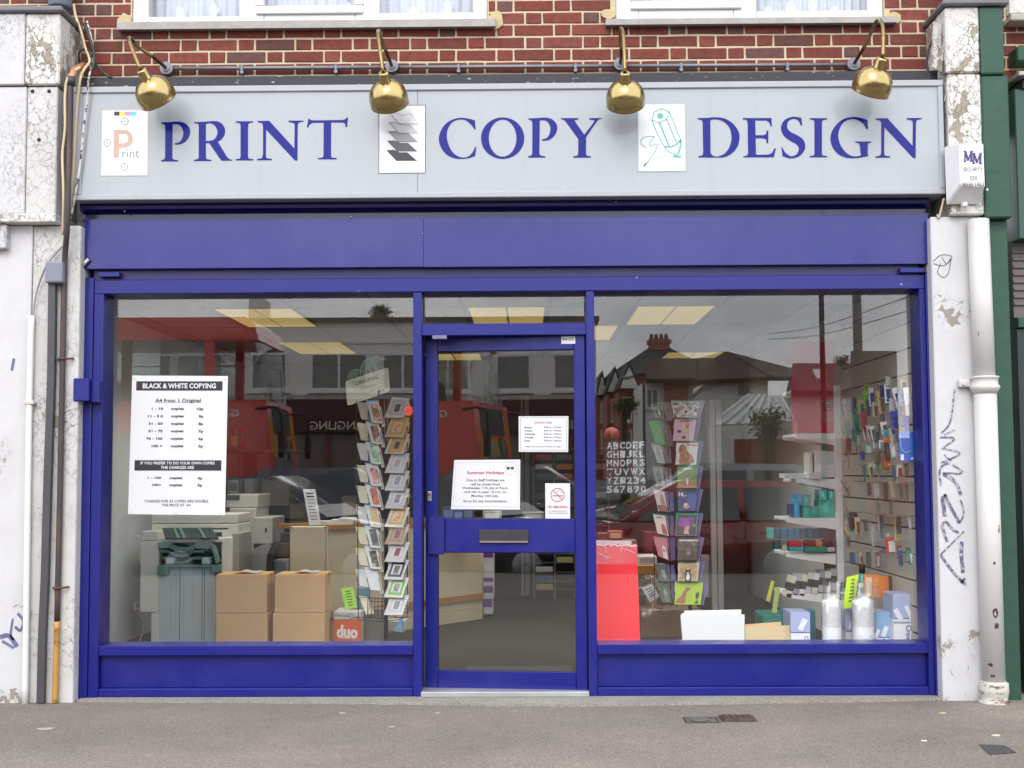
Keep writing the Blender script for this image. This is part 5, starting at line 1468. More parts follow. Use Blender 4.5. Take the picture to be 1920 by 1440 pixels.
packs = [
 # top row
 (1586,748,10,26,(224,224,226),(200,200,206),-12,'tall white card packet, farthest along the top row'),(1596,743,10,27,(168,170,176),(150,152,160),-8,'grey card packet beside the farthest white one in the top row'),(1604,745,7,16,(90,96,150),(70,72,120),0,'small dark blue packet in the top row before the lime ones'),
 (1613,741,9,25,(128,196,70),(200,222,180),-3,'lime packet hanging lower of the two lime ones in the top row'),(1626,732,9,26,(150,206,60),(120,190,60),0,'lime packet hanging higher beside the first blue card in the top row'),(1637,727,12,27,(226,228,234),(40,62,140),-3,'blue card packet with white edge between lime and tan packets'),
 (1651,733,11,34,(226,196,130),(200,160,90),-8,'long tan packet hanging below the blue cards in the top row'),(1656,722,8,18,(60,72,130),(50,60,110),0,'small blue packet half hidden above the tan one'),(1667,720,12,28,(228,230,236),(30,52,140),-2,'blue card packet with white border, the upright one in mid top row'),(1681,726,13,32,(226,228,236),(28,54,142),-14,'blue card packet with white border, tilted, in mid top row'),
 (1693,730,8,24,(150,170,210),(110,130,180),0,'pale blue packet in the top row near the window frame'),(1703,726,13,28,(232,232,234),(214,216,222),-6,'white packet in the top row nearest the window frame'),(1697,712,12,14,(196,160,50),(70,60,50),0,'small yellow and black packet above the nearest white packet'),(1668,706,10,14,(190,194,190),(170,174,172),0,'clear empty sleeve hanging highest on the slatted wall'),(1626,720,8,9,(120,170,60),(110,160,60),0,'scrap of lime card above the higher lime packet'),
 # second row
 (1594,790,13,48,(140,104,104),(110,78,82),0,'long dull maroon packet, farthest in the second row'),(1610,778,13,40,(50,142,124),(40,116,104),0,'teal packet in the second row beside the maroon one'),(1624,772,13,24,(196,56,76),(160,50,70),-3,'crimson packet over the white tag cards in the second row'),(1622,794,9,24,(226,220,222),(170,60,72),-10,'white tag card with crimson print, left of its twin'),(1630,796,9,24,(222,218,220),(160,62,72),-12,'white tag card with crimson print, right of its twin'),(1638,798,11,21,(230,230,230),(80,80,86),-12,'white tag card with a black oval in the second row'),
 (1648,788,9,18,(150,120,110),(96,80,76),-12,'brownish packet in the middle of the second row'),(1662,790,16,18,(224,222,222),(86,84,92),-10,'wide white packet with black print in the second row'),(1658,776,9,13,(70,66,70),(90,84,84),0,'small black packet above the wide white one'),(1682,770,17,34,(60,60,152),(44,46,120),-3,'big violet blue packet of scissors in the second row'),(1704,776,15,30,(50,54,132),(60,64,140),-6,'dark blue packet nearest the frame in the second row'),(1664,806,9,11,(60,170,196),(50,150,180),0,'small turquoise tag under the wide white packet'),(1672,774,6,12,(130,124,150),(110,104,130),0,'narrow mauve packet left of the scissors'),
 # third row
 (1644,824,9,13,(232,232,230),(170,190,190),0,'small white tag card, left of two in the third row'),(1655,825,9,12,(228,228,228),(140,150,150),0,'small white tag card, right of two in the third row'),(1632,834,11,13,(150,190,180),(210,214,214),0,'pale teal tag card in the third row'),(1666,820,13,9,(220,120,60),(206,100,50),0,'orange header card of the black packet in the third row'),(1668,829,14,26,(60,54,54),(110,86,70),-4,'black packet of pens under the orange header'),(1677,830,12,22,(176,176,178),(210,210,212),-6,'silver grey packet right of the black pen packet'),(1650,846,16,18,(118,104,90),(96,84,74),0,'clear brown packet in the third row'),(1667,850,17,24,(136,76,50),(186,88,40),0,'packet of orange brown pencils in the third row'),(1645,861,10,13,(226,230,226),(160,196,180),0,'small white and mint tag beneath the clear brown packet'),(1620,845,9,14,(90,80,150),(70,66,130),0,'violet packet at the far end of the third row'),(1612,826,9,20,(126,104,100),(150,130,126),0,'brown grey packet far along the third row'),
 # lower rows
 (1607,960,20,24,(52,50,52),(64,60,60),0,'black pouch hanging behind the far pen trays'),(1667,1000,8,26,(206,210,212),(150,154,160),-4,'silver scissors packet above the red erasers'),(1655,965,8,34,(70,90,96),(100,120,120),-3,'long dark green packet hanging left of the yellow rulers'),(1682,970,6,34,(216,200,90),(206,186,60),0,'narrow yellow packet hanging under the yellow rulers'),
 (1676,1006,22,24,(212,60,66),(236,226,226),-4,'red and white striped packet of erasers low on the wall'),(1690,1022,12,20,(150,76,70),(180,180,180),-3,'small reddish blister packet low near the frame'),(1706,1026,12,22,(90,96,96),(150,156,156),0,'small dark blister packet lowest near the frame'),(1660,1030,14,24,(110,108,104),(140,138,134),0,'clear empty packet low on the wall'),(1640,985,9,30,(200,204,206),(170,180,186),-2,'long clear packet with white back, far along the low rows'),
]
for q in packs: hang(*q)
rnd = random.Random(11)
fill_c = [(120, 110, 104), (196, 198, 200), (86, 120, 120), (150, 70, 60), (70, 74, 80), (206, 196, 150), (60, 90, 150), (176, 180, 184), (100, 84, 74), (46, 120, 110)]
for rname, py0, pxs in (('the upper filler row under the top cards', 752, (1604, 1618, 1632, 1646, 1660, 1676, 1690, 1704)), ('the crowded row below the scissors', 806, (1600, 1612, 1650, 1674, 1688, 1702)), ('the row beside the hanging blue file', 872, (1622, 1634, 1676, 1690, 1704)), ('the row under the clear shelf', 908, (1634, 1648, 1662, 1676, 1690, 1704)), ('the row above the bright pens', 972, (1598, 1612, 1626, 1652, 1690, 1706)), ('the lowest row of small blisters', 1034, (1600, 1616, 1632, 1648, 1690, 1708))):
    for k, px in enumerate(pxs):
        c1 = fill_c[(k*3+py0) % 10]; c2 = fill_c[(k*7+py0//3+2) % 10]
        hang(px+rnd.uniform(-2, 2), py0+rnd.uniform(-3, 3)-(px-1600)*.03, rnd.uniform(8, 12), rnd.uniform(17, 25), c1, c2, rnd.uniform(-12, 3), 'small %s blister packet, %s along %s' % (colname(c1), ORD[k], rname), dist=.05)
# big blue file hung near the frame
yb = .215; s_ = (yb+CAM_D)/F_PX; c = P(1699, 809, yb)
t = thing('blue_file', 'big glossy blue file hanging on the slatted wall near the frame', 'file', (c.x, yb, c.z))
W, H = 27*s_, 57*s_
MB().box(c.x-W/2, c.x+W/2, yb, yb+.02, c.z-H, c.z, .006, 2).done('file_cover', paintc(52, 102, 190, rough=.25), t)
g = MB(); cv = curve2([(c.x-W*.42, c.z-H*.12), (c.x-W*.38, c.z-H*.5), (c.x-W*.1, c.z-H*.68), (c.x+W*.3, c.z-H*.62)], 6)
g.ribbon(cv, .004, yb-.002); g.done('curved_line', paintc(130, 176, 226, rough=.3), t)
MB().box(c.x-W*.42, c.x-W*.2, yb-.001, yb, c.z-H*.94, c.z-H*.75).done('file_label', paintc(226, 228, 230), t)
MB().box(c.x+W*.30, c.x+W*.42, yb-.001, yb, c.z-H*.92, c.z-H*.85).done('file_label', paintc(226, 228, 230), t)
# clear trays and glass shelves fixed to the slats, with their pens and boxes
m_clear = mat_glass('clear plastic', .16, (.86, .89, .89), .22)
def tray(px0, py0, px1, py1, label, pens, lean=.1):
    a = PX(px0, (py0+py1)/2, SX); ya = min(1.84, a.y); 
    b = P(px1, (py0+py1)/2, ya-.0)
    A0, A1 = P(px0, py1, ya), P(px1, py0, ya)
    t = thing('clear_tray', label, 'tray', ((A0.x+A1.x)/2, ya, A0.z), 'clear plastic trays on the slatted wall')
    th = .004
    mb = MB(); mb.box(A0.x, A1.x, ya-.07, ya-.07+th, A0.z, A0.z+(A1.z-A0.z)*.62).box(A0.x, A1.x, ya, ya+th, A0.z, A1.z).box(A0.x, A1.x, ya-.07+th, ya, A0.z, A0.z+th)
    mb.box(A0.x, A0.x+th, ya-.07+th, ya, A0.z+th, A0.z+(A1.z-A0.z)*.6).box(A1.x-th, A1.x, ya-.07+th, ya, A0.z+th, A0.z+(A1.z-A0.z)*.6)
    mb.done('tray_wall', m_clear, t)
    rnd = random.Random(px0*7+py0)
    n = pens[0]; H = (A1.z-A0.z)
    for i in range(n):
        c = pens[1][i % len(pens[1])]
        x = A0.x+.012+(A1.x-A0.x-.024)*(i+.5)/n
        dx = rnd.uniform(-lean, lean)*H*2
        hh = H*rnd.uniform(.85, 1.25)
        k = MB()
        if pens[2] == 'pen':
            k.cyl((x, ya-.035+rnd.uniform(-.02, .02), A0.z+th), (x+dx, ya-.03+rnd.uniform(-.02, .02), A0.z+th+hh), .0045, .004, 8)
            k2 = k.done('pen', paintc(*c, rough=.3), None)
            tag(k2, 'thin %s pen standing %s' % (colname(c), label_place(label, i, n)), 'pen', 'pens in the clear trays')
        else:
            k.box(x-.008, x+.008, ya-.045, ya-.025, A0.z+th, A0.z+th+hh, .001, 1, Matrix.Rotation(dx*2, 3, 'Y'), (x, ya-.03, A0.z))
            k2 = k.done('ruler', paintc(*c, rough=.35), None)
            tag(k2, 'flat %s strip standing %s' % (colname(c), label_place(label, i, n)), 'ruler', 'strips standing in the clear trays')
def label_place(label, i, n):
    return '%s from the left in the %s' % (ORD[i], label.split(',')[0].replace('clear ', ''))
tray(1585, 842, 1617, 880, 'clear upper far tray, full of pale pencils', (9, [(190, 186, 180), (150, 130, 124), (206, 204, 200), (120, 100, 96)], 'pen'), .03)
tray(1585, 900, 1630, 930, 'clear middle far tray, holding dark markers', (9, [(50, 66, 70), (40, 44, 48), (80, 100, 100), (120, 124, 126)], 'pen'), .4)
tray(1585, 940, 1640, 984, 'clear lower far tray, holding grey green pens', (11, [(90, 110, 110), (140, 150, 150), (60, 66, 66), (180, 182, 176)], 'pen'), .3)
tray(1668, 920, 1716, 961, 'clear near tray, packed with yellow rulers', (11, [(226, 214, 130), (210, 196, 100), (232, 224, 160), (216, 206, 60)], 'ruler'), .35)
tray(1645, 930, 1665, 964, 'clear small tray, holding teal pens', (6, [(30, 140, 120), (40, 150, 130), (206, 120, 50)], 'pen'), .1)
tray(1588, 990, 1646, 1024, 'clear low tray, crammed with bright coloured pens', (13, [(120, 50, 120), (226, 180, 50), (120, 110, 190), (206, 60, 66), (226, 224, 226), (190, 70, 90)], 'pen'), .25)
tray(1645, 868, 1662, 896, 'clear tiny tray, holding orange and black pencils', (6, [(200, 110, 50), (60, 56, 54), (216, 206, 90)], 'pen'), .12)
def gshelf(px0, px1, py, label):
    p0, p1 = PX(px0, py, SX), PX(px1, py, SX)
    y0_, y1_ = sorted((min(p0.y, 1.95), min(p1.y, 1.95)))
    z_ = P(px1, py, y0_).z
    tag(MB().box(SX-.16, SX+.003, y0_, y1_, z_-.006, z_).done('glass_shelf', m_clear, None), label, 'shelf', 'little shelves on the slatted wall')
    return y0_, y1_, z_
gshelf(1646, 1716, 903, 'upper clear shelf under the teal boxes on the slatted wall')
gshelf(1646, 1716, 966, 'lower clear shelf under the yellow rulers on the slatted wall')
def sbox(px0, py0, px1, py1, y, dep, cols, label, name='stock_box', cat='box', group=None, bev=.003, front=None, rz=0):
    a = rect(px0, py0, px1, py1, y)
    t = thing(name, label, cat, ((a[0]+a[1])/2, y, a[2]), group)
    rot = Matrix.Rotation(R(rz), 3, 'Z') if rz else None
    MB().box(a[0], a[1], y, y+dep, a[2], a[3], bev, 1, rot, ((a[0]+a[1])/2, y, a[2])).done('box_body', paintc(*cols[0]), t)
    if len(cols) > 1:
        f = front or (.12, .88, .2, .8)
        w_, h_ = a[1]-a[0], a[3]-a[2]
        MB().box(a[0]+w_*f[0], a[0]+w_*f[1], y-.0012, y-.0002, a[2]+h_*f[2], a[2]+h_*f[3], 0, 1, rot, ((a[0]+a[1])/2, y, a[2])).done('box_label', paintc(*cols[1]), t)
    return t
sb = 'small stock on the little wall shelves'
sbox(1655, 869, 1684, 886, 1.0, .06, [(70, 178, 160), (120, 200, 186)], 'long teal carton on the upper clear shelf', group=sb)
sbox(1684, 869, 1697, 886, .95, .06, [(60, 160, 146)], 'short teal carton at the near end of the upper clear shelf', group=sb)
sbox(1664, 889, 1683, 900, .98, .05, [(226, 226, 226)], 'small white carton under the long teal carton', group=sb)
sbox(1651, 887, 1664, 902, 1.02, .05, [(60, 130, 122)], 'dark teal carton left of the small white carton', group=sb)
sbox(1686, 886, 1712, 901, .9, .05, [(160, 196, 186), (190, 206, 200)], 'pale mint packet at the near end under the teal cartons', group=sb)

# ------------------------------------------------------------------ gondola shelves behind the slatwall
GY = 2.02
m_shelf = M('white shelving', (238, 238, 238), .4, var=.05)
gon = thing('shelf_unit', 'white shelving unit with tapered brackets beyond the slatted wall', 'shelves', (P(1575, 1100, GY).x, GY, FLOOR))
a = rect(1567, 722, 1585, 1105, GY-.02)
MB().box(a[0], a[1], GY-.02, GY+.03, FLOOR, a[3], .004).done('upright', m_shelf, gon)
for (bl, bt, br, bb, bb2) in ((1491, 729, 1567, 751, 737), (1491, 813, 1567, 835, 822), (1492, 898, 1567, 918, 904), (1474, 971, 1567, 993, 979), (1474, 1037, 1567, 1059, 1044), (1474, 1113, 1567, 1133, 1120)):
    q = [P(bl, bt, GY), P(br, bt, GY), P(br, bb, GY), P(bl, bb2, GY)]
    MB().prism([(v.x, v.z) for v in q], GY, GY+.012, 'y').done('shelf_bracket', m_shelf, gon)
    MB().box(q[0].x, q[1].x-.001, GY+.013, GY+.45, q[0].z-.022, q[0].z-.001, .003).done('shelf_board', m_shelf, gon)
    MB().prism([(v.x, v.z) for v in q], GY+.451, GY+.463, 'y').done('shelf_bracket', m_shelf, gon)
MB().box(a[0]+.01, a[1]-.01, GY+.031, GY+.46, FLOOR, a[3]-.02).done('back_panel', M('shelf back', (150, 150, 150), .6), gon)
gs = 'stock on the white shelving unit'
GP = GY+.02
# red poster hung across the end of the upper shelves
pz = rect(1483, 640, 1566, 812, GY-.012)
rp2 = thing('red_poster', 'translucent red poster with a pale corner label on the shelf end', 'poster', (pz[0], GY-.012, pz[2]))
MB().box(pz[0], pz[1], GY-.012, GY-.010, pz[2], pz[3]).done('poster_sheet', paintc(214, 44, 60, rough=.4), rp2)
lz = rect(1539, 750, 1566, 789, GY-.0135)
MB().box(lz[0], lz[1], GY-.0135, GY-.0125, lz[2], lz[3]).done('poster_label', paintc(206, 96, 104, rough=.4), rp2)
c = P(1552, 761, GY-.015); g = MB(); g.ribbon([(c.x+.034*math.cos(i*PI/14), c.z+.036*math.sin(i*PI/14)) for i in range(29)], .006, GY-.015); g.done('printed_ring', m_ink3, rp2)
lettering(rp2, '20', (c.x-.022, c.x+.022, c.z-.014, c.z+.014), m_ink3, .02, y=GY-.0152, mirror=True)
# white books and pads
for i, (x0, y0, x1, y1, cc, lab) in enumerate(((1517, 848, 1527, 895, (206, 214, 212), 'slim white book, leftmost standing on the third shelf'), (1523, 845, 1537, 895, (224, 226, 226), 'tall white pad beside the leftmost book on the third shelf'), (1537, 845, 1552, 895, (216, 220, 220), 'tall white pad in the middle of the third shelf'), (1552, 846, 1565, 894, (190, 206, 204), 'tall greenish white pad at the right of the third shelf'), (1538, 871, 1565, 895, (222, 224, 226), 'short white pad in front of the taller pads'), (1470, 888, 1516, 897, (228, 228, 226), 'flat white pad lying at the left of the third shelf'), (1516, 885, 1540, 898, (218, 220, 220), 'small flat white pad lying before the standing books'))):
    sbox(x0, y0, x1, y1, GP-.03*(i > 3)-.04*(i > 5), .18, [cc], lab, 'paper_pad', 'pad', gs)
# turquoise cartons
tq = (40, 176, 160); tb = (60, 160, 206)
for i, (x0, y0, x1, y1, cc, lab) in enumerate(((1488, 938, 1499, 971, tb, 'bright blue carton standing at the left of the fourth shelf'), (1494, 926, 1506, 948, tb, 'bright blue carton set high behind the left one'), (1506, 928, 1520, 950, tq, 'turquoise carton in the upper row of the fourth shelf'), (1505, 949, 1519, 970, tq, 'turquoise carton with a white slit, lower left row'), (1519, 950, 1535, 971, (30, 160, 144), 'darker turquoise carton in the lower middle row'), (1535, 938, 1566, 970, tq, 'large turquoise pack with a round print on the fourth shelf'), (1536, 918, 1551, 938, (80, 190, 180), 'pale turquoise carton on top of the large pack'), (1553, 919, 1566, 938, (90, 196, 190), 'pale turquoise carton at the right on top of the large pack'), (1483, 945, 1489, 968, (50, 60, 120), 'thin dark blue carton at the far left of the fourth shelf'))):
    sbox(x0, y0, x1, y1, GP+.02*(i % 2), .16, [cc, tuple(min(255, int(k*1.22)) for k in cc)], lab, 'stock_carton', 'carton', gs, front=(.3, .6, .3, .85))
# tray of blue and teal boxes over staplers
for i in range(9):
    x0 = 1440+i*12.2
    cc = [(90, 190, 180), (40, 120, 130), (50, 130, 160), (50, 140, 170), (60, 130, 150), (60, 110, 120), (40, 110, 126), (70, 90, 90), (60, 80, 84)][i]
    sbox(x0, 990+(i % 2), x0+11.5, 1010, GP-.05, .07, [cc], 'small %s box, %s from the left in the row of the fifth shelf' % (colname(cc), ORD[i]), 'small_box', 'box', 'row of small boxes on the fifth shelf')
for i, (x0, y0, x1, y1, cc, lab) in enumerate(((1479, 1014, 1504, 1026, (196, 36, 44), 'bright red stapler on the fifth shelf'), (1508, 1013, 1530, 1025, (120, 30, 36), 'dark red stapler in the middle of the fifth shelf'), (1530, 1015, 1543, 1025, (206, 130, 110), 'salmon coloured carton between the dark red staplers'), (1542, 1012, 1562, 1025, (96, 34, 38), 'maroon stapler at the right of the fifth shelf'), (1479, 1025, 1507, 1034, (60, 170, 180), 'light turquoise flat pack under the bright red stapler'), (1508, 1024, 1552, 1036, (20, 140, 116), 'long green flat pack on the fifth shelf edge'), (1466, 1022, 1476, 1033, (200, 190, 170), 'small cream carton left of the staplers'), (1452, 1012, 1464, 1030, (60, 90, 92), 'dark green box at the left end of the fifth shelf'), (1552, 1026, 1566, 1035, (200, 200, 204), 'pale grey pad at the right end of the fifth shelf'))):
    sbox(x0, y0, x1, y1, GP-.06, .06, [cc], lab, 'stationery_pack', 'pack', gs, bev=.006)
gshelf2 = rect(1440, 1010, 1566, 1012.5, GP-.08)
tag(MB().box(gshelf2[0], gshelf2[1], GP-.08, GP+.1, gshelf2[2], gshelf2[3]).done('glass_shelf', m_clear, None), 'clear shelf carrying the row of small teal boxes', 'shelf', 'little shelves on the slatted wall')
# black white and grey tape boxes in leaning columns
tones = [(226, 222, 214), (206, 206, 208), (222, 216, 200), (190, 188, 200), (232, 232, 232), (180, 178, 174), (222, 212, 184), (160, 160, 178)]
for i in range(8):
    cxp = 1484+i*11.4; top = 1078-i*1.6+(0 if i % 2 else 3)
    lean = (14-i*2.2)
    for k, cc in enumerate(((tones[(i*3) % 8]), (44, 36, 38), tones[(i*5+2) % 8])):
        y0 = top+k*13.5
        sx_ = cxp-(k-1)*(lean*.30)
        a = rect(sx_-5.4, y0, sx_+5.4, y0+13, GP-.02)
        rot = Matrix.Rotation(R(lean), 3, 'Y')
        tag(MB().box(a[0], a[1], GP-.02, GP+.12, a[2], a[3], .002, 1, rot).done('index_box', paintc(*cc), None), '%s small box, %s in the %s leaning column from the left on the lowest shelf' % (colname(cc), ('topmost', 'middle', 'lowest')[k], ORD[i]), 'box', 'little boxes in leaning columns')

# ------------------------------------------------------------------ stock standing in the right window
WY = .44
def sheetpack(pts, y, th, cols, name, label, cat):
    t = thing(name, label, cat, P(pts[3][0], pts[3][1], y))
    return t
t = thing('red_card_pack', 'tall pack of bright red card sheets with torn cellophane on top', 'card pack', P(1160, 1208, .62))
q = [P(1117, 1021, .66), P(1194, 1020, .66), P(1201, 1222, .60), P(1117, 1222, .60)]
MB().slab(q, .03).done('card_sheets', M('red card', (244, 34, 48), .45, var=.02, scale=3), t)
mb = MB(); mb.slab([P(1118, 1013, .70), P(1184, 1014, .70), P(1184, 1100, .70), P(1118, 1100, .70)], .004); mb.done('backing_board', m_paper, t)
mb = MB(); mb.slab([q[0]+Vector((-.002, -.004, .004)), q[1]+Vector((.003, -.004, .004)), P(1197, 1058, .645), P(1116, 1058, .645)], .001); mb.done('cellophane', mat_glass('cellophane', .035, (.97, .97, .97), .06), t)
g = MB(); rnd = random.Random(3)
top = [(1118+i*4, 1020+rnd.uniform(0, 4.5)) for i in range(20)]
pl = [(P(a, b, .648)) for a, b in top]
g.ribbon([(v.x, v.z) for v in pl], .008, .648)
for x0, y0, x1, y1 in ((1120, 1038, 1146, 1046), (1120, 1034, 1140, 1048), (1164, 1022, 1165, 1036), (1166, 1027, 1190, 1036), (1135, 1022, 1136, 1036), (1175, 1024, 1192, 1026)):
    v0, v1 = P(x0, y0, .647), P(x1, y1, .647); g.ribbon([(v0.x, v0.z), (v1.x, v1.z)], .0025, .647)
g.done('cellophane_crease', M('crease white', (240, 214, 214), .3), t)
for i, (x0, y0, x1, y1, dy) in enumerate(((1283, 1145, 1390, 1225, .06), (1278, 1150, 1388, 1225, .03), (1276, 1153, 1396, 1225, .0))):
    q = [P(x0, y0, WY+dy), P(x1, y0-(2, 3, 1)[i], WY+dy), P(x1+(0, 1, 0)[i], y1, WY+dy-.02), P(x0+6, y1, WY+dy-.02)]
    tag(MB().slab(q, .02).done('white_board_sheet', M('white mount board', (222, 222, 221), .7, var=.02, bump=.15, bscale=90), None), ('rearmost', 'middle', 'front')[i]+' white mount board in the stack by the window sill', 'board', 'white boards stacked in the right window')
q = [P(1210, 1204, .5), P(1282, 1199, .6), P(1290, 1212, .5), P(1212, 1212, .42)]
tag(MB().slab(q, .004).done('paper_sheet', m_paper, None), 'flat white sheet lying on the floor left of the white boards', 'sheet')
q = [P(1397, 1171, WY+.03), P(1465, 1166, WY+.03), P(1466, 1225, WY+.03), P(1397, 1225, WY+.03)]
tag(MB().slab(q, .01).done('card_sheet', M('salmon card', (220, 178, 130), .7), None), 'orange tan card sheet standing behind the cream board', 'card')
q = [P(1397, 1174, WY), P(1494, 1173, WY), P(1495, 1225, WY), P(1397, 1225, WY)]
tag(MB().slab(q, .014).done('card_sheet', M('cream card', (214, 192, 150), .7, var=.04), None), 'cream brown card board standing right of the white boards', 'card')
# envelope boxes
m_eb = M('envelope box lilac', (166, 174, 212), .5, var=.04); m_eb2 = M('envelope box blue', (140, 176, 214), .5, var=.04); m_ew = M('envelope box white', (228, 230, 236), .5, var=.02)
def envbox(px0, py0, px1, py1, split, y, dep, label, m1, envs, text=None, vert=False):
    a = rect(px0, py0, px1, py1, y)
    t = thing('envelope_box', label, 'box', ((a[0]+a[1])/2, y, a[2]), 'envelope boxes in the right window')
    zs_ = P((px0+px1)/2, split, y).z
    MB().box(a[0], a[1], y, y+dep, a[2], zs_-.0008, .002).done('box_base', m_ew, t)
    MB().box(a[0]-.001, a[1]+.001, y-.001, y+dep+.001, zs_+.0008, a[3], .002).done('box_lid', m1, t)
    g = MB()
    for (ex, ey, ew_, eh, ro) in envs:
        c = P(ex, ey, y-.002); s_ = (y+CAM_D)/F_PX
        rot = Matrix.Rotation(R(ro), 3, 'Y')
        g.box(c.x-ew_*s_/2, c.x+ew_*s_/2, y-.0022, y-.0012, c.z-eh*s_/2, c.z+eh*s_/2, 0, 1, rot)
    g.done('envelope_print', m_ew if True else None, t)
    MB().box(a[0], a[1], y-.0018, y-.001, zs_-.002, zs_+.002).done('navy_band', M('navy band', (70, 76, 150), .5), t)
    if text:
        x0, y0, x1, y1 = text
        if vert: qd = [P(x1, y0, y-.002), P(x1, y1, y-.002), P(x0, y1, y-.002), P(x0, y0, y-.002)]
        else: qd = [P(x0, y0, y-.002), P(x1, y0, y-.002), P(x1, y1, y-.002), P(x0, y1, y-.002)]
        lettering(t, 'Croxley', qd, M('navy brand print', (44, 60, 160), .5), .02)
    return t
envbox(1483, 1148, 1519, 1225, 1186, .40, .22, 'lilac and white envelope box at the left of the bubble wrap rolls', m_eb, [(1505, 1171, 10, 22, 28)], (1506, 1193, 1516, 1224), True)
envbox(1586, 1142, 1600, 1225, 1184, .56, .2, 'lilac envelope box half hidden between the two bubble wrap rolls', m_eb, [(1594, 1172, 5, 14, 20)])
envbox(1642, 1148, 1672, 1225, 1195, .46, .2, 'blue envelope box right of the bubble wrap rolls', m_eb2, [(1659, 1184, 8, 20, 22), (1645, 1188, 6, 16, 22)], (1656, 1196, 1671, 1212))
envbox(1675, 1114, 1711, 1166, 1160, .38, .22, 'large lilac envelope box on top of the pile by the frame', m_eb, [(1684, 1152, 9, 22, -30), (1704, 1148, 7, 26, -24)])
envbox(1676, 1167, 1713, 1225, 1168, .38, .22, 'white envelope box with navy lettering, lowest by the frame', m_ew, [], (1696, 1172, 1709, 1216), True)
# bubble wrap rolls in clear bags
m_bub = M('bubble wrap', (242, 244, 246), .35, var=.05, scale=50, bump=.8, bscale=70, coat=.2)
m_bag = mat_glass('clear bag', .20, (.98, .985, .99), .14)
for (px0, px1, py0, y, lab) in ((1546, 1582, 1124, .34, 'roll of bubble wrap in a clear bag, left of the neon tag'), (1604, 1645, 1124, .36, 'roll of bubble wrap in a clear bag, right of the neon tag')):
    a = rect(px0, py0, px1, 1260, y); r_ = (a[1]-a[0])/2; cx = (a[0]+a[1])/2; cyy = y+r_
    t = thing('bubble_wrap_roll', lab, 'roll', (cx, cyy, FLOOR), 'bubble wrap rolls in the right window')
    MB().lathe([(.02, a[3]-.002), (r_*.7, a[3]), (r_*.95, a[3]-.008), (r_, a[3]-.02), (r_*.985, a[3]-.12), (r_, a[3]-.2), (r_, FLOOR+.002)], (cx, cyy, 0), (0, 0, 1), 40).done('wrap_roll', m_bub, t)
    rnd = random.Random(px0)
    mb = MB(); seg = 26; rows = 9; vs = []
    for k in range(rows):
        u = k/(rows-1); zz = a[3]-.16+.30*u
        rr_ = r_+.006 if u < .5 else r_*(1.02-.15*(u-.5)*2)
        vs.append([mb.bm.verts.new((cx+(rr_*(1+rnd.uniform(-.05, .16)*(u+.3)+.30*max(0, u-.45)))*math.cos(2*PI*i/seg)+.02*u, cyy+(rr_*(.9 if u > .5 else 1)*(1+rnd.uniform(-.04, .1)*u))*math.sin(2*PI*i/seg), zz*(1) - (abs(math.sin(i*1.7))*.06*u if u > .6 else 0))) for i in range(seg)])
    for k in range(rows-1):
        for i in range(seg): mb.bm.faces.new((vs[k][i], vs[k][(i+1) % seg], vs[k+1][(i+1) % seg], vs[k+1][i])).smooth = True
    mb.done('plastic_bag', m_bag, t)
# neon price card
t = thing('neon_price_card', 'tall neon yellow price card standing between the bubble wrap rolls', 'price card', P(1592, 1140, .5))
q = [P(1588, 1082, .5), P(1610, 1077, .5), P(1602, 1137, .5), P(1580, 1142, .5)]
MB().slab(q, .001).done('card_sheet', M('neon yellow card', (206, 246, 30), .5, var=.01), t)
g = MB()
for i in range(7):
    u = .14+.11*i; c0 = q[0].lerp(q[3], u).lerp(q[1].lerp(q[2], u), .42); c1 = q[0].lerp(q[3], u).lerp(q[1].lerp(q[2], u), .72)
    g.slab([c0+Vector((0, -.001, .006)), c1+Vector((0, -.001, .007)), c1+Vector((0, -.001, -.004)), c0+Vector((0, -.001, -.005))], .0004)
g.done('printed_line', M('olive print', (90, 110, 20), .6), t)
# small goods behind the rolls
og = 'small goods behind the bubble wrap'
sbox(1621, 1078, 1651, 1122, .75, .05, [(222, 126, 30), (230, 200, 170)], 'orange carton with a pale oval print behind the right roll', 'stock_carton', 'carton', og, front=(.08, .45, .1, .9))
sbox(1655, 1081, 1668, 1121, .72, .05, [(224, 120, 24)], 'narrow orange carton leaning right of the wide orange one', 'stock_carton', 'carton', og, rz=20)
sbox(1668, 1080, 1674, 1112, .76, .05, [(60, 44, 36)], 'dark brown carton edge right of the orange cartons', 'stock_carton', 'carton', og)
for (px, py0, lab, c1) in ((1617, 1058, 'teal bottle with a black cap behind the neon card', (30, 150, 130)), (1582, 1092, 'dark teal bottle left of the neon card', (30, 110, 100))):
    y = .8; a = rect(px-7, py0, px+7, 1125, y); cx = (a[0]+a[1])/2; r_ = (a[1]-a[0])/2
    t = thing('glue_bottle', lab, 'bottle', (cx, y, a[2]), og)
    MB().lathe([(r_*.9, 0), (r_, .004), (r_, (a[3]-a[2])*.70), (r_*.7, (a[3]-a[2])*.74)], (cx, y, a[2]), (0, 0, 1), 16).done('bottle_body', paintc(*c1, rough=.3), t)
    MB().lathe([(r_*.8, (a[3]-a[2])*.745), (r_*.8, (a[3]-a[2])*.98), (r_*.7, a[3]-a[2])], (cx, y, a[2]), (0, 0, 1), 16).done('bottle_cap', paintc(50, 36, 36, rough=.4), t)
    MB().lathe([(r_+.001, (a[3]-a[2])*.36), (r_+.001, (a[3]-a[2])*.48)], (cx, y, a[2]), (0, 0, 1), 16, close=False).done('bottle_label', paintc(226, 206, 190), t)
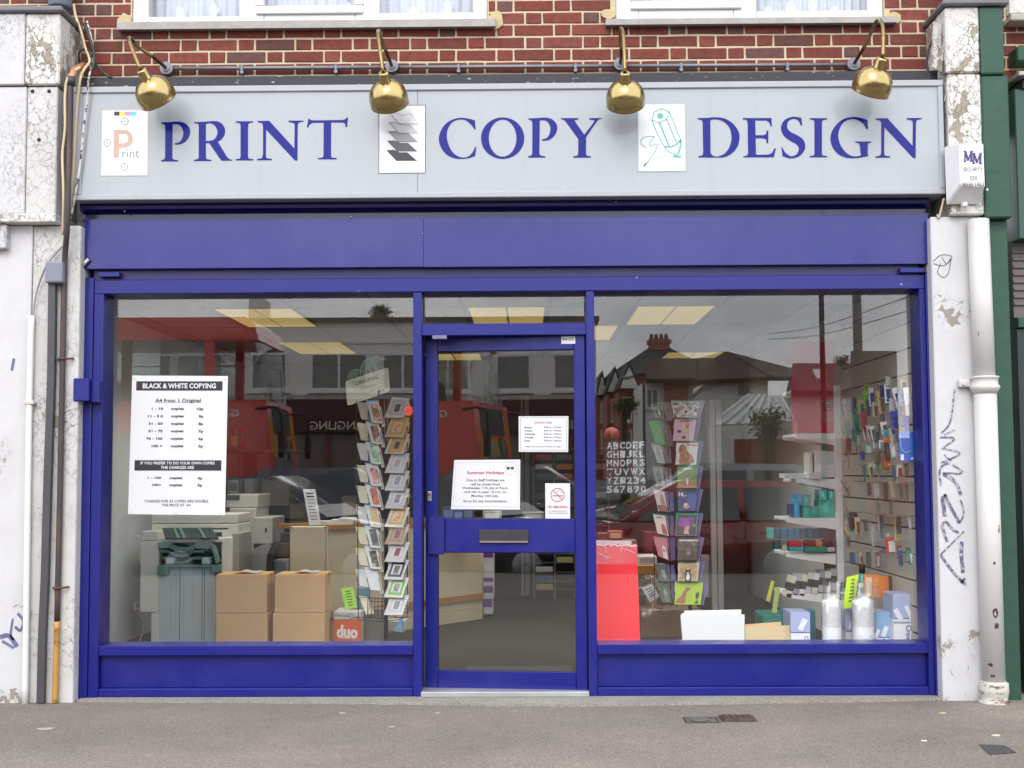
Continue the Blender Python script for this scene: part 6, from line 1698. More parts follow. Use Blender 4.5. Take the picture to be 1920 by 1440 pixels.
# low teal bins and leaning yellow cards left of the shelves
tag(MB().box(*rect(1430, 1130, 1522, 1225, .95)[:2], .95, 1.25, FLOOR, P(1470, 1152, .95).z, .01).done('teal_bin', paintc(20, 120, 104), None), 'dark teal bin standing behind the lilac envelope box', 'bin')
tag(MB().lathe([(.10, 0), (.11, .01), (.11, P(1505, 1142, .95).z-.03), (.10, P(1505, 1142, .95).z-.02)], (P(1505, 1150, .8).x, .95, FLOOR), (0, 0, 1), 28).done('blue_tub', paintc(20, 110, 130, rough=.3), None), 'rounded blue tub between the teal bin and the bubble wrap', 'tub')
for (pts, lab, c) in (([(1446, 1088), (1452, 1090), (1443, 1128), (1436, 1126)], 'slim olive yellow card leaning at the left of the teal bin', (170, 176, 20)), ([(1454, 1102), (1463, 1100), (1456, 1150), (1447, 1148)], 'slim pale green card leaning right of the olive one', (146, 160, 90))):
    q = [P(a, b, .9) for a, b in pts]; tag(MB().slab(q, .002).done('price_card', paintc(*c), None), lab, 'price card')
# brown paper roll leaning behind the boxes
p0, p1 = P(1668, 1140, .85), P(1684, 1100, .85)
tag(MB().cyl((p0.x-.03, .85, p0.z-.3), p1, .045, seg=20).done('paper_roll', paintc(150, 124, 100, rough=.8), None), 'brown paper roll leaning behind the top envelope box', 'roll')

# ------------------------------------------------------------------ left window: boxes, copier, counter
CBY = 1.80
m_card = M('brown cardboard', (216, 176, 130), .8, var=.05, scale=4, bump=.08, bscale=160)
m_cedge = M('cardboard edge', (160, 120, 82), .85, var=.08)
s_ = (CBY+CAM_D)/F_PX
bh = P(450, 1077, CBY).z-P(450, 1149.5, CBY).z
def carton(px0, px1, z0, lab, dy=0.0, skew=0.0):
    a = rect(px0, 1077, px1, 1149, CBY)
    t = thing('cardboard_box', lab, 'box', ((a[0]+a[1])/2, CBY, z0), 'cardboard boxes stacked in the left window')
    z1_ = z0+bh-.003
    rot = Matrix.Rotation(skew, 3, 'Z'); pv = (a[0], CBY, z0)
    MB().box(a[0], a[1], CBY+dy, CBY+dy+.30, z0, z1_, .006, 2, rot, pv).done('box_body', m_card, t)
    xm_ = (a[0]+a[1])/2
    MB().box(a[0]+.004, a[1]-.004, CBY+dy+.004, CBY+dy+.147, z1_, z1_+.002, 0, 1, rot, pv).done('box_flap', m_card, t)
    MB().box(a[0]+.004, a[1]-.004, CBY+dy+.152, CBY+dy+.296, z1_, z1_+.002, 0, 1, rot, pv).done('box_flap', m_card, t)
    MB().box(a[1]+.0, a[1]+.0015, CBY+dy+.125, CBY+dy+.175, z1_-.07, z1_, 0, 1, rot, pv).done('parcel_tape', M('parcel tape', (190, 170, 134), .25), t)
    return a, z1_
ztop_c = P(450, 1077, CBY).z
for (x0, x1, k, lab, dy, sk) in ((404.5, 500, 0, 'brown cardboard box on top of the left stack of two', .0, .01), (405, 502, 1, 'lower brown cardboard box of the left stack', .004, -.006), (515, 609.5, 0, 'brown cardboard box on top of the right stack of two', .0, -.01), (512, 609, 1, 'lower brown cardboard box of the right stack', -.006, .008)):
    z0 = ztop_c-bh*(k+1)
    carton(x0, x1, z0, lab, dy, sk)
zt_ = ztop_c-bh*2
tag(MB().box(P(404, 1200, CBY).x, P(620, 1200, CBY).x, CBY+.01, CBY+.31, FLOOR, zt_-.004, .004).done('box_plinth', paintc(90, 84, 78), None), 'low plinth under the two stacks of cardboard boxes', 'plinth')
for (x0, x1, yy, lab) in ((440, 484, CBY+.11, 'folded white slip lying on the left stack of boxes'), (552, 592, CBY+.11, 'folded white slip lying on the right stack of boxes')):
    a0, a1 = P(x0, 1073, yy), P(x1, 1073, yy)
    mb = MB(); n = 10; vs = []
    for i in range(n+1):
        u = i/n; x = a0.x+(a1.x-a0.x)*u; z = ztop_c+.004+.016*math.sin(u*PI)*(.6+.4*math.sin(u*5))
        vs.append((mb.bm.verts.new((x, yy-.06, z)), mb.bm.verts.new((x+.02, yy+.10, z+.006*math.sin(u*9)))))
    for i in range(n): mb.bm.faces.new((vs[i][0], vs[i+1][0], vs[i+1][1], vs[i][1])).smooth = True
    tag(mb.done('paper_slip', m_paper, None), lab, 'paper')
# office copier
KY = 2.12
m_cop = M('copier cream grey', (222, 221, 212), .45, var=.04); m_cop2 = M('copier blue grey', (186, 206, 214), .5, var=.05); m_cgrn = M('copier green trays', (104, 142, 134), .45, var=.06); m_cdk = M('copier dark green', (40, 62, 58), .45, var=.08); m_cdark = M('copier recess', (36, 36, 38), .7)
cop = thing('photocopier', 'large cream grey photocopier with green paper trays behind the boxes', 'photocopier', P(350, 1208, KY))
def kb(px0, py0, px1, py1, name, m, y=KY, dep=.5, bev=.006, z0=None):
    a = rect(px0, py0, px1, py1, y)
    return MB().box(a[0], a[1], y, y+dep, a[2] if z0 is None else z0, a[3], bev, 2).done(name, m, cop)
kb(283, 1148, 297, 1208, 'copier_base', m_cop, KY+.02, .5, z0=FLOOR)
kb(263, 1014, 297, 1147.5, 'side_cabinet', m_cop, KY, .55)
kb(265, 996, 297, 1013, 'side_cabinet', m_cop, KY+.002, .55)
kb(296.5, 1063, 404, 1225, 'paper_drawer', m_cop2, KY+.03, .45, z0=FLOOR)
for px in (321, 329.5, 343.5, 360.5, 375.5, 389.5, 397.5):
    kb(px-1, 1083, px+1, 1182, 'drawer_ridge', M('ridge cream', (200, 200, 180), .5), KY+.026, .006, .001)
for px in (337, 379, 383):
    kb(px-.5, 1066, px+.5, 1200, 'drawer_seam', m_cdark, KY+.0285, .003, 0)
kb(297, 1010, 420, 1017, 'output_bridge', m_cop, KY-.01, .5)
kb(415, 1008, 434, 1080, 'right_column', m_cop, KY, .5)
kb(434.5, 1000, 448, 1080, 'right_cover', M('copier shade grey', (150, 148, 142), .5), KY+.05, .45)
kb(298, 1018, 414, 1062, 'tray_recess', m_cdark, KY+.10, .3)
kb(284, 964, 446, 981, 'scanner_top', m_cop, KY+.16, .45); kb(284, 982.5, 446, 1009, 'scanner_body', m_cop, KY+.15, .45)
kb(395, 990, 428, 992.5, 'scanner_slot', m_cdark, KY+.148, .004, 0); kb(403, 998, 416, 1006, 'scanner_port', m_cdark, KY+.147, .004, .001)
q = [P(304, 990, KY+.06), P(396, 989, KY+.06), P(410, 1009, KY-.06), P(310, 1009, KY-.06)]
MB().slab(q, .01).done('exit_tray', m_cdk, cop)
for f_ in (.22, .34, .72):
    MB().slab([q[0].lerp(q[1], f_)+Vector((0, -.003, .004)), q[0].lerp(q[1], f_+.05)+Vector((0, -.003, .004)), q[3].lerp(q[2], f_+.05)+Vector((0, -.003, .004)), q[3].lerp(q[2], f_)+Vector((0, -.003, .004))], .003).done('tray_rib', m_cgrn, cop)
for k, y0 in enumerate((1017, 1031, 1044)):
    pts = []
    for i in range(17):
        u = i/16; dip = 9*math.sin(PI*max(0, min(1, (u-.18)/.55)))
        pts.append((298+u*(100 if k == 0 else 86-k*4)+k*3, y0+dip))
    up = [((lambda v: (v.x, v.z))(P(a, b, KY-.02+k*.02))) for a, b in pts]; dn = [((lambda v: (v.x, v.z))(P(a, b+(10 if k == 0 else 5), KY-.02+k*.02))) for a, b in pts]
    MB().prism(up+dn[::-1], KY-.02+k*.02, KY+.08+k*.02, 'y').done('sorter_tray', m_cgrn, cop)
MB().slab([P(394, 1018, KY-.02), P(404, 1022, KY-.02), P(414, 1052, KY-.05), P(405, 1057, KY-.05)], .02).done('tray_arm', m_cgrn, cop)
kb(296, 1016, 317, 1028, 'tray_corner', m_cgrn, KY-.03, .1); kb(365, 1016, 393, 1029, 'tray_corner', m_cgrn, KY-.03, .1)
kb(296, 1059, 414, 1064, 'tray_bar', m_cgrn, KY-.03, .1); kb(295, 1062, 315, 1079, 'tray_foot', m_cgrn, KY-.03, .09); kb(396, 1062, 413, 1075, 'tray_foot', m_cgrn, KY-.03, .09)
kb(311, 1045, 326, 1058, 'tray_catch', m_cop2, KY-.02, .1); kb(378, 1045, 393, 1058, 'tray_catch', m_cop2, KY-.02, .1)
MB().tube([P(268, 1140, KY+.3), P(262, 1150, KY+.3), P(270, 1165, KY+.28), P(268, 1185, KY+.3), P(259, 1208, KY+.3)], .006, 6, 6).done('power_lead', M('white lead', (206, 204, 200), .5), cop)
MB().tube([P(259, 1130, KY+.2), P(252, 1136, KY+.16), P(256, 1144, KY+.14), P(266, 1140, KY+.2)], .012, 8, 6).done('ribbed_hose', M('pale hose', (180, 178, 172), .5), cop)
MB().slab([P(257, 1003, KY+.1), P(264, 1012, KY+.05), P(264, 1056, KY+.05), P(262, 1052, KY+.1)], .004).done('side_flap', m_cop, cop)
# second machine further in
K2 = 2.75
pr = thing('office_printer', 'white office printer with a curved front standing behind the photocopier', 'printer', P(470, 1100, K2))
m_prw = M('printer white', (186, 184, 176), .45, var=.03)
def pb_(px0, py0, px1, py1, name, m, y=K2, dep=.5, bev=.008):
    a = rect(px0, py0, px1, py1, y); return MB().box(a[0], a[1], y, y+dep, a[2], a[3], bev, 2).done(name, m, pr)
pb_(446, 974, 474, 1080, 'printer_body', m_prw); pb_(474.5, 970, 511, 1020, 'printer_body', m_prw, K2+.02); pb_(430, 953, 480, 973, 'printer_lid', m_prw, K2+.05)
pb_(424, 927, 484, 952, 'document_feeder', m_prw, K2+.1); pb_(424, 928, 449, 938, 'feeder_tray', m_cdk, K2+.09, .02)
pb_(497, 990, 500, 998, 'printer_badge', m_cdark, K2+.015, .006, 0)
pts = [((lambda v: (v.x, v.z))(P(a, b, K2+.04))) for a, b in ((462, 1080), (466, 1050), (476, 1030), (490, 1022), (506, 1018), (510, 1024), (502, 1040), (500, 1080))]
MB().prism(pts, K2+.0, K2+.45, 'y').done('curved_cover', M('printer shade', (150, 148, 142), .45), pr)
MB().box(P(440, 1090, K2).x, P(512, 1090, K2).x, K2+.05, K2+.5, FLOOR, P(470, 1081, K2).z).done('printer_stand', paintc(110, 108, 104), pr)
# boxes between printer and counter
sbox(505, 1000, 542, 1016, 3.1, .3, [(44, 42, 42)], 'black box on the pile between printer and counter', 'stock_box', 'box', 'pile between the printer and the counter')
sbox(503, 1018, 542, 1045, 3.05, .3, [(110, 70, 42)], 'brown carton in the pile between printer and counter', 'stock_box', 'box', 'pile between the printer and the counter')
sbox(499, 1048, 542, 1075, 3.0, .3, [(168, 172, 178), (130, 132, 138)], 'grey white carton lowest in the pile beside the counter', 'stock_box', 'box', 'pile between the printer and the counter')
# counter running back into the shop
CY0 = 2.35
m_lam = M('cream laminate', (190, 178, 152), .5, var=.05, scale=1.5); m_wood = M('wood edging', (164, 112, 58), .45, var=.16, scale=12)
cA, cB, cC = P(543, 985, CY0), P(615, 985, CY0), P(904, 1157, 3.82)
zc = cB.z
ctr = thing('shop_counter', 'cream laminate counter with wooden edge strips running back from the window', 'counter', (cB.x, CY0, FLOOR))
mb = MB(); mb.box(cA.x, cB.x-.012, CY0, CY0+.03, .1, zc-.004, .02, 3); mb.done('end_panel', m_lam, ctr)
MB().box(cB.x-.011, cB.x+.003, CY0-.004, CY0+.04, .08, zc-.01, .005, 2).done('corner_post', M('counter post', (196, 190, 174), .5), ctr)
dirc = Vector((cC.x-cB.x, 3.82-CY0, 0)); ln = dirc.length; dirc.normalize(); nrm = Vector((dirc.y, -dirc.x, 0))
def cslab(z0, z1, off, th, name, m, u0=0, u1=None):
    u1 = ln if u1 is None else u1
    b0 = Vector((cB.x, CY0+.01, 0))+dirc*u0+nrm*off; b1 = Vector((cB.x, CY0+.01, 0))+dirc*u1+nrm*off
    MB().prism([(b0.x, b0.y), (b1.x, b1.y), (b1.x-nrm.x*th, b1.y-nrm.y*th), (b0.x-nrm.x*th, b0.y-nrm.y*th)], z0, z1, 'z').done(name, m, ctr)
cslab(.12, zc-.035, 0, .03, 'front_panel', m_lam); cslab(FLOOR, .117, .004, .03, 'skirting', m_lam)
zk = P(870, 1122, 3.6).z
cslab(zk-.025, zk+.025, .016, .015, 'wood_rail', m_wood); cslab(zc-.034, zc, .03, .6, 'worktop', m_wood)
e_ = Vector((cB.x, CY0+.01, 0))+dirc*ln
MB().cyl((e_.x-nrm.x*.06, e_.y-nrm.y*.06, FLOOR), (e_.x-nrm.x*.06, e_.y-nrm.y*.06, zc-.035), .06, seg=20).done('rounded_end', m_lam, ctr)
for px in (547, 610): MB().cyl(P(px, 989, CY0-.001), P(px, 989, CY0-.001)+Vector((0, -.004, 0)), .006, seg=8).done('screw_head', m_ink3, ctr)
# leaflets on the counter
ls = thing('price_list_stand', 'tall white price list in a sloping stand on the counter corner', 'leaflet', P(585, 985, CY0+.1))
q = [P(568, 917, CY0+.14), P(591, 917, CY0+.14), P(602, 984, CY0+.06), P(580, 985, CY0+.06)]
MB().slab(q, .004).done('list_sheet', m_paper, ls)
g = MB()
for i in range(9):
    u = .12+.09*i; a0 = q[0].lerp(q[3], u).lerp(q[1].lerp(q[2], u), .2); a1 = q[0].lerp(q[3], u).lerp(q[1].lerp(q[2], u), .8)
    hh = .006 if i < 2 else .0022
    g.slab([a0+Vector((0, -.002, hh)), a1+Vector((0, -.002, hh)), a1+Vector((0, -.002, -hh)), a0+Vector((0, -.002, -hh))], .0005)
g.done('printed_line', m_gr3, ls)
for (x0, y0, x1, y1, lab) in ((583, 977, 621, 985, 'stack of white leaflets beside the price list stand'), (621, 974, 662, 984, 'stack of pale leaflets further along the counter'), (636, 971, 668, 976, 'pale green leaflet lying on the further stack')):
    a = rect(x0, y0, x1, y1, CY0+.18)
    tag(MB().box(a[0], a[1], CY0+.18, CY0+.34, a[2], a[3], .002).done('leaflet_stack', paintc(214, 218, 214, rough=.6), None), lab, 'leaflets', 'leaflets on the counter')
# box of copy paper
DY = 2.05
a = rect(625.5, 1147, 677, 1207, DY)
z_o = P(650, 1162, DY).z
db = thing('paper_box', 'orange and white copy paper box standing by the card rack', 'box', ((a[0]+a[1])/2, DY, a[2]))
MB().box(a[0], a[1], DY, DY+.30, FLOOR, z_o-.0008, .003).done('box_base', M('paper box orange', (222, 98, 38), .55, var=.04), db)
MB().box(a[1]+.0002, a[1]+.0012, DY+.002, DY+.298, FLOOR+.02, z_o-.002).done('box_side_print', paintc(190, 192, 194), db)
MB().box(a[0]-.001, a[1]+.001, DY-.001, DY+.301, z_o+.0008, a[3], .003).done('box_lid', paintc(206, 206, 204), db)
lettering(db, 'duo', [P(631, 1171, DY-.002), P(671, 1173, DY-.002), P(671, 1198, DY-.002), P(631, 1197, DY-.002)], M('white print', (236, 236, 232), .5), .05)
lettering(db, 'INTERNATIONAL', [P(628, 1152, DY-.003), P(655, 1153, DY-.003), P(655, 1157, DY-.003), P(628, 1156, DY-.003)], m_ink3, .01)
lettering(db, 'PAPER', [P(663, 1156, DY-.003), P(674, 1156.5, DY-.003), P(674, 1160, DY-.003), P(663, 1159.5, DY-.003)], m_ink3, .01)
c = P(659, 1156, DY-.003); g = MB(); g.ribbon([(c.x+.018*math.cos(i*PI/10), c.z+.018*math.sin(i*PI/10)) for i in range(21)], .003, DY-.003); g.ribbon([(c.x-.009, c.z-.008), (c.x, c.z+.012), (c.x+.009, c.z-.008)], .003, DY-.003); g.done('tree_emblem', m_ink3, db)
# neon notice on the box and a blue bottle behind
t = thing('neon_notice', 'lime green price notice standing on the orange paper box', 'notice', P(652, 1142, DY+.02))
q = [P(639, 1103, DY+.05), P(662, 1100, DY+.05), P(670, 1139, DY+.02), P(648, 1143, DY+.02)]
MB().slab(q, .001).done('notice_sheet', M('lime card', (166, 232, 60), .5, var=.01), t)
g = MB()
for i in range(6):
    u = .18+.13*i; a0 = q[0].lerp(q[3], u).lerp(q[1].lerp(q[2], u), .3); a1 = q[0].lerp(q[3], u).lerp(q[1].lerp(q[2], u), .72)
    g.slab([a0+Vector((0, -.002, .004)), a1+Vector((0, -.002, .005)), a1+Vector((0, -.002, -.002)), a0+Vector((0, -.002, -.003))], .0004)
g.done('printed_line', M('dark green print', (60, 90, 30), .6), t)
a = rect(667, 1066, 692, 1142, 2.2)
bt = thing('water_bottle', 'pale blue plastic bottle standing behind the card rack', 'bottle', ((a[0]+a[1])/2, 2.2, a[2]))
MB().lathe([(.045, a[2]), (.048, a[2]+.01), (.048, a[3]-.10), (.044, a[3]-.07), (.03, a[3]-.04), (.03, a[3])], ((a[0]+a[1])/2, 2.25, 0), (0, 0, 1), 20).done('bottle_body', paintc(96, 150, 180, rough=.25), bt)
MB().lathe([(.0485, a[2]+.15), (.0485, a[2]+.19)], ((a[0]+a[1])/2, 2.25, 0), (0, 0, 1), 20, close=False).done('bottle_label', paintc(160, 196, 210), bt)
MB().box((a[0]+a[1])/2-.1, (a[0]+a[1])/2+.16, 2.2, 2.34, FLOOR, a[2]-.002, .004).done('bottle_stand', paintc(120, 116, 110), bt)
# white crate and blue paper behind the rack's foot
tag(MB().box(*rect(705, 1163, 760, 1185, 2.3)[:2], 2.3, 2.5, P(730, 1185, 2.3).z, P(730, 1163, 2.3).z, .01).done('plastic_crate', paintc(200, 200, 196), None), 'pale plastic crate behind the foot of the left card rack', 'crate')
tag(MB().slab([P(757, 1156, 2.25), P(755, 1150, 2.25), P(754, 1186, 2.2), P(738, 1182, 2.2)], .003).done('blue_leaflet', paintc(120, 170, 206), None), 'pale blue leaflet propped beside the foot of the left rack', 'leaflet')

# ------------------------------------------------------------------ card rack in the left window
LR = 1.62
m_wire = M('black wire', (30, 30, 32), .4, metal=.4, var=0)
rack = thing('card_rack', 'black wire spinner rack of greeting cards in the left window', 'card rack', P(724, 1205, LR+.1))
pc = P(724, 1000, LR+.12)
MB().cyl((pc.x, LR+.12, FLOOR+.02), (pc.x, LR+.12, P(724, 745, LR).z), .014, seg=12).done('rack_pole', m_wire, rack)
MB().lathe([(.26, 0), (.26, .012), (.03, .03)], (pc.x, LR+.12, FLOOR), (0, 0, 1), 36).done('rack_base', M('rack base', (60, 60, 60), .5), rack)
zb_ = P(724, 1160, LR).z
wires = MB()
for px in (668, 690, 718, 741, 764):
    p, q = P(px+ (4 if px < 700 else 0), 1158, LR+.02), P(px, 752, LR+.02)
    wires.tube([p, q], .0028, 6, 0)
for py in (1120, 1157):
    wires.tube([P(668, py, LR+.02), P(718, py+3, LR+.0), P(764, py, LR+.02)], .0028, 6, 0)
    wires.tube([P(668, py, LR+.02), P(680, py+6, LR+.14), P(724, py+8, LR+.20), P(764, py, LR+.02)], .0028, 6, 3)
for px in (690, 697, 703, 709, 716): wires.tube([P(px, 1119, LR-.01), P(px-1, 1158, LR-.01)], .0026, 6, 0)
wires.done('rack_frame', m_wire, rack)
pk = MB()
def pocket(mb, q):
    "bent wire loop that holds the lower part of a card"
    a = q[0].lerp(q[3], .45); b = q[1].lerp(q[2], .45); c = q[2]; d = q[3]
    o = Vector((0, -.012, 0))
    mb.tube([a, a+o, d+o*1.2, c+o*1.2, b+o, b], .0022, 5, 0)
def quadpx(pts, y, dtop=.035):
    return [P(pts[0][0], pts[0][1], y+dtop), P(pts[1][0], pts[1][1], y+dtop), P(pts[2][0], pts[2][1], y), P(pts[3][0], pts[3][1], y)]
def sub(q, u0, u1, v0, v1, off=.0012):
    n = (q[1]-q[0]).cross(q[3]-q[0]).normalized()
    if n.y > 0: n = -n
    f = lambda u, v: q[0].lerp(q[1], u).lerp(q[3].lerp(q[2], u), v)+n*off
    return [f(u0, v0), f(u1, v0), f(u1, v1), f(u0, v1)]
grp_l = 'greeting cards in the left rack'
def card(q, paper, label, prints, group, name='greeting_card', th=.003):
    t = thing(name, label, 'card', q[3], group)
    MB().slab(q, th).done('card_front', paper if not isinstance(paper, tuple) else paintc(*paper, rough=.45), t)
    for k, (nm, u0, u1, v0, v1, mat) in enumerate(prints):
        MB().slab(sub(q, u0, u1, v0, v1, .0010+.0008*k), .0005).done(nm, mat if not isinstance(mat, tuple) else paintc(*mat, rough=.4), t)
    return t
white_c, cream_c = (226, 228, 230), (222, 214, 184)
tops = [749, 788, 825.5, 866.5, 905.5, 944, 982.5, 1022, 1062]
pics = [('bright green card with small figures', [(30, 110, 60), (70, 140, 90), (200, 120, 90), (230, 220, 210)]), ('white card with a brown standing figure', [(220, 214, 204), (150, 96, 60), (70, 50, 40)]), ('white card with pale green leaves', [(60, 130, 80), (150, 200, 150), (226, 236, 216)]), ('white card with a pink flower on black', [(40, 24, 26), (220, 130, 130), (240, 190, 180)]),
        ('white card with a fiery red landscape', [(60, 20, 20), (200, 60, 36), (240, 140, 60)]), ('white card with yellow and green stems', [(90, 130, 60), (220, 190, 120), (220, 110, 90)]), ('white card with a tall black picture', [(20, 20, 22), (44, 44, 48), (120, 120, 120)]), ('cream backed card with a black and gold picture', [(20, 22, 20), (90, 80, 30), (200, 190, 160)]), ('blank white card showing its envelope', None)]
pkl = MB()
for i, y0 in enumerate(tops):
    x0 = 686-i*.5 if i < 6 else 683
    sh = 11
    q = quadpx([(x0, y0+1), (x0+23, y0), (x0+23+sh*.9, y0+46), (x0+sh, y0+44)], LR-.02)
    pr_ = []
    if pics[i][1]:
        pr_ = [('card_header', .05, .98, .0, .07, (70, 160, 210)), ('card_picture', .27, .86, .22, .90, mat_art(100+i, pics[i][1], 26))]
        if i == 7: pr_ = pr_[1:]
    else:
        pr_ = [('envelope_flap', .0, 1, .0, .12, (206, 208, 222))]
    card(q, white_c, pics[i][0]+', '+ORD[i]+' down left column, left rack', pr_, grp_l)
    # spare cards and envelopes behind it
    q2 = quadpx([(x0-17, y0+5), (x0+3, y0+6), (x0+14, y0+40), (x0-9, y0+37)], LR+.02)
    card(q2, cream_c if i % 3 != 2 else (214, 216, 216), ('cream' if i % 3 != 2 else 'pale grey')+' envelope sticking out left, '+ORD[i]+' down the left rack', [('envelope_edge', .0, .06, .0, 1, (190, 184, 160))], 'spare envelopes in the left rack', 'spare_envelope', .012)
    q3 = quadpx([(x0+25, y0+14), (x0+28, y0+13), (x0+36, y0+50), (x0+30, y0+51)], LR+.0)
    card(q3, (230, 226, 210), 'edge of the stacked cards, '+ORD[i]+' down the middle of the left rack', [], 'card edges in the left rack', 'spare_envelope', .01)
    pocket(pkl, q); pocket(pkl, q2)
q2 = quadpx([(672, 1117), (690, 1120), (702, 1150), (686, 1152)], LR+.01)
card(q2, cream_c, 'cream envelope in the lowest left pocket of the left rack', [('envelope_edge', .0, .06, .0, 1, (190, 184, 160))], 'spare envelopes in the left rack', 'spare_envelope', .012)
tops = [744.5, 781, 812, 848, 881, 914.5, 949, 981.5, 1014.5, 1047.5, 1081, 1114]
gw = (206, 206, 210)
def frame3(c1, c2, c3):
    return [('card_mount', .14, .86, .14, .86, c1), ('card_mat', .26, .74, .26, .74, c2), ('card_picture', .36, .64, .32, .70, c3)]
A_ = mat_art
rights = [('silver grey card with a dark double window', frame3((180, 180, 186), (206, 206, 210), (76, 76, 80)), gw), ('golden tan card with a brown figure print', frame3((190, 150, 84), (214, 190, 150), A_(31, [(120, 70, 40), (200, 150, 110), (230, 200, 170)])), (206, 176, 120)), ('plain golden tan card with a black picture', [('card_mount', .12, .88, .06, .94, (186, 148, 80)), ('card_picture', .38, .62, .40, .74, (40, 36, 30))], (214, 206, 190)),
    ('silver grey card with a faint pink print', frame3((192, 192, 198), (214, 214, 218), (180, 150, 156)), gw), ('silver grey card with a slate blue print', frame3((190, 190, 196), (212, 212, 216), (140, 140, 158)), gw), ('silver grey card with a violet print', frame3((196, 196, 202), (218, 218, 222), (130, 100, 150)), gw), ('golden card with a red starburst print', frame3((206, 170, 90), (226, 206, 160), A_(32, [(170, 60, 40), (220, 120, 60), (230, 200, 150)])), (222, 214, 196)),
    ('dusty brown card with a crimson print', frame3((166, 138, 116), (186, 160, 138), (150, 60, 56)), (190, 166, 140)), ('white card with a dark crimson square', frame3((206, 206, 208), (222, 222, 224), (136, 40, 48)), (222, 222, 222)), ('white card with a navy border', frame3((44, 42, 90), (222, 222, 226), A_(33, [(70, 80, 60), (120, 120, 80), (50, 60, 60)])), (218, 218, 222)), ('white card with a lime green border', frame3((110, 190, 60), (222, 226, 216), A_(34, [(70, 84, 70), (150, 160, 150), (40, 50, 40)])), (224, 226, 220)), ('white card with a small grey two part print', frame3((206, 208, 212), (226, 226, 228), (140, 144, 160)), (222, 224, 226))]
for i, y0 in enumerate(tops):
    lab, pr_, base = rights[i]
    dx = -(i > 8)*1.5
    q = quadpx([(735+dx, y0), (768.5+dx, y0+2), (757+dx, y0+40), (720.5+dx, y0+39)], LR-.04)
    card(q, base, lab+', '+ORD[i]+' down right column, left rack', pr_, grp_l)
    q3 = quadpx([(762+dx, y0+13), (768+dx, y0+10), (764+dx, y0+33), (758+dx, y0+36)], LR+.02)
    card(q3, (218, 212, 190), 'cream card edge behind the right column, '+ORD[i]+' down', [], 'card edges in the left rack', 'spare_envelope', .01)
    pocket(pkl, q)
pkl.done('pocket_wires', m_wire, rack)
# cream header board with elephants
hb = thing('rack_header', 'cream header board with green elephants on top of the left rack', 'header board', P(690, 760, LR+.06))
z4 = lambda x, y: (620+x/4.5, 640+y/4.5)
HY = LR+.05
def rounded(pts, r):
    out = []
    n = len(pts)
    for i in range(n):
        p = Vector((*pts[i], 0)); a = Vector((*pts[i-1], 0)); b = Vector((*pts[(i+1) % n], 0))
        p0 = p+(a-p).normalized()*r; p1 = p+(b-p).normalized()*r
        out += [(p0.x, p0.y), ((p0.x+p1.x+2*p.x)/4, (p0.y+p1.y+2*p.y)/4), (p1.x, p1.y)]
    return out
bq = rounded([(124, 335), (488, 218), (500, 422), (140, 546)], 22)
vv = [(lambda v: (v.x, v.z))(P(*z4(*p), HY)) for p in bq]
MB().prism(vv, HY, HY+.004, 'y').done('header_card', M('cream board', (248, 249, 214), .5, var=.02), hb)
m_el = M('green elephant print', (44, 134, 92), .5, var=.03); m_elw = M('cream outline', (214, 230, 196), .5)
def blob(pts, y, th, m, name):
    q = curve2(pts+[pts[0]], 4)[:-1]
    MB().prism([(lambda v: (v.x, v.z))(P(*z4(*p), y)) for p in q], y, y+th, 'y').done(name, m, hb)
big = [(255, 282), (262, 210), (300, 160), (350, 145), (385, 128), (412, 150), (440, 152), (462, 148), (455, 162), (420, 168), (400, 178), (372, 186), (380, 210), (398, 240), (380, 246), (360, 214), (340, 222), (352, 252), (330, 258), (318, 232), (300, 240), (304, 268), (282, 274), (276, 250)]
small = [(150, 316), (152, 280), (175, 250), (205, 240), (232, 240), (248, 252), (250, 268), (236, 270), (222, 285), (226, 296), (210, 300), (200, 290), (190, 296), (192, 308), (176, 312), (168, 300)]
for s_, y in ((big, HY+.006), (small, HY+.007)):
    cx = sum(p[0] for p in s_)/len(s_); cy2 = sum(p[1] for p in s_)/len(s_)
    blob([(cx+(p[0]-cx)*1.07, cy2+(p[1]-cy2)*1.09) for p in s_], y, .002, m_elw, 'elephant_outline')
    blob(s_, y-.0015, .001, m_el, 'elephant_shape')
def hl(s, pts, m, bold=0, shear=0): lettering(hb, s, [P(*z4(*p), HY-.001) for p in pts], m, bold, shear=shear)
hl('ORIGINAL', [(204, 340), (408, 280), (411, 312), (206, 376)], m_el, .03)
hl('The', [(146, 336), (200, 318), (202, 346), (148, 362)], M('lilac script', (150, 140, 160), .5), .0, .3)
hl('Collection', [(252, 388), (382, 346), (386, 372), (256, 416)], M('lilac script', (150, 140, 160), .5), .0, .3)
hl('by', [(330, 408), (362, 402), (364, 426), (333, 430)], M('lilac script', (150, 140, 160), .5), .0, .3)
hl('Sam', [(400, 402), (452, 396), (454, 418), (402, 432)], M('dark green script', (40, 90, 80), .5), .0, .4)
MB().cyl(P(*z4(404, 412), LR+.04), P(*z4(404, 520), LR+.04), .006, seg=8).done('header_post', m_wire, hb)

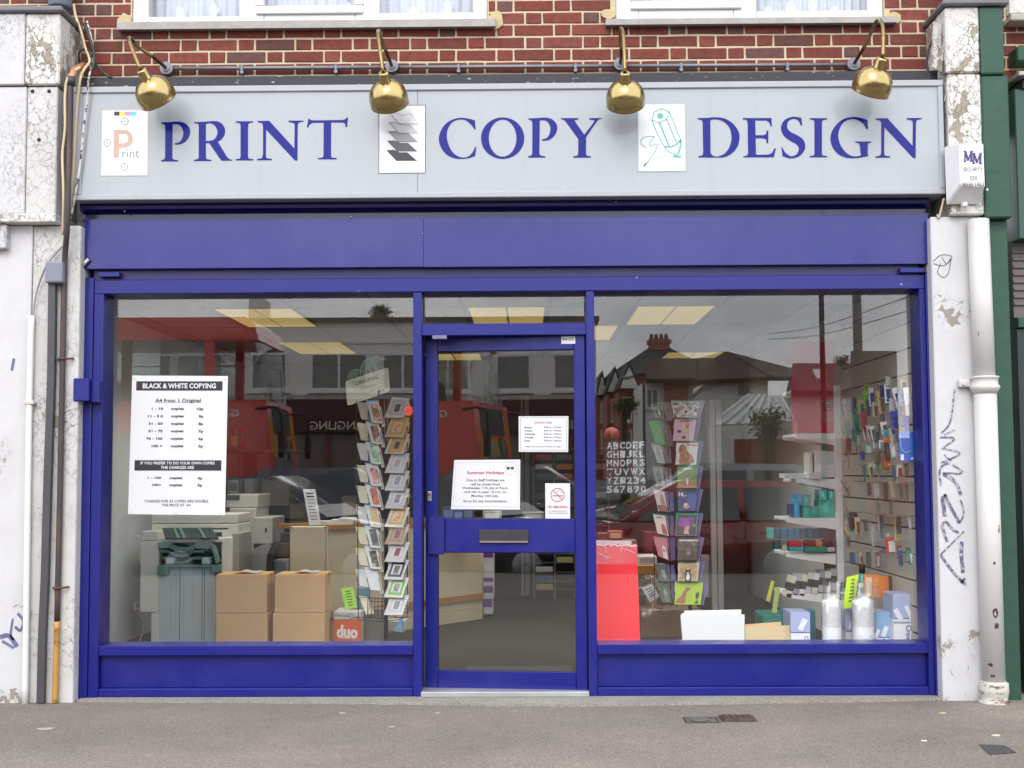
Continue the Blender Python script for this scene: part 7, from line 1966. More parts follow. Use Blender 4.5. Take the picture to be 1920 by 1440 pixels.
# ------------------------------------------------------------------ card rack in the right window
RR = 1.70
rk = thing('card_rack', 'black wire rack of animal greeting cards in the right window', 'card rack', P(1290, 1205, RR+.12))
pc = P(1292, 1000, RR+.16)
MB().cyl((pc.x, RR+.16, FLOOR+.02), (pc.x, RR+.16, P(1290, 752, RR).z), .014, seg=12).done('rack_pole', m_wire, rk)
MB().lathe([(.22, 0), (.22, .012), (.03, .03)], (pc.x, RR+.16, FLOOR), (0, 0, 1), 36).done('rack_base', M('rack base', (60, 60, 60), .5), rk)
wr = MB()
for px in (1222, 1252, 1263, 1309, 1325):
    wr.tube([P(px+6, 1140, RR+.03), P(px, 752, RR+.06)], .0026, 6, 0)
wr.tube([P(1228, 1140, RR+.02), P(1262, 1144, RR-.03), P(1325, 1140, RR+.02)], .0028, 6, 0)
wr.done('rack_frame', m_wire, rk)
z5 = lambda x, y: (1110+x/3, 740+y/3)
pkr = MB()
grp_r = 'animal cards in the right rack'
def shapes(t, q, items):
    "printed silhouettes on a card: (outline in card units, colour)"
    n = (q[1]-q[0]).cross(q[3]-q[0]).normalized()
    if n.y > 0: n = -n
    for k, (nm, pts, col) in enumerate(items):
        pp = curve2(pts+[pts[0]], 3)[:-1]
        w_ = [q[0].lerp(q[1], u).lerp(q[3].lerp(q[2], u), v)+n*(.0022+.0005*k) for u, v in pp]
        mb = MB(); mb.slab(w_, .0004); mb.done(nm, paintc(*col, rough=.4) if isinstance(col, tuple) else col, t)
teal_h = ('card_header', 0, 1, 0, .07, (40, 150, 120))
E_ = lambda cx, cy, rx, ry, n=10: [(cx+rx*math.cos(2*PI*i/n), cy+ry*math.sin(2*PI*i/n)) for i in range(n)]
front = [
 ([(445,30),(610,32),(592,132),(455,130)], (200, 200, 198), 'card with shaggy grey and white dogs, topmost front card of the right rack', [teal_h, ('card_picture', .04, .96, .14, .98, A_(51, [(60, 54, 50), (150, 144, 138), (216, 212, 206), (236, 234, 232)], 34))], [('muzzle_shape', E_(.52, .62, .16, .2), (216, 214, 212)), ('nose_shape', E_(.52, .66, .05, .06), (40, 36, 36))]),
 ([(465,130),(588,132),(570,262),(452,262)], (226, 180, 208), 'pink card with a cream puppy and red lettering in the right rack', [teal_h], [('puppy_shape', [(.3, .5), (.35, .3), (.55, .22), (.75, .35), (.72, .55), (.82, .9), (.4, .98), (.48, .7)], (226, 200, 180)), ('ear_shape', E_(.62, .34, .08, .12), (200, 150, 120)), ('nose_shape', E_(.28, .58, .1, .06), (60, 44, 44)), ('spot_shape', E_(.52, .84, .1, .07), (130, 50, 50)), ('script_print', [(.25, .12), (.8, .10), (.8, .15), (.25, .17)], (170, 50, 80))]),
 ([(475,262),(600,262),(586,396),(467,394)], (228, 226, 220), 'white card with a wrinkled brown dog sitting in the right rack', [teal_h], [('dog_shape', [(.12, .4), (.16, .2), (.32, .14), (.46, .24), (.5, .42), (.78, .62), (.86, .92), (.22, .96), (.2, .6)], A_(52, [(110, 66, 40), (166, 108, 66), (196, 146, 100)], 60)), ('muzzle_shape', E_(.24, .36, .09, .08), (120, 76, 50)), ('script_print', [(.5, .12), (.92, .16), (.92, .21), (.5, .17)], (190, 120, 100))]),
 ([(480,398),(597,398),(590,526),(480,526)], (104, 136, 46), 'grass green card with a small fox in the right rack', [teal_h], [('fox_shape', [(.42, .5), (.38, .38), (.46, .44), (.56, .44), (.64, .38), (.60, .52), (.68, .8), (.60, .92), (.4, .92), (.36, .74)], (150, 92, 56)), ('chest_shape', E_(.5, .72, .06, .14), (224, 206, 180)), ('grass_shape', [(.0, .84), (.3, .9), (.7, .86), (1, .92), (1, 1), (0, 1)], (170, 120, 90)), ('script_print', [(.3, .12), (.7, .12), (.7, .18), (.3, .18)], (210, 220, 170))]),
 ([(480,530),(597,530),(583,655),(482,655)], (50, 48, 112), 'dark blue card reading hi over a small animal in the right rack', [teal_h], [('sky_shape', [(.55, .2), (1, .3), (1, .9), (.5, .8)], (54, 66, 150)), ('animal_shape', [(.3, .86), (.34, .66), (.46, .62), (.56, .7), (.6, .88)], (190, 160, 110)), ('face_shape', E_(.42, .72, .06, .07), (226, 210, 190))]),
 ([(475,665),(598,665),(588,795),(465,795)], (34, 150, 126), 'teal edged black card with purple balloons in the right rack', [('card_picture', .05, .95, .09, .97, (30, 26, 30))], [('balloon_shape', E_(.3, .4, .2, .22), (130, 56, 140)), ('balloon_shape', E_(.66, .38, .22, .22), (110, 44, 130)), ('balloon_shape', E_(.48, .44, .18, .2), (150, 70, 160)), ('puppy_shape', [(.4, .9), (.42, .7), (.56, .56), (.64, .62), (.6, .78), (.66, .92)], (206, 170, 150)), ('leaf_shape', E_(.86, .56, .08, .08), (90, 130, 70))]),
 ([(482,800),(603,800),(590,934),(476,932)], (56, 70, 46), 'dark card with an ape among leaves in the right rack', [('card_header', 0, 1, 0, .07, (90, 70, 150)), ('card_picture', .03, .97, .09, .97, A_(53, [(24, 26, 22), (50, 60, 40), (96, 110, 80)], 44))], [('ape_shape', [(.3, 1), (.28, .6), (.38, .34), (.55, .26), (.72, .36), (.8, .6), (.86, 1)], (58, 44, 36)), ('face_shape', E_(.54, .6, .15, .2), (96, 84, 76)), ('muzzle_shape', E_(.54, .7, .10, .09), (130, 116, 104)), ('script_print', [(.1, .12), (.9, .12), (.9, .18), (.1, .18)], (216, 214, 206))]),
 ([(485,935),(607,935),(596,1050),(480,1050)], (206, 190, 160), 'tan bordered card with a black and white cat in the right rack', [teal_h, ('card_picture', .10, .90, .20, .98, A_(54, [(120, 84, 46), (180, 140, 90), (206, 176, 120)], 30))], [('cat_shape', [(.36, 1), (.34, .7), (.36, .5), (.34, .38), (.42, .44), (.54, .44), (.62, .38), (.6, .54), (.64, .72), (.66, 1)], (30, 26, 26)), ('chest_shape', E_(.5, .8, .09, .16), (228, 224, 220)), ('muzzle_shape', E_(.48, .6, .05, .05), (228, 224, 220))]),
 ([(467,1048),(627,1050),(612,1182),(462,1180)], (176, 206, 30), 'lime yellow card with a brown dog sitting, lowest in the right rack', [teal_h], [('dog_shape', [(.06, .92), (.1, .78), (.26, .62), (.34, .4), (.38, .28), (.5, .26), (.58, .34), (.5, .42), (.44, .5), (.42, .7), (.4, .92), (.26, .94)], A_(55, [(120, 62, 30), (166, 100, 56), (190, 130, 80)], 50)), ('plant_shape', [(.78, .5), (.86, .46), (.9, .6), (.84, .8), (.9, .94), (.76, .94), (.82, .8), (.76, .62)], (50, 56, 30))]),
]
for i, (pts, base, lab, pr_, shp) in enumerate(front):
    q = quadpx([z5(*p) for p in pts], RR-.05)
    t = card(q, base, lab, pr_, grp_r)
    shapes(t, q, shp)
    if i == 4: lettering(t, 'Hi...', [v+Vector((0, -.003, 0)) for v in sub(q, .06, .46, .14, .34, .002)], M('white hand lettering', (230, 230, 230), .5), .03)
    pocket(pkr, q)
    x1, y1 = pts[1]; x2, y2 = pts[2]
    qe = quadpx([z5(x1+4, y1-2), z5(x1+27, y1+4), z5(x2+14, y2+4), z5(x2+2, y2)], RR+.0)
    card(qe, ((96, 84, 150) if i else (150, 150, 176)), ('violet' if i else 'grey lilac')+' envelope fanned behind the right edge, '+ORD[i]+' down the right rack', [('envelope_edge', .86, 1, 0, 1, (150, 140, 196))], 'violet envelopes in the right rack', 'spare_envelope', .012)
left = [
 ([(330,55),(395,40),(420,150),(355,132)], (70, 96, 46), 'green card with a dark brown dog, topmost in the side column', [('dog_shape', [(.3, .9), (.34, .4), (.5, .24), (.7, .34), (.74, .6), (.66, .92)], (70, 50, 40)), ('blaze_shape', E_(.52, .56, .07, .2), (206, 200, 190))]),
 ([(318,150),(380,145),(428,292),(355,276)], (40, 140, 44), 'plain bright green envelope, second in the side column', []),
 ([(332,272),(388,275),(416,388),(366,384)], (170, 176, 172), 'pale grey card with a faint pattern, third in the side column', [('leaf_shape', E_(.5, .5, .2, .3), (140, 146, 142))]),
 ([(338,405),(395,405),(416,515),(360,515)], (120, 130, 116), 'grey green card with a dark animal, fourth in the side column', [('animal_shape', E_(.5, .5, .24, .3), (66, 64, 58))]),
 ([(345,530),(405,540),(430,660),(370,655)], (216, 206, 200), 'white card with a red lower edge, fifth in the side column', [('animal_shape', [(.5, .9), (.45, .5), (.6, .2), (.8, .3), (.85, .9)], (160, 130, 110)), ('red_shape', [(.1, .7), (.9, .74), (.95, .98), (.15, .98)], (150, 44, 40))]),
 ([(342,668),(410,675),(432,795),(366,780)], (222, 206, 196), 'white card with a rust brown animal, sixth in the side column', [('animal_shape', [(.5, .94), (.5, .6), (.62, .46), (.8, .56), (.9, .94)], (140, 66, 44)), ('script_print', [(.2, .14), (.7, .12), (.7, .2), (.2, .22)], (190, 90, 100))]),
 ([(345,795),(420,800),(435,935),(370,908)], (196, 110, 130), 'pink card with a white puppy, seventh in the side column', [('puppy_shape', [(.5, .94), (.5, .6), (.6, .4), (.8, .5), (.86, .94)], (216, 206, 200)), ('nose_shape', E_(.64, .62, .06, .06), (60, 44, 44))]),
 ([(350,945),(410,950),(440,1050),(380,1050)], (62, 66, 62), 'dark grey card with a pale animal face, eighth in the side column', [('face_shape', E_(.6, .6, .2, .26), (130, 126, 120))]),
 ([(355,1040),(430,1045),(452,1170),(392,1168)], (58, 82, 44), 'dark green card with a grey animal, lowest in the side column', [('animal_shape', [(.4, .96), (.4, .6), (.52, .36), (.7, .46), (.76, .96)], (110, 100, 92)), ('face_shape', E_(.54, .56, .1, .14), (150, 140, 130))]),
]
for i, (pts, base, lab, shp) in enumerate(left):
    q = quadpx([z5(*p) for p in pts], RR+.0)
    t = card(q, base, lab+', right rack', [] if i == 1 else [('card_header', 0, 1, 0, .06, (50, 130, 100))], grp_r)
    shapes(t, q, shp); pocket(pkr, q)
    x1, y1 = pts[1]; x2, y2 = pts[2]
    qe = quadpx([z5(x1+3, y1+2), z5(x1+50, y1+8), z5(x2+34, y2-6), z5(x2+6, y2-2)], RR+.04)
    card(qe, (84, 74, 136) if i > 3 else (110, 112, 124), ('violet' if i > 3 else 'slate grey')+' envelope between the columns, '+ORD[i]+' down the right rack', [('envelope_edge', 0, .08, 0, 1, (150, 140, 190))], 'violet envelopes in the right rack', 'spare_envelope', .012)
pkr.done('pocket_wires', m_wire, rk)

# ------------------------------------------------------------------ further inside on the right
# sheet of metal stencil letters
YS = 1.55
z6 = lambda x, y: (960+x/3, 480+y/3)
st_ = thing('stencil_sheet', 'hanging sheet of silvery stencil letters and numbers', 'stencil', P(1174, 925, YS))
q = [P(1137, 828, YS), P(1209, 826, YS), P(1213, 925, YS), P(1136, 926, YS)]
MB().slab(q, .004).done('stencil_backing', M('dark stencil card', (52, 52, 56), .5, var=.15), st_)
m_tin = M('tin letters', (188, 190, 194), .28, metal=.7, var=.15, scale=40)
for r_, line in enumerate(('ABCDEF', 'GHIJKL', 'MNOPRS', 'TUVWX', 'YZ1234', '567890')):
    for k, ch in enumerate(line):
        u0 = (k+.09)/len(line); u1 = (k+.90)/len(line); v0 = (r_+.10)/6; v1 = (r_+.90)/6
        lettering(st_, ch, sub(q, u0, u1, v0, v1, .003), m_tin, .03, name='stencil_letter')
tag(MB().lathe([(.002, -.056), (.032, -.048), (.056, -.016), (.06, .016), (.04, .048), (.003, .062)], P(1147, 816, 2.6), (0, 0, 1), 24).done('red_ball', paintc(116, 26, 24, rough=.6), None), 'dull red balloon above the stencil letters', 'balloon')
# aluminium partition post and panel, pale panel beyond
a = rect(1333, 750, 1355, 1146, 4.3)
pt = thing('partition', 'aluminium partition post with a pale grey panel behind the right card rack', 'partition', (a[0], 4.3, FLOOR))
m_alp = M('aluminium post', (190, 190, 190), .35, metal=.3, var=.04)
xm_ = (a[0]+a[1])/2
MB().box(a[0], xm_-.003, 4.3, 4.36, FLOOR, a[3], .004).done('partition_post', m_alp, pt); MB().box(xm_+.003, a[1], 4.3, 4.36, FLOOR, a[3], .004).done('partition_post', m_alp, pt)
b = rect(1298, 1040, 1332, 1120, 4.34); MB().box(b[0], b[1], 4.34, 4.36, b[2], b[3]).done('partition_panel', paintc(170, 170, 172), pt)
# table with cartons by the red card
tb = thing('side_table', 'wooden edged table with cartons behind the red card pack', 'table', P(1180, 1150, 2.6))
a = rect(1120, 1060, 1236, 1077, 2.6); MB().box(a[0], a[1], 2.6, 3.2, a[2], a[3], .004).done('table_top', m_wood, tb)
for x in (a[0]+.04, a[1]-.04):
    for y in (2.64, 3.14): MB().box(x-.02, x+.02, y-.02, y+.02, FLOOR, a[2]-.001, .003).done('table_leg', m_wood, tb)
tg_ = 'cartons on the side table'
sbox(1196, 1043, 1232, 1059, 2.65, .3, [(196, 196, 196), (150, 150, 152)], 'white carton on the table right of the red card', 'stock_box', 'box', tg_)
sbox(1121, 1000, 1143, 1059, 2.8, .25, [(110, 50, 40), (180, 120, 90)], 'dark red carton on the table, hidden low by the red card', 'stock_box', 'box', tg_)
sbox(1141, 996, 1168, 1012, 2.75, .2, [(160, 60, 50), (206, 170, 130)], 'red and cream carton on top behind the red card', 'stock_box', 'box', tg_)
sbox(1144, 1013, 1194, 1059, 2.76, .2, [(120, 96, 80)], 'dull brown carton beneath the red and cream one', 'stock_box', 'box', tg_)
sbox(1210, 998, 1236, 1036, 3.1, .25, [(110, 36, 44)], 'dark crimson carton at the back of the table', 'stock_box', 'box', tg_)
q = [P(1203, 1102, 2.3), P(1222, 1094, 2.32), P(1237, 1118, 2.3), P(1219, 1130, 2.28)]
t = thing('bagged_leaflet', 'crumpled clear bag with a white printed leaflet under the table', 'bag', q[3])
MB().slab(q, .004).done('leaflet_sheet', paintc(190, 190, 190), t)
g = MB()
for k in range(4): g.slab(sub(q, .2, .8, .2+.16*k, .25+.16*k, .002), .0005)
g.done('printed_line', m_gr3, t)
rnd = random.Random(5); mb = MB(); mb.ball(P(1216, 1118, 2.36), .14, .10, .15, 14, 10)
for v in mb.bm.verts: v.co += Vector((rnd.uniform(-.02, .02), rnd.uniform(-.02, .02), rnd.uniform(-.02, .02)))
mb.done('plastic_bag', mat_glass('thin bag', .03, (.98, .98, .98), .25), t)
tag(MB().box(P(1205, 1128, 2.3).x, P(1320, 1128, 2.3).x, 2.45, 2.75, FLOOR, .24, .01).done('brown_carton', paintc(120, 92, 62), None), 'brown carton on the floor behind the right card rack', 'carton')
# pigeonhole unit against the back partition, seen through the door
YB = 5.5
pg = thing('pigeonhole_unit', 'grey pigeonhole unit of paper stock seen through the door', 'shelves', P(1070, 1120, YB))
m_pg = M('pigeonhole grey', (112, 108, 100), .6)
a = rect(1001, 842, 1142, 1121, YB)
xs = [P(x, 1000, YB).x for x in (1001, 1040, 1078, 1112, 1142)]
for x in xs: MB().box(x-.008, x+.008, YB, YB+.35, FLOOR, a[3], .001).done('divider', m_pg, pg)
MB().box(xs[0], xs[-1], YB+.35, YB+.37, FLOOR, a[3]).done('unit_back', paintc(44, 46, 50), pg)
MB().box(xs[0]-.01, xs[-1]+.01, YB-.005, YB+.36, a[3], a[3]+.015).done('unit_top', m_pg, pg)
rows_py = [862, 880, 898, 915, 933, 950, 968, 985, 1003, 1020, 1038, 1055, 1073, 1090, 1106]
cl_ = {(0, 0): (186, 40, 40), (0, 1): (206, 206, 206), (1, 0): (60, 120, 126), (1, 1): (206, 128, 50), (1, 2): (190, 110, 50), (0, 2): (40, 90, 60), (0, 10): (190, 46, 44), (0, 12): (206, 206, 206), (0, 13): (50, 96, 140), (1, 10): (200, 200, 196), (1, 11): (206, 186, 130), (2, 3): (150, 150, 150), (2, 5): (90, 96, 100), (3, 4): (160, 160, 160), (3, 6): (120, 120, 124), (2, 8): (170, 170, 170), (0, 14): (180, 160, 120), (0, 4): (44, 46, 50), (1, 5): (60, 62, 66), (0, 6): (70, 70, 74), (1, 7): (52, 54, 60), (3, 1): (140, 140, 140), (2, 1): (170, 166, 160), (3, 9): (110, 110, 112), (0, 8): (58, 60, 66), (1, 13): (40, 46, 54)}
for r_, py in enumerate(rows_py):
    z = P(1070, py, YB).z
    for k in range(4):
        MB().box(xs[k]+.009, xs[k+1]-.009, YB+.005, YB+.345, z-.005, z+.002).done('pigeonhole_shelf', m_pg, pg)
        if (k, r_) in cl_:
            c = cl_[(k, r_)]
            tag(MB().box(xs[k]+.018, xs[k+1]-.02, YB+.012, YB+.3, z+.003, z+.055, .002).done('paper_pack', paintc(*c), None), '%s paper pack in column %s, row %s down of the pigeonholes' % (colname(c), ('one', 'two', 'three', 'four')[k], ('one', 'two', 'three', 'four', 'five', 'six', 'seven', 'eight', 'nine', 'ten', 'eleven', 'twelve', 'thirteen', 'fourteen', 'fifteen')[r_]), 'paper pack', 'packs in the pigeonholes')
# inner doorway: pale jambs, dark room
dw = thing('inner_doorway', 'pale door frame of the dark inner doorway beyond the counter', 'doorway', P(985, 1110, 5.9))
for x0, x1 in ((977, 982), (984, 993)):
    a = rect(x0, 800, x1, 1112, 5.9); MB().box(a[0], a[1], 5.9, 6.0, FLOOR, 2.05, .004).done('door_jamb', paintc(176, 174, 172), dw)
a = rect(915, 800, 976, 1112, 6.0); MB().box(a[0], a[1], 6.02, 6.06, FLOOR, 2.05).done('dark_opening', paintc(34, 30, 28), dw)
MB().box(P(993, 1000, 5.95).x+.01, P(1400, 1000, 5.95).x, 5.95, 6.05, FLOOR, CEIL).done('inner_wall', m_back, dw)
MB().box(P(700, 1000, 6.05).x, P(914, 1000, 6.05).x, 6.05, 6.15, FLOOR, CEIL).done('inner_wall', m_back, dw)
# pile of paper boxes at the counter end
for i, (y0, y1, c) in enumerate(((1030, 1058, (90, 50, 126)), (1058, 1082, (196, 196, 200)), (1082, 1098, (84, 44, 120)), (1098, 1122, (92, 50, 128)), (1122, 1152, (196, 196, 202)))):
    a = rect(909, y0, 926-(i == 4)*2, y1, 3.95)
    t = thing('paper_ream_box', '%s paper box, %s in the tall pile at the counter end' % (('purple banded', 'plain white', 'thin purple', 'deep purple', 'white and purple')[i], ('topmost', 'second', 'third', 'fourth', 'lowest')[i]), 'box', ((a[0]+a[1])/2, 3.95, a[2]), 'paper boxes piled at the counter end')
    MB().box(a[0]-.1, a[1], 3.95, 4.25, a[2]+.0005, a[3]-.0005, .003).done('box_body', paintc(196, 196, 200), t)
    h = a[3]-a[2]
    MB().box(a[0]-.09, a[1]-.006, 3.9485, 3.9498, a[2]+h*.45, a[3]-.004).done('box_band', paintc(96, 50, 130) if i != 1 else paintc(206, 206, 210), t)
# desk and clutter behind the counter on the left
dk = thing('back_desk', 'dark desk against the back behind the price notice', 'desk', P(450, 960, 4.6))
a = rect(380, 842, 560, 848, 4.6); MB().box(a[0], a[1], 4.6, 5.3, a[2], a[3], .004).done('desk_top', paintc(70, 58, 48), dk)
for px in (386, 450, 500, 554): 
    x = P(px, 900, 4.62).x; MB().box(x-.03, x+.03, 4.62, 5.25, FLOOR, a[2]-.001).done('desk_leg', paintc(40, 36, 34), dk)
bg_ = 'goods on the dark back desk'
sbox(431, 812, 446, 841, 4.7, .05, [(110, 120, 90), (196, 170, 90)], 'small framed picture with yellow on the back desk', 'picture_frame', 'picture', bg_)
sbox(446, 803, 458, 841, 4.75, .05, [(140, 60, 40), (60, 100, 60)], 'rust coloured folder standing on the back desk', 'folder', 'folder', bg_)
sbox(428, 900, 447, 926, 4.2, .2, [(176, 176, 178), (120, 120, 124)], 'white carton below the back desk, left of the posts', 'stock_box', 'box', bg_)
sbox(458, 898, 476, 926, 4.2, .2, [(150, 150, 150)], 'grey carton below the back desk beside the white one', 'stock_box', 'box', bg_)
sbox(490, 900, 542, 948, 4.3, .3, [(120, 112, 92)], 'large khaki carton standing behind the printer', 'stock_box', 'box', bg_)
sbox(543, 945, 600, 982, 4.0, .3, [(96, 84, 60)], 'dull olive carton behind the counter end', 'stock_box', 'box', bg_)
sbox(640, 930, 668, 985, 3.9, .3, [(90, 80, 66), (130, 120, 100)], 'brown carton on the counter left of the card rack', 'stock_box', 'box', bg_)
# blue packets low behind the door glass
for (x0, y0, x1, y1, c, lab) in ((829, 950, 852, 972, (36, 56, 110), 'dark blue packet low behind the left of the door glass'), (850, 956, 868, 972, (50, 80, 140), 'mid blue packet beside the dark blue one behind the door'), (868, 952, 888, 972, (30, 40, 80), 'navy packet below the holiday notice'), (905, 958, 940, 973, (170, 172, 170), 'pale grey packet below the holiday notice'), (980, 960, 1020, 973, (120, 120, 118), 'grey bundle below the opening times notice')):
    sbox(x0, y0, x1, y1+8, 3.3, .12, [c, tuple(min(255, k+60) for k in c)], lab, 'stock_packet', 'packet', 'packets on the counter behind the door')

# ================================================================== ACROSS THE STREET (mirrored in the shop glass)
def vx(px, py, Y): return V(px, py, Y).x
def vz(px, py, Y): return V(px, py, Y).z
def vrect(px0, py0, px1, py1, Y):
    return vx(px0, (py0+py1)/2, Y), vx(px1, (py0+py1)/2, Y), vz((px0+px1)/2, py1, Y), vz((px0+px1)/2, py0, Y)
m_render = M('pale render', (232, 230, 224), .85, var=.08, scale=1.0)
m_wf = M('far window frame', (226, 226, 226), .5, var=.03); m_wg = M('far window glass', (112, 112, 106), .12, var=.2, scale=3, coat=.5)
m_tile_r = M('brown roof tiles', (100, 66, 54), .85, var=.16, scale=3, bump=.6, bscale=6); m_tile_g = M('grey roof slates', (72, 70, 72), .8, var=.15, scale=3)
m_bk = M('far red brick', (166, 108, 88), .9, var=.14, scale=4)
def fwin(parent, x0, x1, z0, z1, Y, name='window', mull=1):
    "window on a wall that faces the shop (+y)"
    w_ = MB(); t_ = .07
    w_.box(x0, x1, Y, Y+.06, z0, z0+t_).box(x0, x1, Y, Y+.06, z1-t_, z1).box(x0, x0+t_, Y, Y+.06, z0+t_, z1-t_).box(x1-t_, x1, Y, Y+.06, z0+t_, z1-t_)
    for k in range(mull):
        xm_ = x0+(x1-x0)*(k+1)/(mull+1); w_.box(xm_-.035, xm_+.035, Y, Y+.055, z0+t_, z1-t_)
    f = w_.done(name, m_wf, parent)
    MB().box(x0+.04, x1-.04, Y+.0, Y+.03, z0+.04, z1-.04).done('pane', m_wg, f)
    MB().box(x0-.08, x1+.08, Y, Y+.14, z0-.09, z0-.002).done('sill', m_wf, f)
# --- white flat-roofed shop terrace
TY = -30.2
x0, x1 = vx(300, 700, TY), vx(1118, 700, TY)
ztp = vz(800, 604, TY)
wb = thing('terrace_building', 'white flat roofed terrace of shops across the road, mirrored in the windows', 'building', ((x0+x1)/2, TY, 0))
zf1, zf0 = vz(700, 766, TY), vz(700, 812, TY)
MB().box(x0, x1, TY-9, TY, zf1+.30, ztp).done('upper_wall', m_render, wb)
MB().box(x0-.1, x1+.1, TY-9, TY+.12, ztp, ztp+.14).done('roof_edge', M('dark roof edge', (60, 58, 56), .8), wb)
MB().box(x0, x1, TY, TY+.10, zf1+.26, zf1+.42, .02).done('cornice', M('render shade', (176, 172, 166), .85), wb)
MB().box(x0, x1, TY-.0, TY+.05, vz(600, 642, TY)-.04, vz(600, 642, TY)+.04).done('string_course', m_render, wb)
for (a, b) in ((582, 690), (716, 795), (880, 940), (330, 420), (470, 540), (1000, 1060)):
    r_ = vrect(a, 662, b, 732, TY); fwin(wb, r_[0], r_[1], r_[2], r_[3], TY+.005, mull=1 if b-a > 70 else 0)
r_ = vrect(466, 580, 495, 604, TY-2); MB().box(r_[0], r_[1], TY-3, TY-2, ztp, ztp+1.0).done('chimney', m_render, wb)
for px in (860, 456): MB().cyl((vx(px, 700, TY), TY+.08, .3), (vx(px, 700, TY), TY+.08, ztp-.1), .05, seg=10).done('rain_pipe', m_wf, wb)
shops = [(470, 690, (70, 26, 32), 'ANGLING'), (696, 800, (120, 70, 40), ''), (806, 1110, (176, 166, 20), ''), (300, 466, (190, 186, 176), '')]
for a, b, c, nm in shops:
    xa, xb = vx(a, 790, TY), vx(b, 790, TY)
    f = MB().box(xa+.02, xb-.02, TY-.2, TY+.16, zf0, zf1+.25, .02).done('shop_fascia', paintc(*c), wb)
    if nm:
        r_ = vrect(583, 790, 684, 806, TY)
        lettering(wb, nm, [(r_[1], TY+.17, r_[3]), (r_[0], TY+.17, r_[3]), (r_[0], TY+.17, r_[2]), (r_[1], TY+.17, r_[2])], M('cream lettering', (220, 210, 190), .5), .01)
    MB().box(xa+.02, xb-.02, TY-3.4, TY-3.3, 0, zf0-.002).done('shop_back', paintc(36, 32, 32), wb)
    MB().box(xa+.02, xb-.02, TY-3.3, TY+.02, -.12, .5).done('shop_stallriser', paintc(70, 50, 48), wb)
    MB().box(xa+.02, xb-.02, TY-.05, TY-.03, .5, zf0).done('shop_window', m_wg, wb)
    for k in range(4):
        x = xa+.02+(xb-xa-.04)*k/3; MB().box(x-.05, x+.05, TY-.1, TY+.05, -.12, zf0-.002).done('shop_post', paintc(110, 60, 50), wb)
MB().box(x0, x1, TY-9, TY-3.5, -.12, zf1+.29).done('rear_block', m_render, wb)
# --- tree rising behind its roof, and others
def tree(px0, py0, px1, py1, Y, label, n=900, seed=1, trunk=True, col=(52, 72, 34)):
    a = vrect(px0, py0, px1, py1, Y); rnd = random.Random(seed)
    cx, cz = (a[0]+a[1])/2, (a[2]+a[3])/2; rx, rz_ = (a[1]-a[0])/2, (a[3]-a[2])/2
    t = thing('tree', label, 'tree', (cx, Y, -.12), 'trees across the street')
    mb = MB()
    limbs = []
    for k in range(7):
        an = rnd.uniform(0, 2*PI); e = Vector((cx+rx*.75*math.cos(an)*rnd.uniform(.4, 1), Y+rx*.6*math.sin(an), cz+rz_*rnd.uniform(-.2, .8))); limbs.append(e)
        mb.tube([(cx, Y, cz-rz_*1.1), ((cx+e.x)/2+rnd.uniform(-.1, .1), (Y+e.y)/2, (cz-rz_+e.z)/2+.1), e], .07, 6, 3, rfun=lambda u: 1-.75*u)
    mb.tube([(cx, Y, -.12), (cx+.05, Y, (cz-rz_)*.5), (cx, Y, cz-rz_*.9)], .16, 8, 3, rfun=lambda u: 1.3-.6*u)
    mb.done('trunk', M('bark', (74, 62, 50), .9, var=.2, scale=8), t)
    mb = MB(); L_ = max(rx, rz_)*.10
    for k in range(n):
        e = rnd.choice(limbs); s_ = .42
        c = Vector((e.x+rnd.gauss(0, rx*s_*.6), e.y+rnd.gauss(0, rx*s_*.6), e.z+rnd.gauss(0, rz_*s_*.6)))
        d1 = Vector((rnd.uniform(-1, 1), rnd.uniform(-1, 1), rnd.uniform(-1, 1))).normalized()*L_; d2 = d1.cross(Vector((rnd.uniform(-1, 1), rnd.uniform(-1, 1), rnd.uniform(-1, 1)))).normalized()*L_*.5
        mb.bm.faces.new([mb.bm.verts.new(p) for p in (c-d1, c+d2, c+d1, c-d2)])
    mb.done('crown', M('leaves %d' % seed, col, .7, var=.35, scale=1.5), t)
tree(688, 577, 742, 608, -42, 'small bushy tree rising above the flat roof of the white terrace', 700, 3)
tree(1555, 668, 1596, 700, -58, 'dark tree top above the roof with the skylight', 600, 4)
tree(1405, 768, 1478, 840, -24, 'leafy bush by the glass canopy across the street', 900, 5, col=(64, 74, 30))
tree(1140, 745, 1200, 790, -46, 'dark green shrub by the brick houses', 500, 6)
# --- houses on the right
def gable(pts, Y0, Y1, name, mat, parent):
    MB().prism([(vx(a, b, Y0), vz(a, b, Y0)) for a, b in pts], Y0, Y1, 'y').done(name, mat, parent)
HY = -66
h = thing('chimney_house', 'tall brick house with grey hipped roof and a pot topped chimney', 'house', V(1230, 850, HY))
gable([(1150, 900), (1150, 700), (1320, 700), (1320, 900)], HY, HY-8, 'brick_wall', m_bk, h)
mb = MB(); ap0, ap1 = V(1216, 652, HY-3), V(1256, 652, HY-3)
bl, br = V(1136, 706, HY+.3), V(1330, 690, HY+.3); bb = Vector((bl.x, HY-9, bl.z)); bc = Vector((br.x, HY-9, br.z))
vs = [mb.bm.verts.new(p) for p in (bl, br, bc, bb, ap0, ap1)]
for f in ((0, 1, 5, 4), (1, 2, 5), (2, 3, 4, 5), (3, 0, 4), (3, 2, 1, 0)): mb.bm.faces.new([vs[i] for i in f])
rf = mb.done('roof', m_tile_g, h)
a = vrect(1218, 636, 1255, 668, HY-3); MB().box(a[0], a[1], HY-3.8, HY-2.8, a[2]-.6, a[3]).box(a[0]-.1, a[1]+.1, HY-3.9, HY-2.7, a[3]-.25, a[3]-.05).done('chimney', m_bk, h)
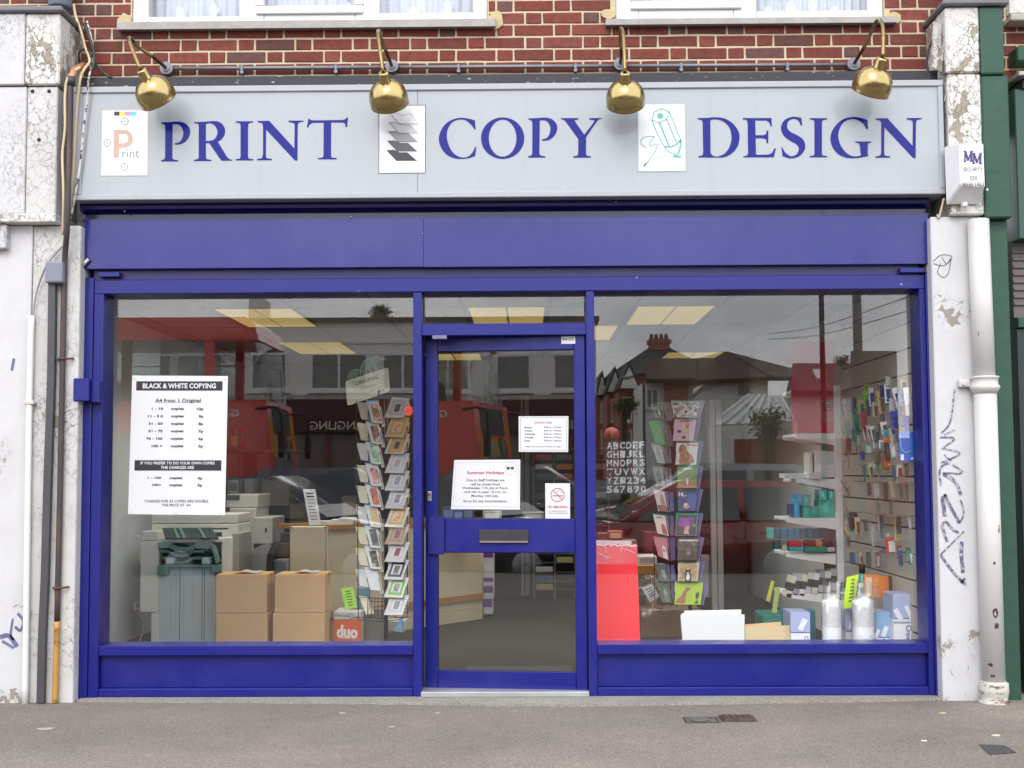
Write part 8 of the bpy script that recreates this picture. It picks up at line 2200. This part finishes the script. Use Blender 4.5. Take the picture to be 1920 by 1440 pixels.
for k in range(4): MB().cyl((a[0]+(a[1]-a[0])*(.12+.25*k), HY-3.3, a[3]), (a[0]+(a[1]-a[0])*(.12+.25*k), HY-3.3, a[3]+.34), .13, .10, 10).done('chimney_pot', paintc(120, 70, 56), h)
for k, (px0, Y) in enumerate(((1118, -64), (1138, -60), (1160, -56))):
    g_ = thing('gabled_house', ('farthest', 'middle', 'nearest')[k]+' gabled brick house with white bay windows beside the chimney house', 'house', V(px0+15, 850, Y), 'gabled houses across the street')
    w2 = 22+k*9
    gable([(px0, 900), (px0, 742-k*6), (px0+w2, 742-k*6), (px0+w2, 900)], Y, Y-7, 'brick_wall', m_bk, g_)
    gable([(px0-3, 742-k*6), (px0+w2/2, 694-k*8), (px0+w2+3, 742-k*6)], Y+.3, Y-7, 'gable_roof', m_tile_g, g_)
    gable([(px0+2, 740-k*6), (px0+w2/2, 704-k*8), (px0+w2-2, 740-k*6)], Y+.42, Y+.31, 'gable_face', m_render, g_)
    for (ya, yb_) in ((752-k*4, 790), (806, 850)):
        r_ = vrect(px0+8, ya, px0+w2-8, yb_, Y+.05); fwin(g_, r_[0], r_[1], r_[2], r_[3], Y+.01, mull=2)
HB = -50
h = thing('white_house', 'white rendered house with a broad brown tiled roof', 'house', V(1400, 850, HB))
gable([(1292, 900), (1292, 758), (1332, 713), (1440, 713), (1440, 900)], HB, HB-8, 'house_wall', m_render, h)
gable([(1206, 900), (1206, 717), (1300, 717), (1300, 900)], HB-.3, HB-8, 'house_wall', m_render, h)
gable([(1246, 900), (1246, 719), (1290, 719), (1290, 900)], HB-.05, HB-.29, 'brick_bay', m_bk, h)
m_tile_d = M('weathered brown tiles', (74, 58, 52), .85, var=.2, scale=2.5, bump=.8, bscale=5)
for q in ([V(1208, 681, HB-3), V(1308, 680, HB-3), V(1304, 717, HB+.5), V(1212, 719, HB+.5)], [V(1300, 682, HB-3.5), V(1360, 666, HB-3.5), V(1444, 714, HB+.6), V(1294, 722, HB+.6)], [V(1360, 666, HB-3.6), V(1484, 698, HB-6), V(1484, 714, HB), V(1445, 714, HB+.6)]):
    MB().slab(q, .2).done('roof_slope', m_tile_d, h)
for k in range(7):
    a_, b_ = V(1210+k*.5, 686+k*4.6, HB-2.6+k*.42), V(1307, 685+k*4.6, HB-2.6+k*.42)
    MB().tube([a_+Vector((0, .12, .05)), b_+Vector((0, .12, .05))], .035, 5, 0).done('tile_course', m_tile_d, h)
r_ = vrect(1380, 717, 1408, 745, HB); fwin(h, r_[0], r_[1], r_[2], r_[3], HB+.02, mull=0)
r_ = vrect(1212, 728, 1236, 765, HB); fwin(h, r_[0], r_[1], r_[2], r_[3], HB-.28, mull=1)
HC = -54
h = thing('skylight_house', 'white house with a dark tiled roof and a skylight at the right', 'house', V(1530, 850, HC))
gable([(1480, 900), (1480, 740), (1600, 740), (1600, 900)], HC, HC-8, 'house_wall', m_render, h)
mb = MB(); mb.slab([V(1474, 742, HC+.4), V(1610, 742, HC+.4), V(1604, 690, HC-4), V(1486, 690, HC-4)], .25); mb.slab([V(1474, 742, HC-9), V(1610, 742, HC-9), V(1604, 690, HC-4.1), V(1486, 690, HC-4.1)], .25); mb.done('roof', m_tile_g, h)
q = [V(1523, 705, HC-2.2), V(1540, 705, HC-2.2), V(1546, 722, HC-1.2), V(1530, 722, HC-1.2)]
MB().slab([p+Vector((0, .1, .25)) for p in q], .1).done('skylight', m_wf, h)
# glass lean-to canopy, garden wall
CYY = -25.5
cn = thing('glass_canopy', 'pale glazed lean-to canopy standing before the white house', 'canopy', V(1420, 900, CYY))
q = [V(1404, 744, CYY-2.5), V(1464, 746, CYY-2.5), V(1490, 792, CYY), V(1330, 800, CYY)]
MB().slab(q, .04).done('canopy_sheet', M('clear sheet roof', (190, 194, 196), .3, var=.1), cn)
for k in range(7):
    a, b = q[0].lerp(q[1], k/6), q[3].lerp(q[2], k/6); MB().tube([a+Vector((0, 0, .05)), b+Vector((0, 0, .05))], .05, 6, 0).done('canopy_bar', m_wf, cn)
for k in (0, 1): b = q[3-k]; MB().cyl((b.x, CYY, -.12), (b.x, CYY, b.z), .06, seg=8).done('canopy_post', m_wf, cn)
a = vrect(1380, 830, 1520, 900, -24.5); tag(MB().box(a[0], a[1]+6, -24.8, -24.5, -.12, a[3]+.1, .02).done('garden_wall', m_bk, None), 'low red brick garden wall across the street at the right', 'wall')
# street furniture
def post(px, py_top, Y, r_, label, name, arm=False, col=(70, 72, 70), cat='lamp post', z1=None):
    x = vx(px, 800, Y); z_ = vz(px, py_top, Y) if z1 is None else z1
    t = thing(name, label, cat, (x, Y, -.12), 'posts across the street')
    MB().cyl((x, Y, -.12), (x, Y, z_), r_*1.2, r_, 14).done('post_shaft', paintc(*col), t)
    MB().cyl((x, Y, -.12), (x, Y, 1.1), r_*1.7, r_*1.6, 14).done('post_base', paintc(*col), t)
    if arm:
        MB().tube([(x, Y, z_), (x-.1, Y, z_+.25), (x-.3, Y, z_+.33), (x-.5, Y, z_+.3)], .035, 8, 5).done('lamp_arm', paintc(*col), t)
        MB().ball((x-.62, Y, z_+.27), .2, .10, .07).done('lamp_head', paintc(150, 150, 146), t)
    return t
post(1208, 722, -40, .05, 'street lamp with a short arm beside the brick houses', 'street_lamp', True)
post(1545, 400, -19.2, .05, 'thin dark lamp column across the road at the right', 'lamp_column', False, (44, 40, 40), z1=8.0)
pb2 = post(1612, 400, -9.1, .055, 'stout grey post at the kerb carrying a sign board', 'sign_post', False, (96, 96, 94), 'sign post', z1=4.6)
a = vrect(1597, 658, 1684, 900, -9.0)
MB().box(a[0], a[1], -9.0, -8.97, a[2], a[3], .012, 2).done('sign_board', M('back of sign', (106, 96, 88), .6), pb2)
# wires
for k, (ya, yb_) in enumerate(((596, 640), (606, 668))):
    p0, p1 = V(1440, ya+30, -45), V(1720, yb_-90, -20)
    tag(MB().tube([p0, p0.lerp(p1, .5)+Vector((0, 0, -.2)), p1], .012, 5, 5).done('overhead_wire', paintc(40, 40, 40), None), ('upper', 'lower')[k]+' overhead wire crossing the mirrored sky', 'wire')
# --- cars
m_tyre = M('tyre', (26, 26, 27), .8); m_rim = M('alloy rim', (150, 152, 156), .35, metal=.7, var=.03); m_cg = M('car window glass', (30, 36, 40), .05, var=0, coat=1.0, spec=.9); m_lampc = M('headlamp', (206, 210, 214), .15, coat=.6); m_taill = M('tail lamp', (150, 20, 20), .25, coat=.5); m_plast = M('black plastic', (32, 32, 34), .6); m_int = M('car interior', (52, 52, 56), .8)
def car(label, cx, Y, zr, L_, W_, H_, col, flip, prof, cab, group='cars along the road'):
    """prof: body side outline (u along length 0..1, height 0..1); cab: glasshouse outline; flip +1 nose to +x"""
    t = thing('parked_car', label, 'car', (cx, Y, zr), group)
    paint = M('car paint %d %d %d' % col, col, .22, coat=1.0, var=.02)
    fx = lambda u: cx+(u-.5)*L_*flip
    def loft(outl, w0, w1, z0h, z1h, name, mat, inset=0.0):
        mb = MB(); rings = []
        for s_ in (-1, 1):
            ring = []
            for u, v in outl:
                k = 0 if z1h == z0h else max(0, min(1, (v-z0h)/(z1h-z0h)))
                wd = (w0+(w1-w0)*k)/2
                ring.append(mb.bm.verts.new((fx(u), Y+s_*(wd+inset), zr+v*H_)))
            rings.append(ring)
        n = len(outl)
        mb.bm.faces.new(rings[0]); mb.bm.faces.new(rings[1][::-1])
        for i in range(n): mb.bm.faces.new((rings[0][i], rings[1][i], rings[1][(i+1) % n], rings[0][(i+1) % n]))
        bmesh.ops.bevel(mb.bm, geom=list(mb.bm.edges), offset=.035, segments=3, affect='EDGES')
        for f in mb.bm.faces: f.smooth = True
        return mb.done(name, mat, t)
    loft(prof, W_, W_*.97, .1, .62, 'car_body', paint)
    loft(cab, W_*.95, W_*.70, .58, 1.0, 'car_roof', paint)
    # windows lie on the sloping sides, windscreen and rear window on the ends
    def side(u0, u1, u2, u3, v0, v1, s_, name='side_window'):
        def pt(u, v):
            k = (v-.58)/.42; wd = (W_*.95+(W_*.70-W_*.95)*k)/2+.006
            return Vector((fx(u), Y+s_*wd, zr+v*H_))
        q = [pt(u0, v0), pt(u1, v0), pt(u2, v1), pt(u3, v1)]
        mb = MB(); o = Vector((0, s_*.012, 0))
        A = [mb.bm.verts.new(p) for p in q]; B = [mb.bm.verts.new(p+o) for p in q]
        mb.bm.faces.new(A); mb.bm.faces.new(B[::-1])
        for i in range(4): mb.bm.faces.new((A[i], B[i], B[(i+1) % 4], A[(i+1) % 4]))
        mb.done(name, m_cg, t)
    (ur, _), (urt, _), (uft, _), (uf, _) = cab[0], cab[1], cab[2], cab[3]
    mid = (urt+uft)/2
    for s_ in (-1, 1):
        side(ur+.05, mid-.012, mid-.012, urt+.02, .63, .93, s_); side(mid+.012, uf-.06, uft-.015, mid+.012, .63, .93, s_)
        for u in (.19, .80):
            c = Vector((fx(u), Y+s_*(W_/2-.08), zr+.31))
            w_ = MB().cyl((c.x, c.y-s_*.10, c.z), (c.x, c.y+s_*.095, c.z), .31, seg=28).done('wheel', m_tyre, t)
            MB().lathe([(.0, .02), (.05, .03), (.12, .012), (.20, .02), (.215, .0)], (c.x, c.y+s_*.096, c.z), (0, s_, 0), 24, False).done('rim', m_rim, w_)
        mx_ = fx(uf-.06); MB().ball((mx_, Y+s_*(W_/2+.09), zr+.68*H_), .06, .10, .07, 10, 8).done('wing_mirror', paint, t)
        zz = zr+.46*H_; MB().box(fx(.985)-.03, fx(.985)+.03, Y+s_*(W_/2-.35), Y+s_*(W_/2-.06), zz-.07, zz+.07, .02, 2).done('headlight', m_lampc, t)
        zz = zr+.55*H_; MB().box(fx(.012)-.03, fx(.012)+.03, Y+s_*(W_/2-.28), Y+s_*(W_/2-.05), zz-.09, zz+.09, .02, 2).done('tail_light', m_taill, t)
        for u in (mid, ): 
            MB().box(fx(u)-.006, fx(u)+.006, Y+s_*(W_/2-.004), Y+s_*(W_/2+.004), zr+.2*H_, zr+.58*H_).done('door_seam', m_plast, t)
        MB().box(fx(mid-.05)-.07, fx(mid-.05)+.07, Y+s_*W_/2, Y+s_*(W_/2+.025), zr+.50*H_, zr+.525*H_, .006).done('door_handle', paint, t)
    def screen(ub, ut, name):
        hb_, ht = (W_*.95*.5)*.90, (W_*.72*.5)*.90
        sgn = 1 if ub > ut else -1
        q = [Vector((fx(ub-.022*sgn), Y-hb_, zr+.63*H_)), Vector((fx(ub-.022*sgn), Y+hb_, zr+.63*H_)), Vector((fx(ut+.008*sgn), Y+ht, zr+.955*H_)), Vector((fx(ut+.008*sgn), Y-ht, zr+.955*H_))]
        n = Vector((sgn*flip, 0, .7)).normalized()
        mb = MB(); A = [mb.bm.verts.new(p+n*.012) for p in q]; B = [mb.bm.verts.new(p+n*.03) for p in q]
        mb.bm.faces.new(A); mb.bm.faces.new(B[::-1])
        for i in range(4): mb.bm.faces.new((A[i], B[i], B[(i+1) % 4], A[(i+1) % 4]))
        mb.done(name, m_cg, t)
    screen(uf, uft, 'windscreen'); screen(ur, urt, 'rear_window')
    for u, nm in ((.0, 'rear_bumper'), (1.0, 'front_bumper')):
        MB().box(fx(u)-.06, fx(u)+.06, Y-W_*.44, Y+W_*.44, zr+.2*H_, zr+.36*H_, .04, 2).done(nm, m_plast, t)
        MB().box(fx(u)+(.062 if (u > .5) == (flip > 0) else -.062)-.004, fx(u)+(.062 if (u > .5) == (flip > 0) else -.062)+.004, Y-.26, Y+.26, zr+.25*H_, zr+.33*H_).done('number_plate', paintc(216, 206, 120), t)
    return t
hatch = [(.0, .2), (.0, .55), (.03, .62), (.72, .62), (.96, .50), (1.0, .40), (1.0, .2), (.92, .12), (.08, .12)]
hcab = [(.02, .60), (.12, .985), (.47, 1.0), (.70, .61)]
def place_car(label, px_scr_top, px_tail, Y, H_, col, flip, L_=4.1, W_=1.70, zr=ROAD_Z, prof=hatch, cab=hcab, off=.47):
    xt = vx(px_scr_top, 880, Y)
    cx = xt-(off-.5)*L_*flip
    return car(label, cx, Y, zr, L_, W_, H_, col, flip, prof, cab)
place_car('black hatchback parked nearest the kerb at the left, mirrored below the price notice', 535, 0, -10.2, 1.50, (30, 38, 52), 1).rotation_euler = (0, 0, R(12))
place_car('dark blue car standing in the further lane at the left', 672, 0, -12.7, 1.62, (34, 40, 60), 1)
place_car('dark red hatchback parked nearest the kerb at the right', 1262, 0, -10.2, 1.42, (150, 26, 30), -1, L_=4.3).rotation_euler = (0, 0, R(-7))
place_car('silver grey car in the further lane at the right', 1300, 0, -12.7, 1.66, (140, 142, 146), -1, L_=4.4)
# --- red double deck bus
BY = -15.2
bxf = vx(512, 700, BY); bz = ROAD_Z; BL = 10.2; BW = 2.5; BH = 4.30
bus = thing('double_decker_bus', 'red double decker bus passing across the road at the left', 'bus', (bxf-BL/2, BY-BW/2, bz))
m_bus = M('bus red', (220, 36, 34), .25, coat=.8, var=.03); m_bus2 = M('bus orange red', (206, 66, 30), .3, coat=.6, var=.03)
xb0, xb1 = bxf-BL, bxf
zz = lambda f: bz+f*BH
nose = [(xb0, zz(.08)), (xb0, zz(.98)), (xb0+.15, zz(1.0)), (xb1-.50, zz(1.0)), (xb1-.34, zz(.975)), (xb1-.24, zz(.88)), (xb1-.10, zz(.60)), (xb1, zz(.40)), (xb1, zz(.08))]
zdk = zz(.655); zrf = zz(.905)
def cutnose(lo_, hi):
    xat = lambda z: next(xa+(xc-xa)*(za-z)/max(1e-6, za-zc) for (xa, za), (xc, zc) in zip(nose[3:-1], nose[4:]) if zc <= z <= za)
    return [(xb0, lo_), (xb0, hi), (xat(hi), hi)]+[p for p in nose[4:-1] if lo_ < p[1] < hi]+[(xat(lo_) if lo_ > zz(.08) else xb1, lo_)]
MB().prism(cutnose(zz(.08), zdk), BY-BW, BY, 'y').done('bus_body', m_bus, bus)
MB().prism(cutnose(zrf, zz(.999)), BY-BW, BY, 'y').done('bus_roof', m_bus, bus)
m_bw = mat_glass('bus window', .06, (.80, .84, .84))
m_bp = M('bus pillar', (70, 30, 32), .4)
nw_ = 6; ww = (BL-1.35)/nw_
for s_, yy in ((1, BY), (-1, BY-BW)):
    for k in range(nw_+1):
        x = xb0+.28+ww*k-.06
        MB().box(x-.09, x+.09, yy-s_*.08, yy-s_*.001, zdk, zrf, .02).done('window_pillar', m_bus if k == nw_ else m_bp, bus)
    for k in range(nw_):
        w0 = xb0+.28+ww*k; w1 = w0+ww-.12
        MB().box(w0-.02, w1+.02, yy-s_*.05, yy-s_*.03, zdk, zrf).done('upper_window', m_bw, bus)
        MB().box(w0, w1, yy-s_*.06, yy-s_*.02, zdk+(zrf-zdk)*.74, zdk+(zrf-zdk)*.76).done('window_bar', m_wf, bus)
        if k != 4: MB().box(w0, w1, yy+s_*.013, yy+s_*.022, zz(.28), zz(.50), .02).done('lower_window', m_wg, bus)
    MB().box(xb0+.02, xb1-.25, yy+s_*.001, yy+s_*.012, zz(.255), zz(.27)).done('cream_line', paintc(226, 220, 206), bus)
    for k in range(9):
        x = xb0+.8+k*1.0; y = yy-s_*.62
        MB().box(x, x+.10, y-.42, y+.42, zdk-.1, zdk+.50, .05, 2, Matrix.Rotation(R(-8), 3, 'Y')).done('bus_seat', M('bus seat', (60, 62, 84), .8), bus)
    for u in (.22, .78):
        c = (xb0+BL*u, yy-s_*.12, bz+.48)
        w_ = MB().cyl((c[0], yy-s_*.25, c[2]), (c[0], yy+s_*.02, c[2]), .48, seg=28).done('wheel', m_tyre, bus)
        MB().cyl((c[0], yy+s_*.02, c[2]), (c[0], yy+s_*.03, c[2]), .27, .2, 20).done('rim', m_rim, w_)
MB().box(xb0+BL*.70, xb0+BL*.78, BY+.001, BY+.02, zz(.12), zz(.52)).done('bus_door', m_wg, bus)
gx0_, gx1_ = vx(400, 775, BY), vx(449, 775, BY); gz0_, gz1_ = vz(430, 782, BY), vz(430, 768, BY)
lettering(bus, 'Go-Ahead', [(gx1_, BY+.015, gz1_), (gx0_-.5, BY+.015, gz1_), (gx0_-.5, BY+.015, gz0_), (gx1_, BY+.015, gz0_)], paintc(230, 226, 220), .02)
# front: big curved upper screen, destination blind, lower screen, orange skirt
def fscreen(z0, z1, name, mat, inset=.15, off=.02):
    def xat(z):
        for (xa, za), (xb_, zb2) in zip(nose[3:-1], nose[4:]):
            if zb2 <= z <= za: return xa+(xb_-xa)*(za-z)/max(1e-6, za-zb2)
        return xb1
    mb = MB(); n = 8; rows = []
    for i in range(n+1):
        z = z0+(z1-z0)*i/n; x = xat(z)+off
        rows.append([mb.bm.verts.new((x-.05*abs(v)**4, BY-BW/2+v*(BW/2-inset), z)) for v in (-1, -.8, -.4, 0, .4, .8, 1)])
    for a, b in zip(rows[:-1], rows[1:]):
        for k in range(6): mb.bm.faces.new((a[k], a[k+1], b[k+1], b[k])).smooth = True
    mb.done(name, mat, bus)
m_bs = M('bus windscreen', (120, 126, 124), .08, var=.2, scale=1, coat=1.0)
fscreen(zdk, zrf, 'upper_windscreen', m_bw, .05, -.03); fscreen(zz(.52), zz(.635), 'destination_blind', m_plast); fscreen(zz(.24), zz(.50), 'lower_windscreen', m_bs, .12); fscreen(zz(.10), zz(.235), 'front_skirt', m_bus2, .05)
for s_ in (-1, 1):
    y = BY-BW/2+s_*(BW/2+.12); MB().tube([(xb1-.3, BY-BW/2+s_*BW/2, zz(.62)), (xb1+.12, y, zz(.62)), (xb1+.2, y, zz(.52))], .025, 6, 3).done('mirror_arm', m_plast, bus); MB().box(xb1+.12, xb1+.24, y-.06, y+.06, zz(.42), zz(.53), .03).done('bus_mirror', m_plast, bus)
    MB().box(xb1-.02, xb1+.04, BY-BW/2+s_*.95-.18, BY-BW/2+s_*.95+.18, zz(.125), zz(.165), .02).done('headlight', m_lampc, bus)
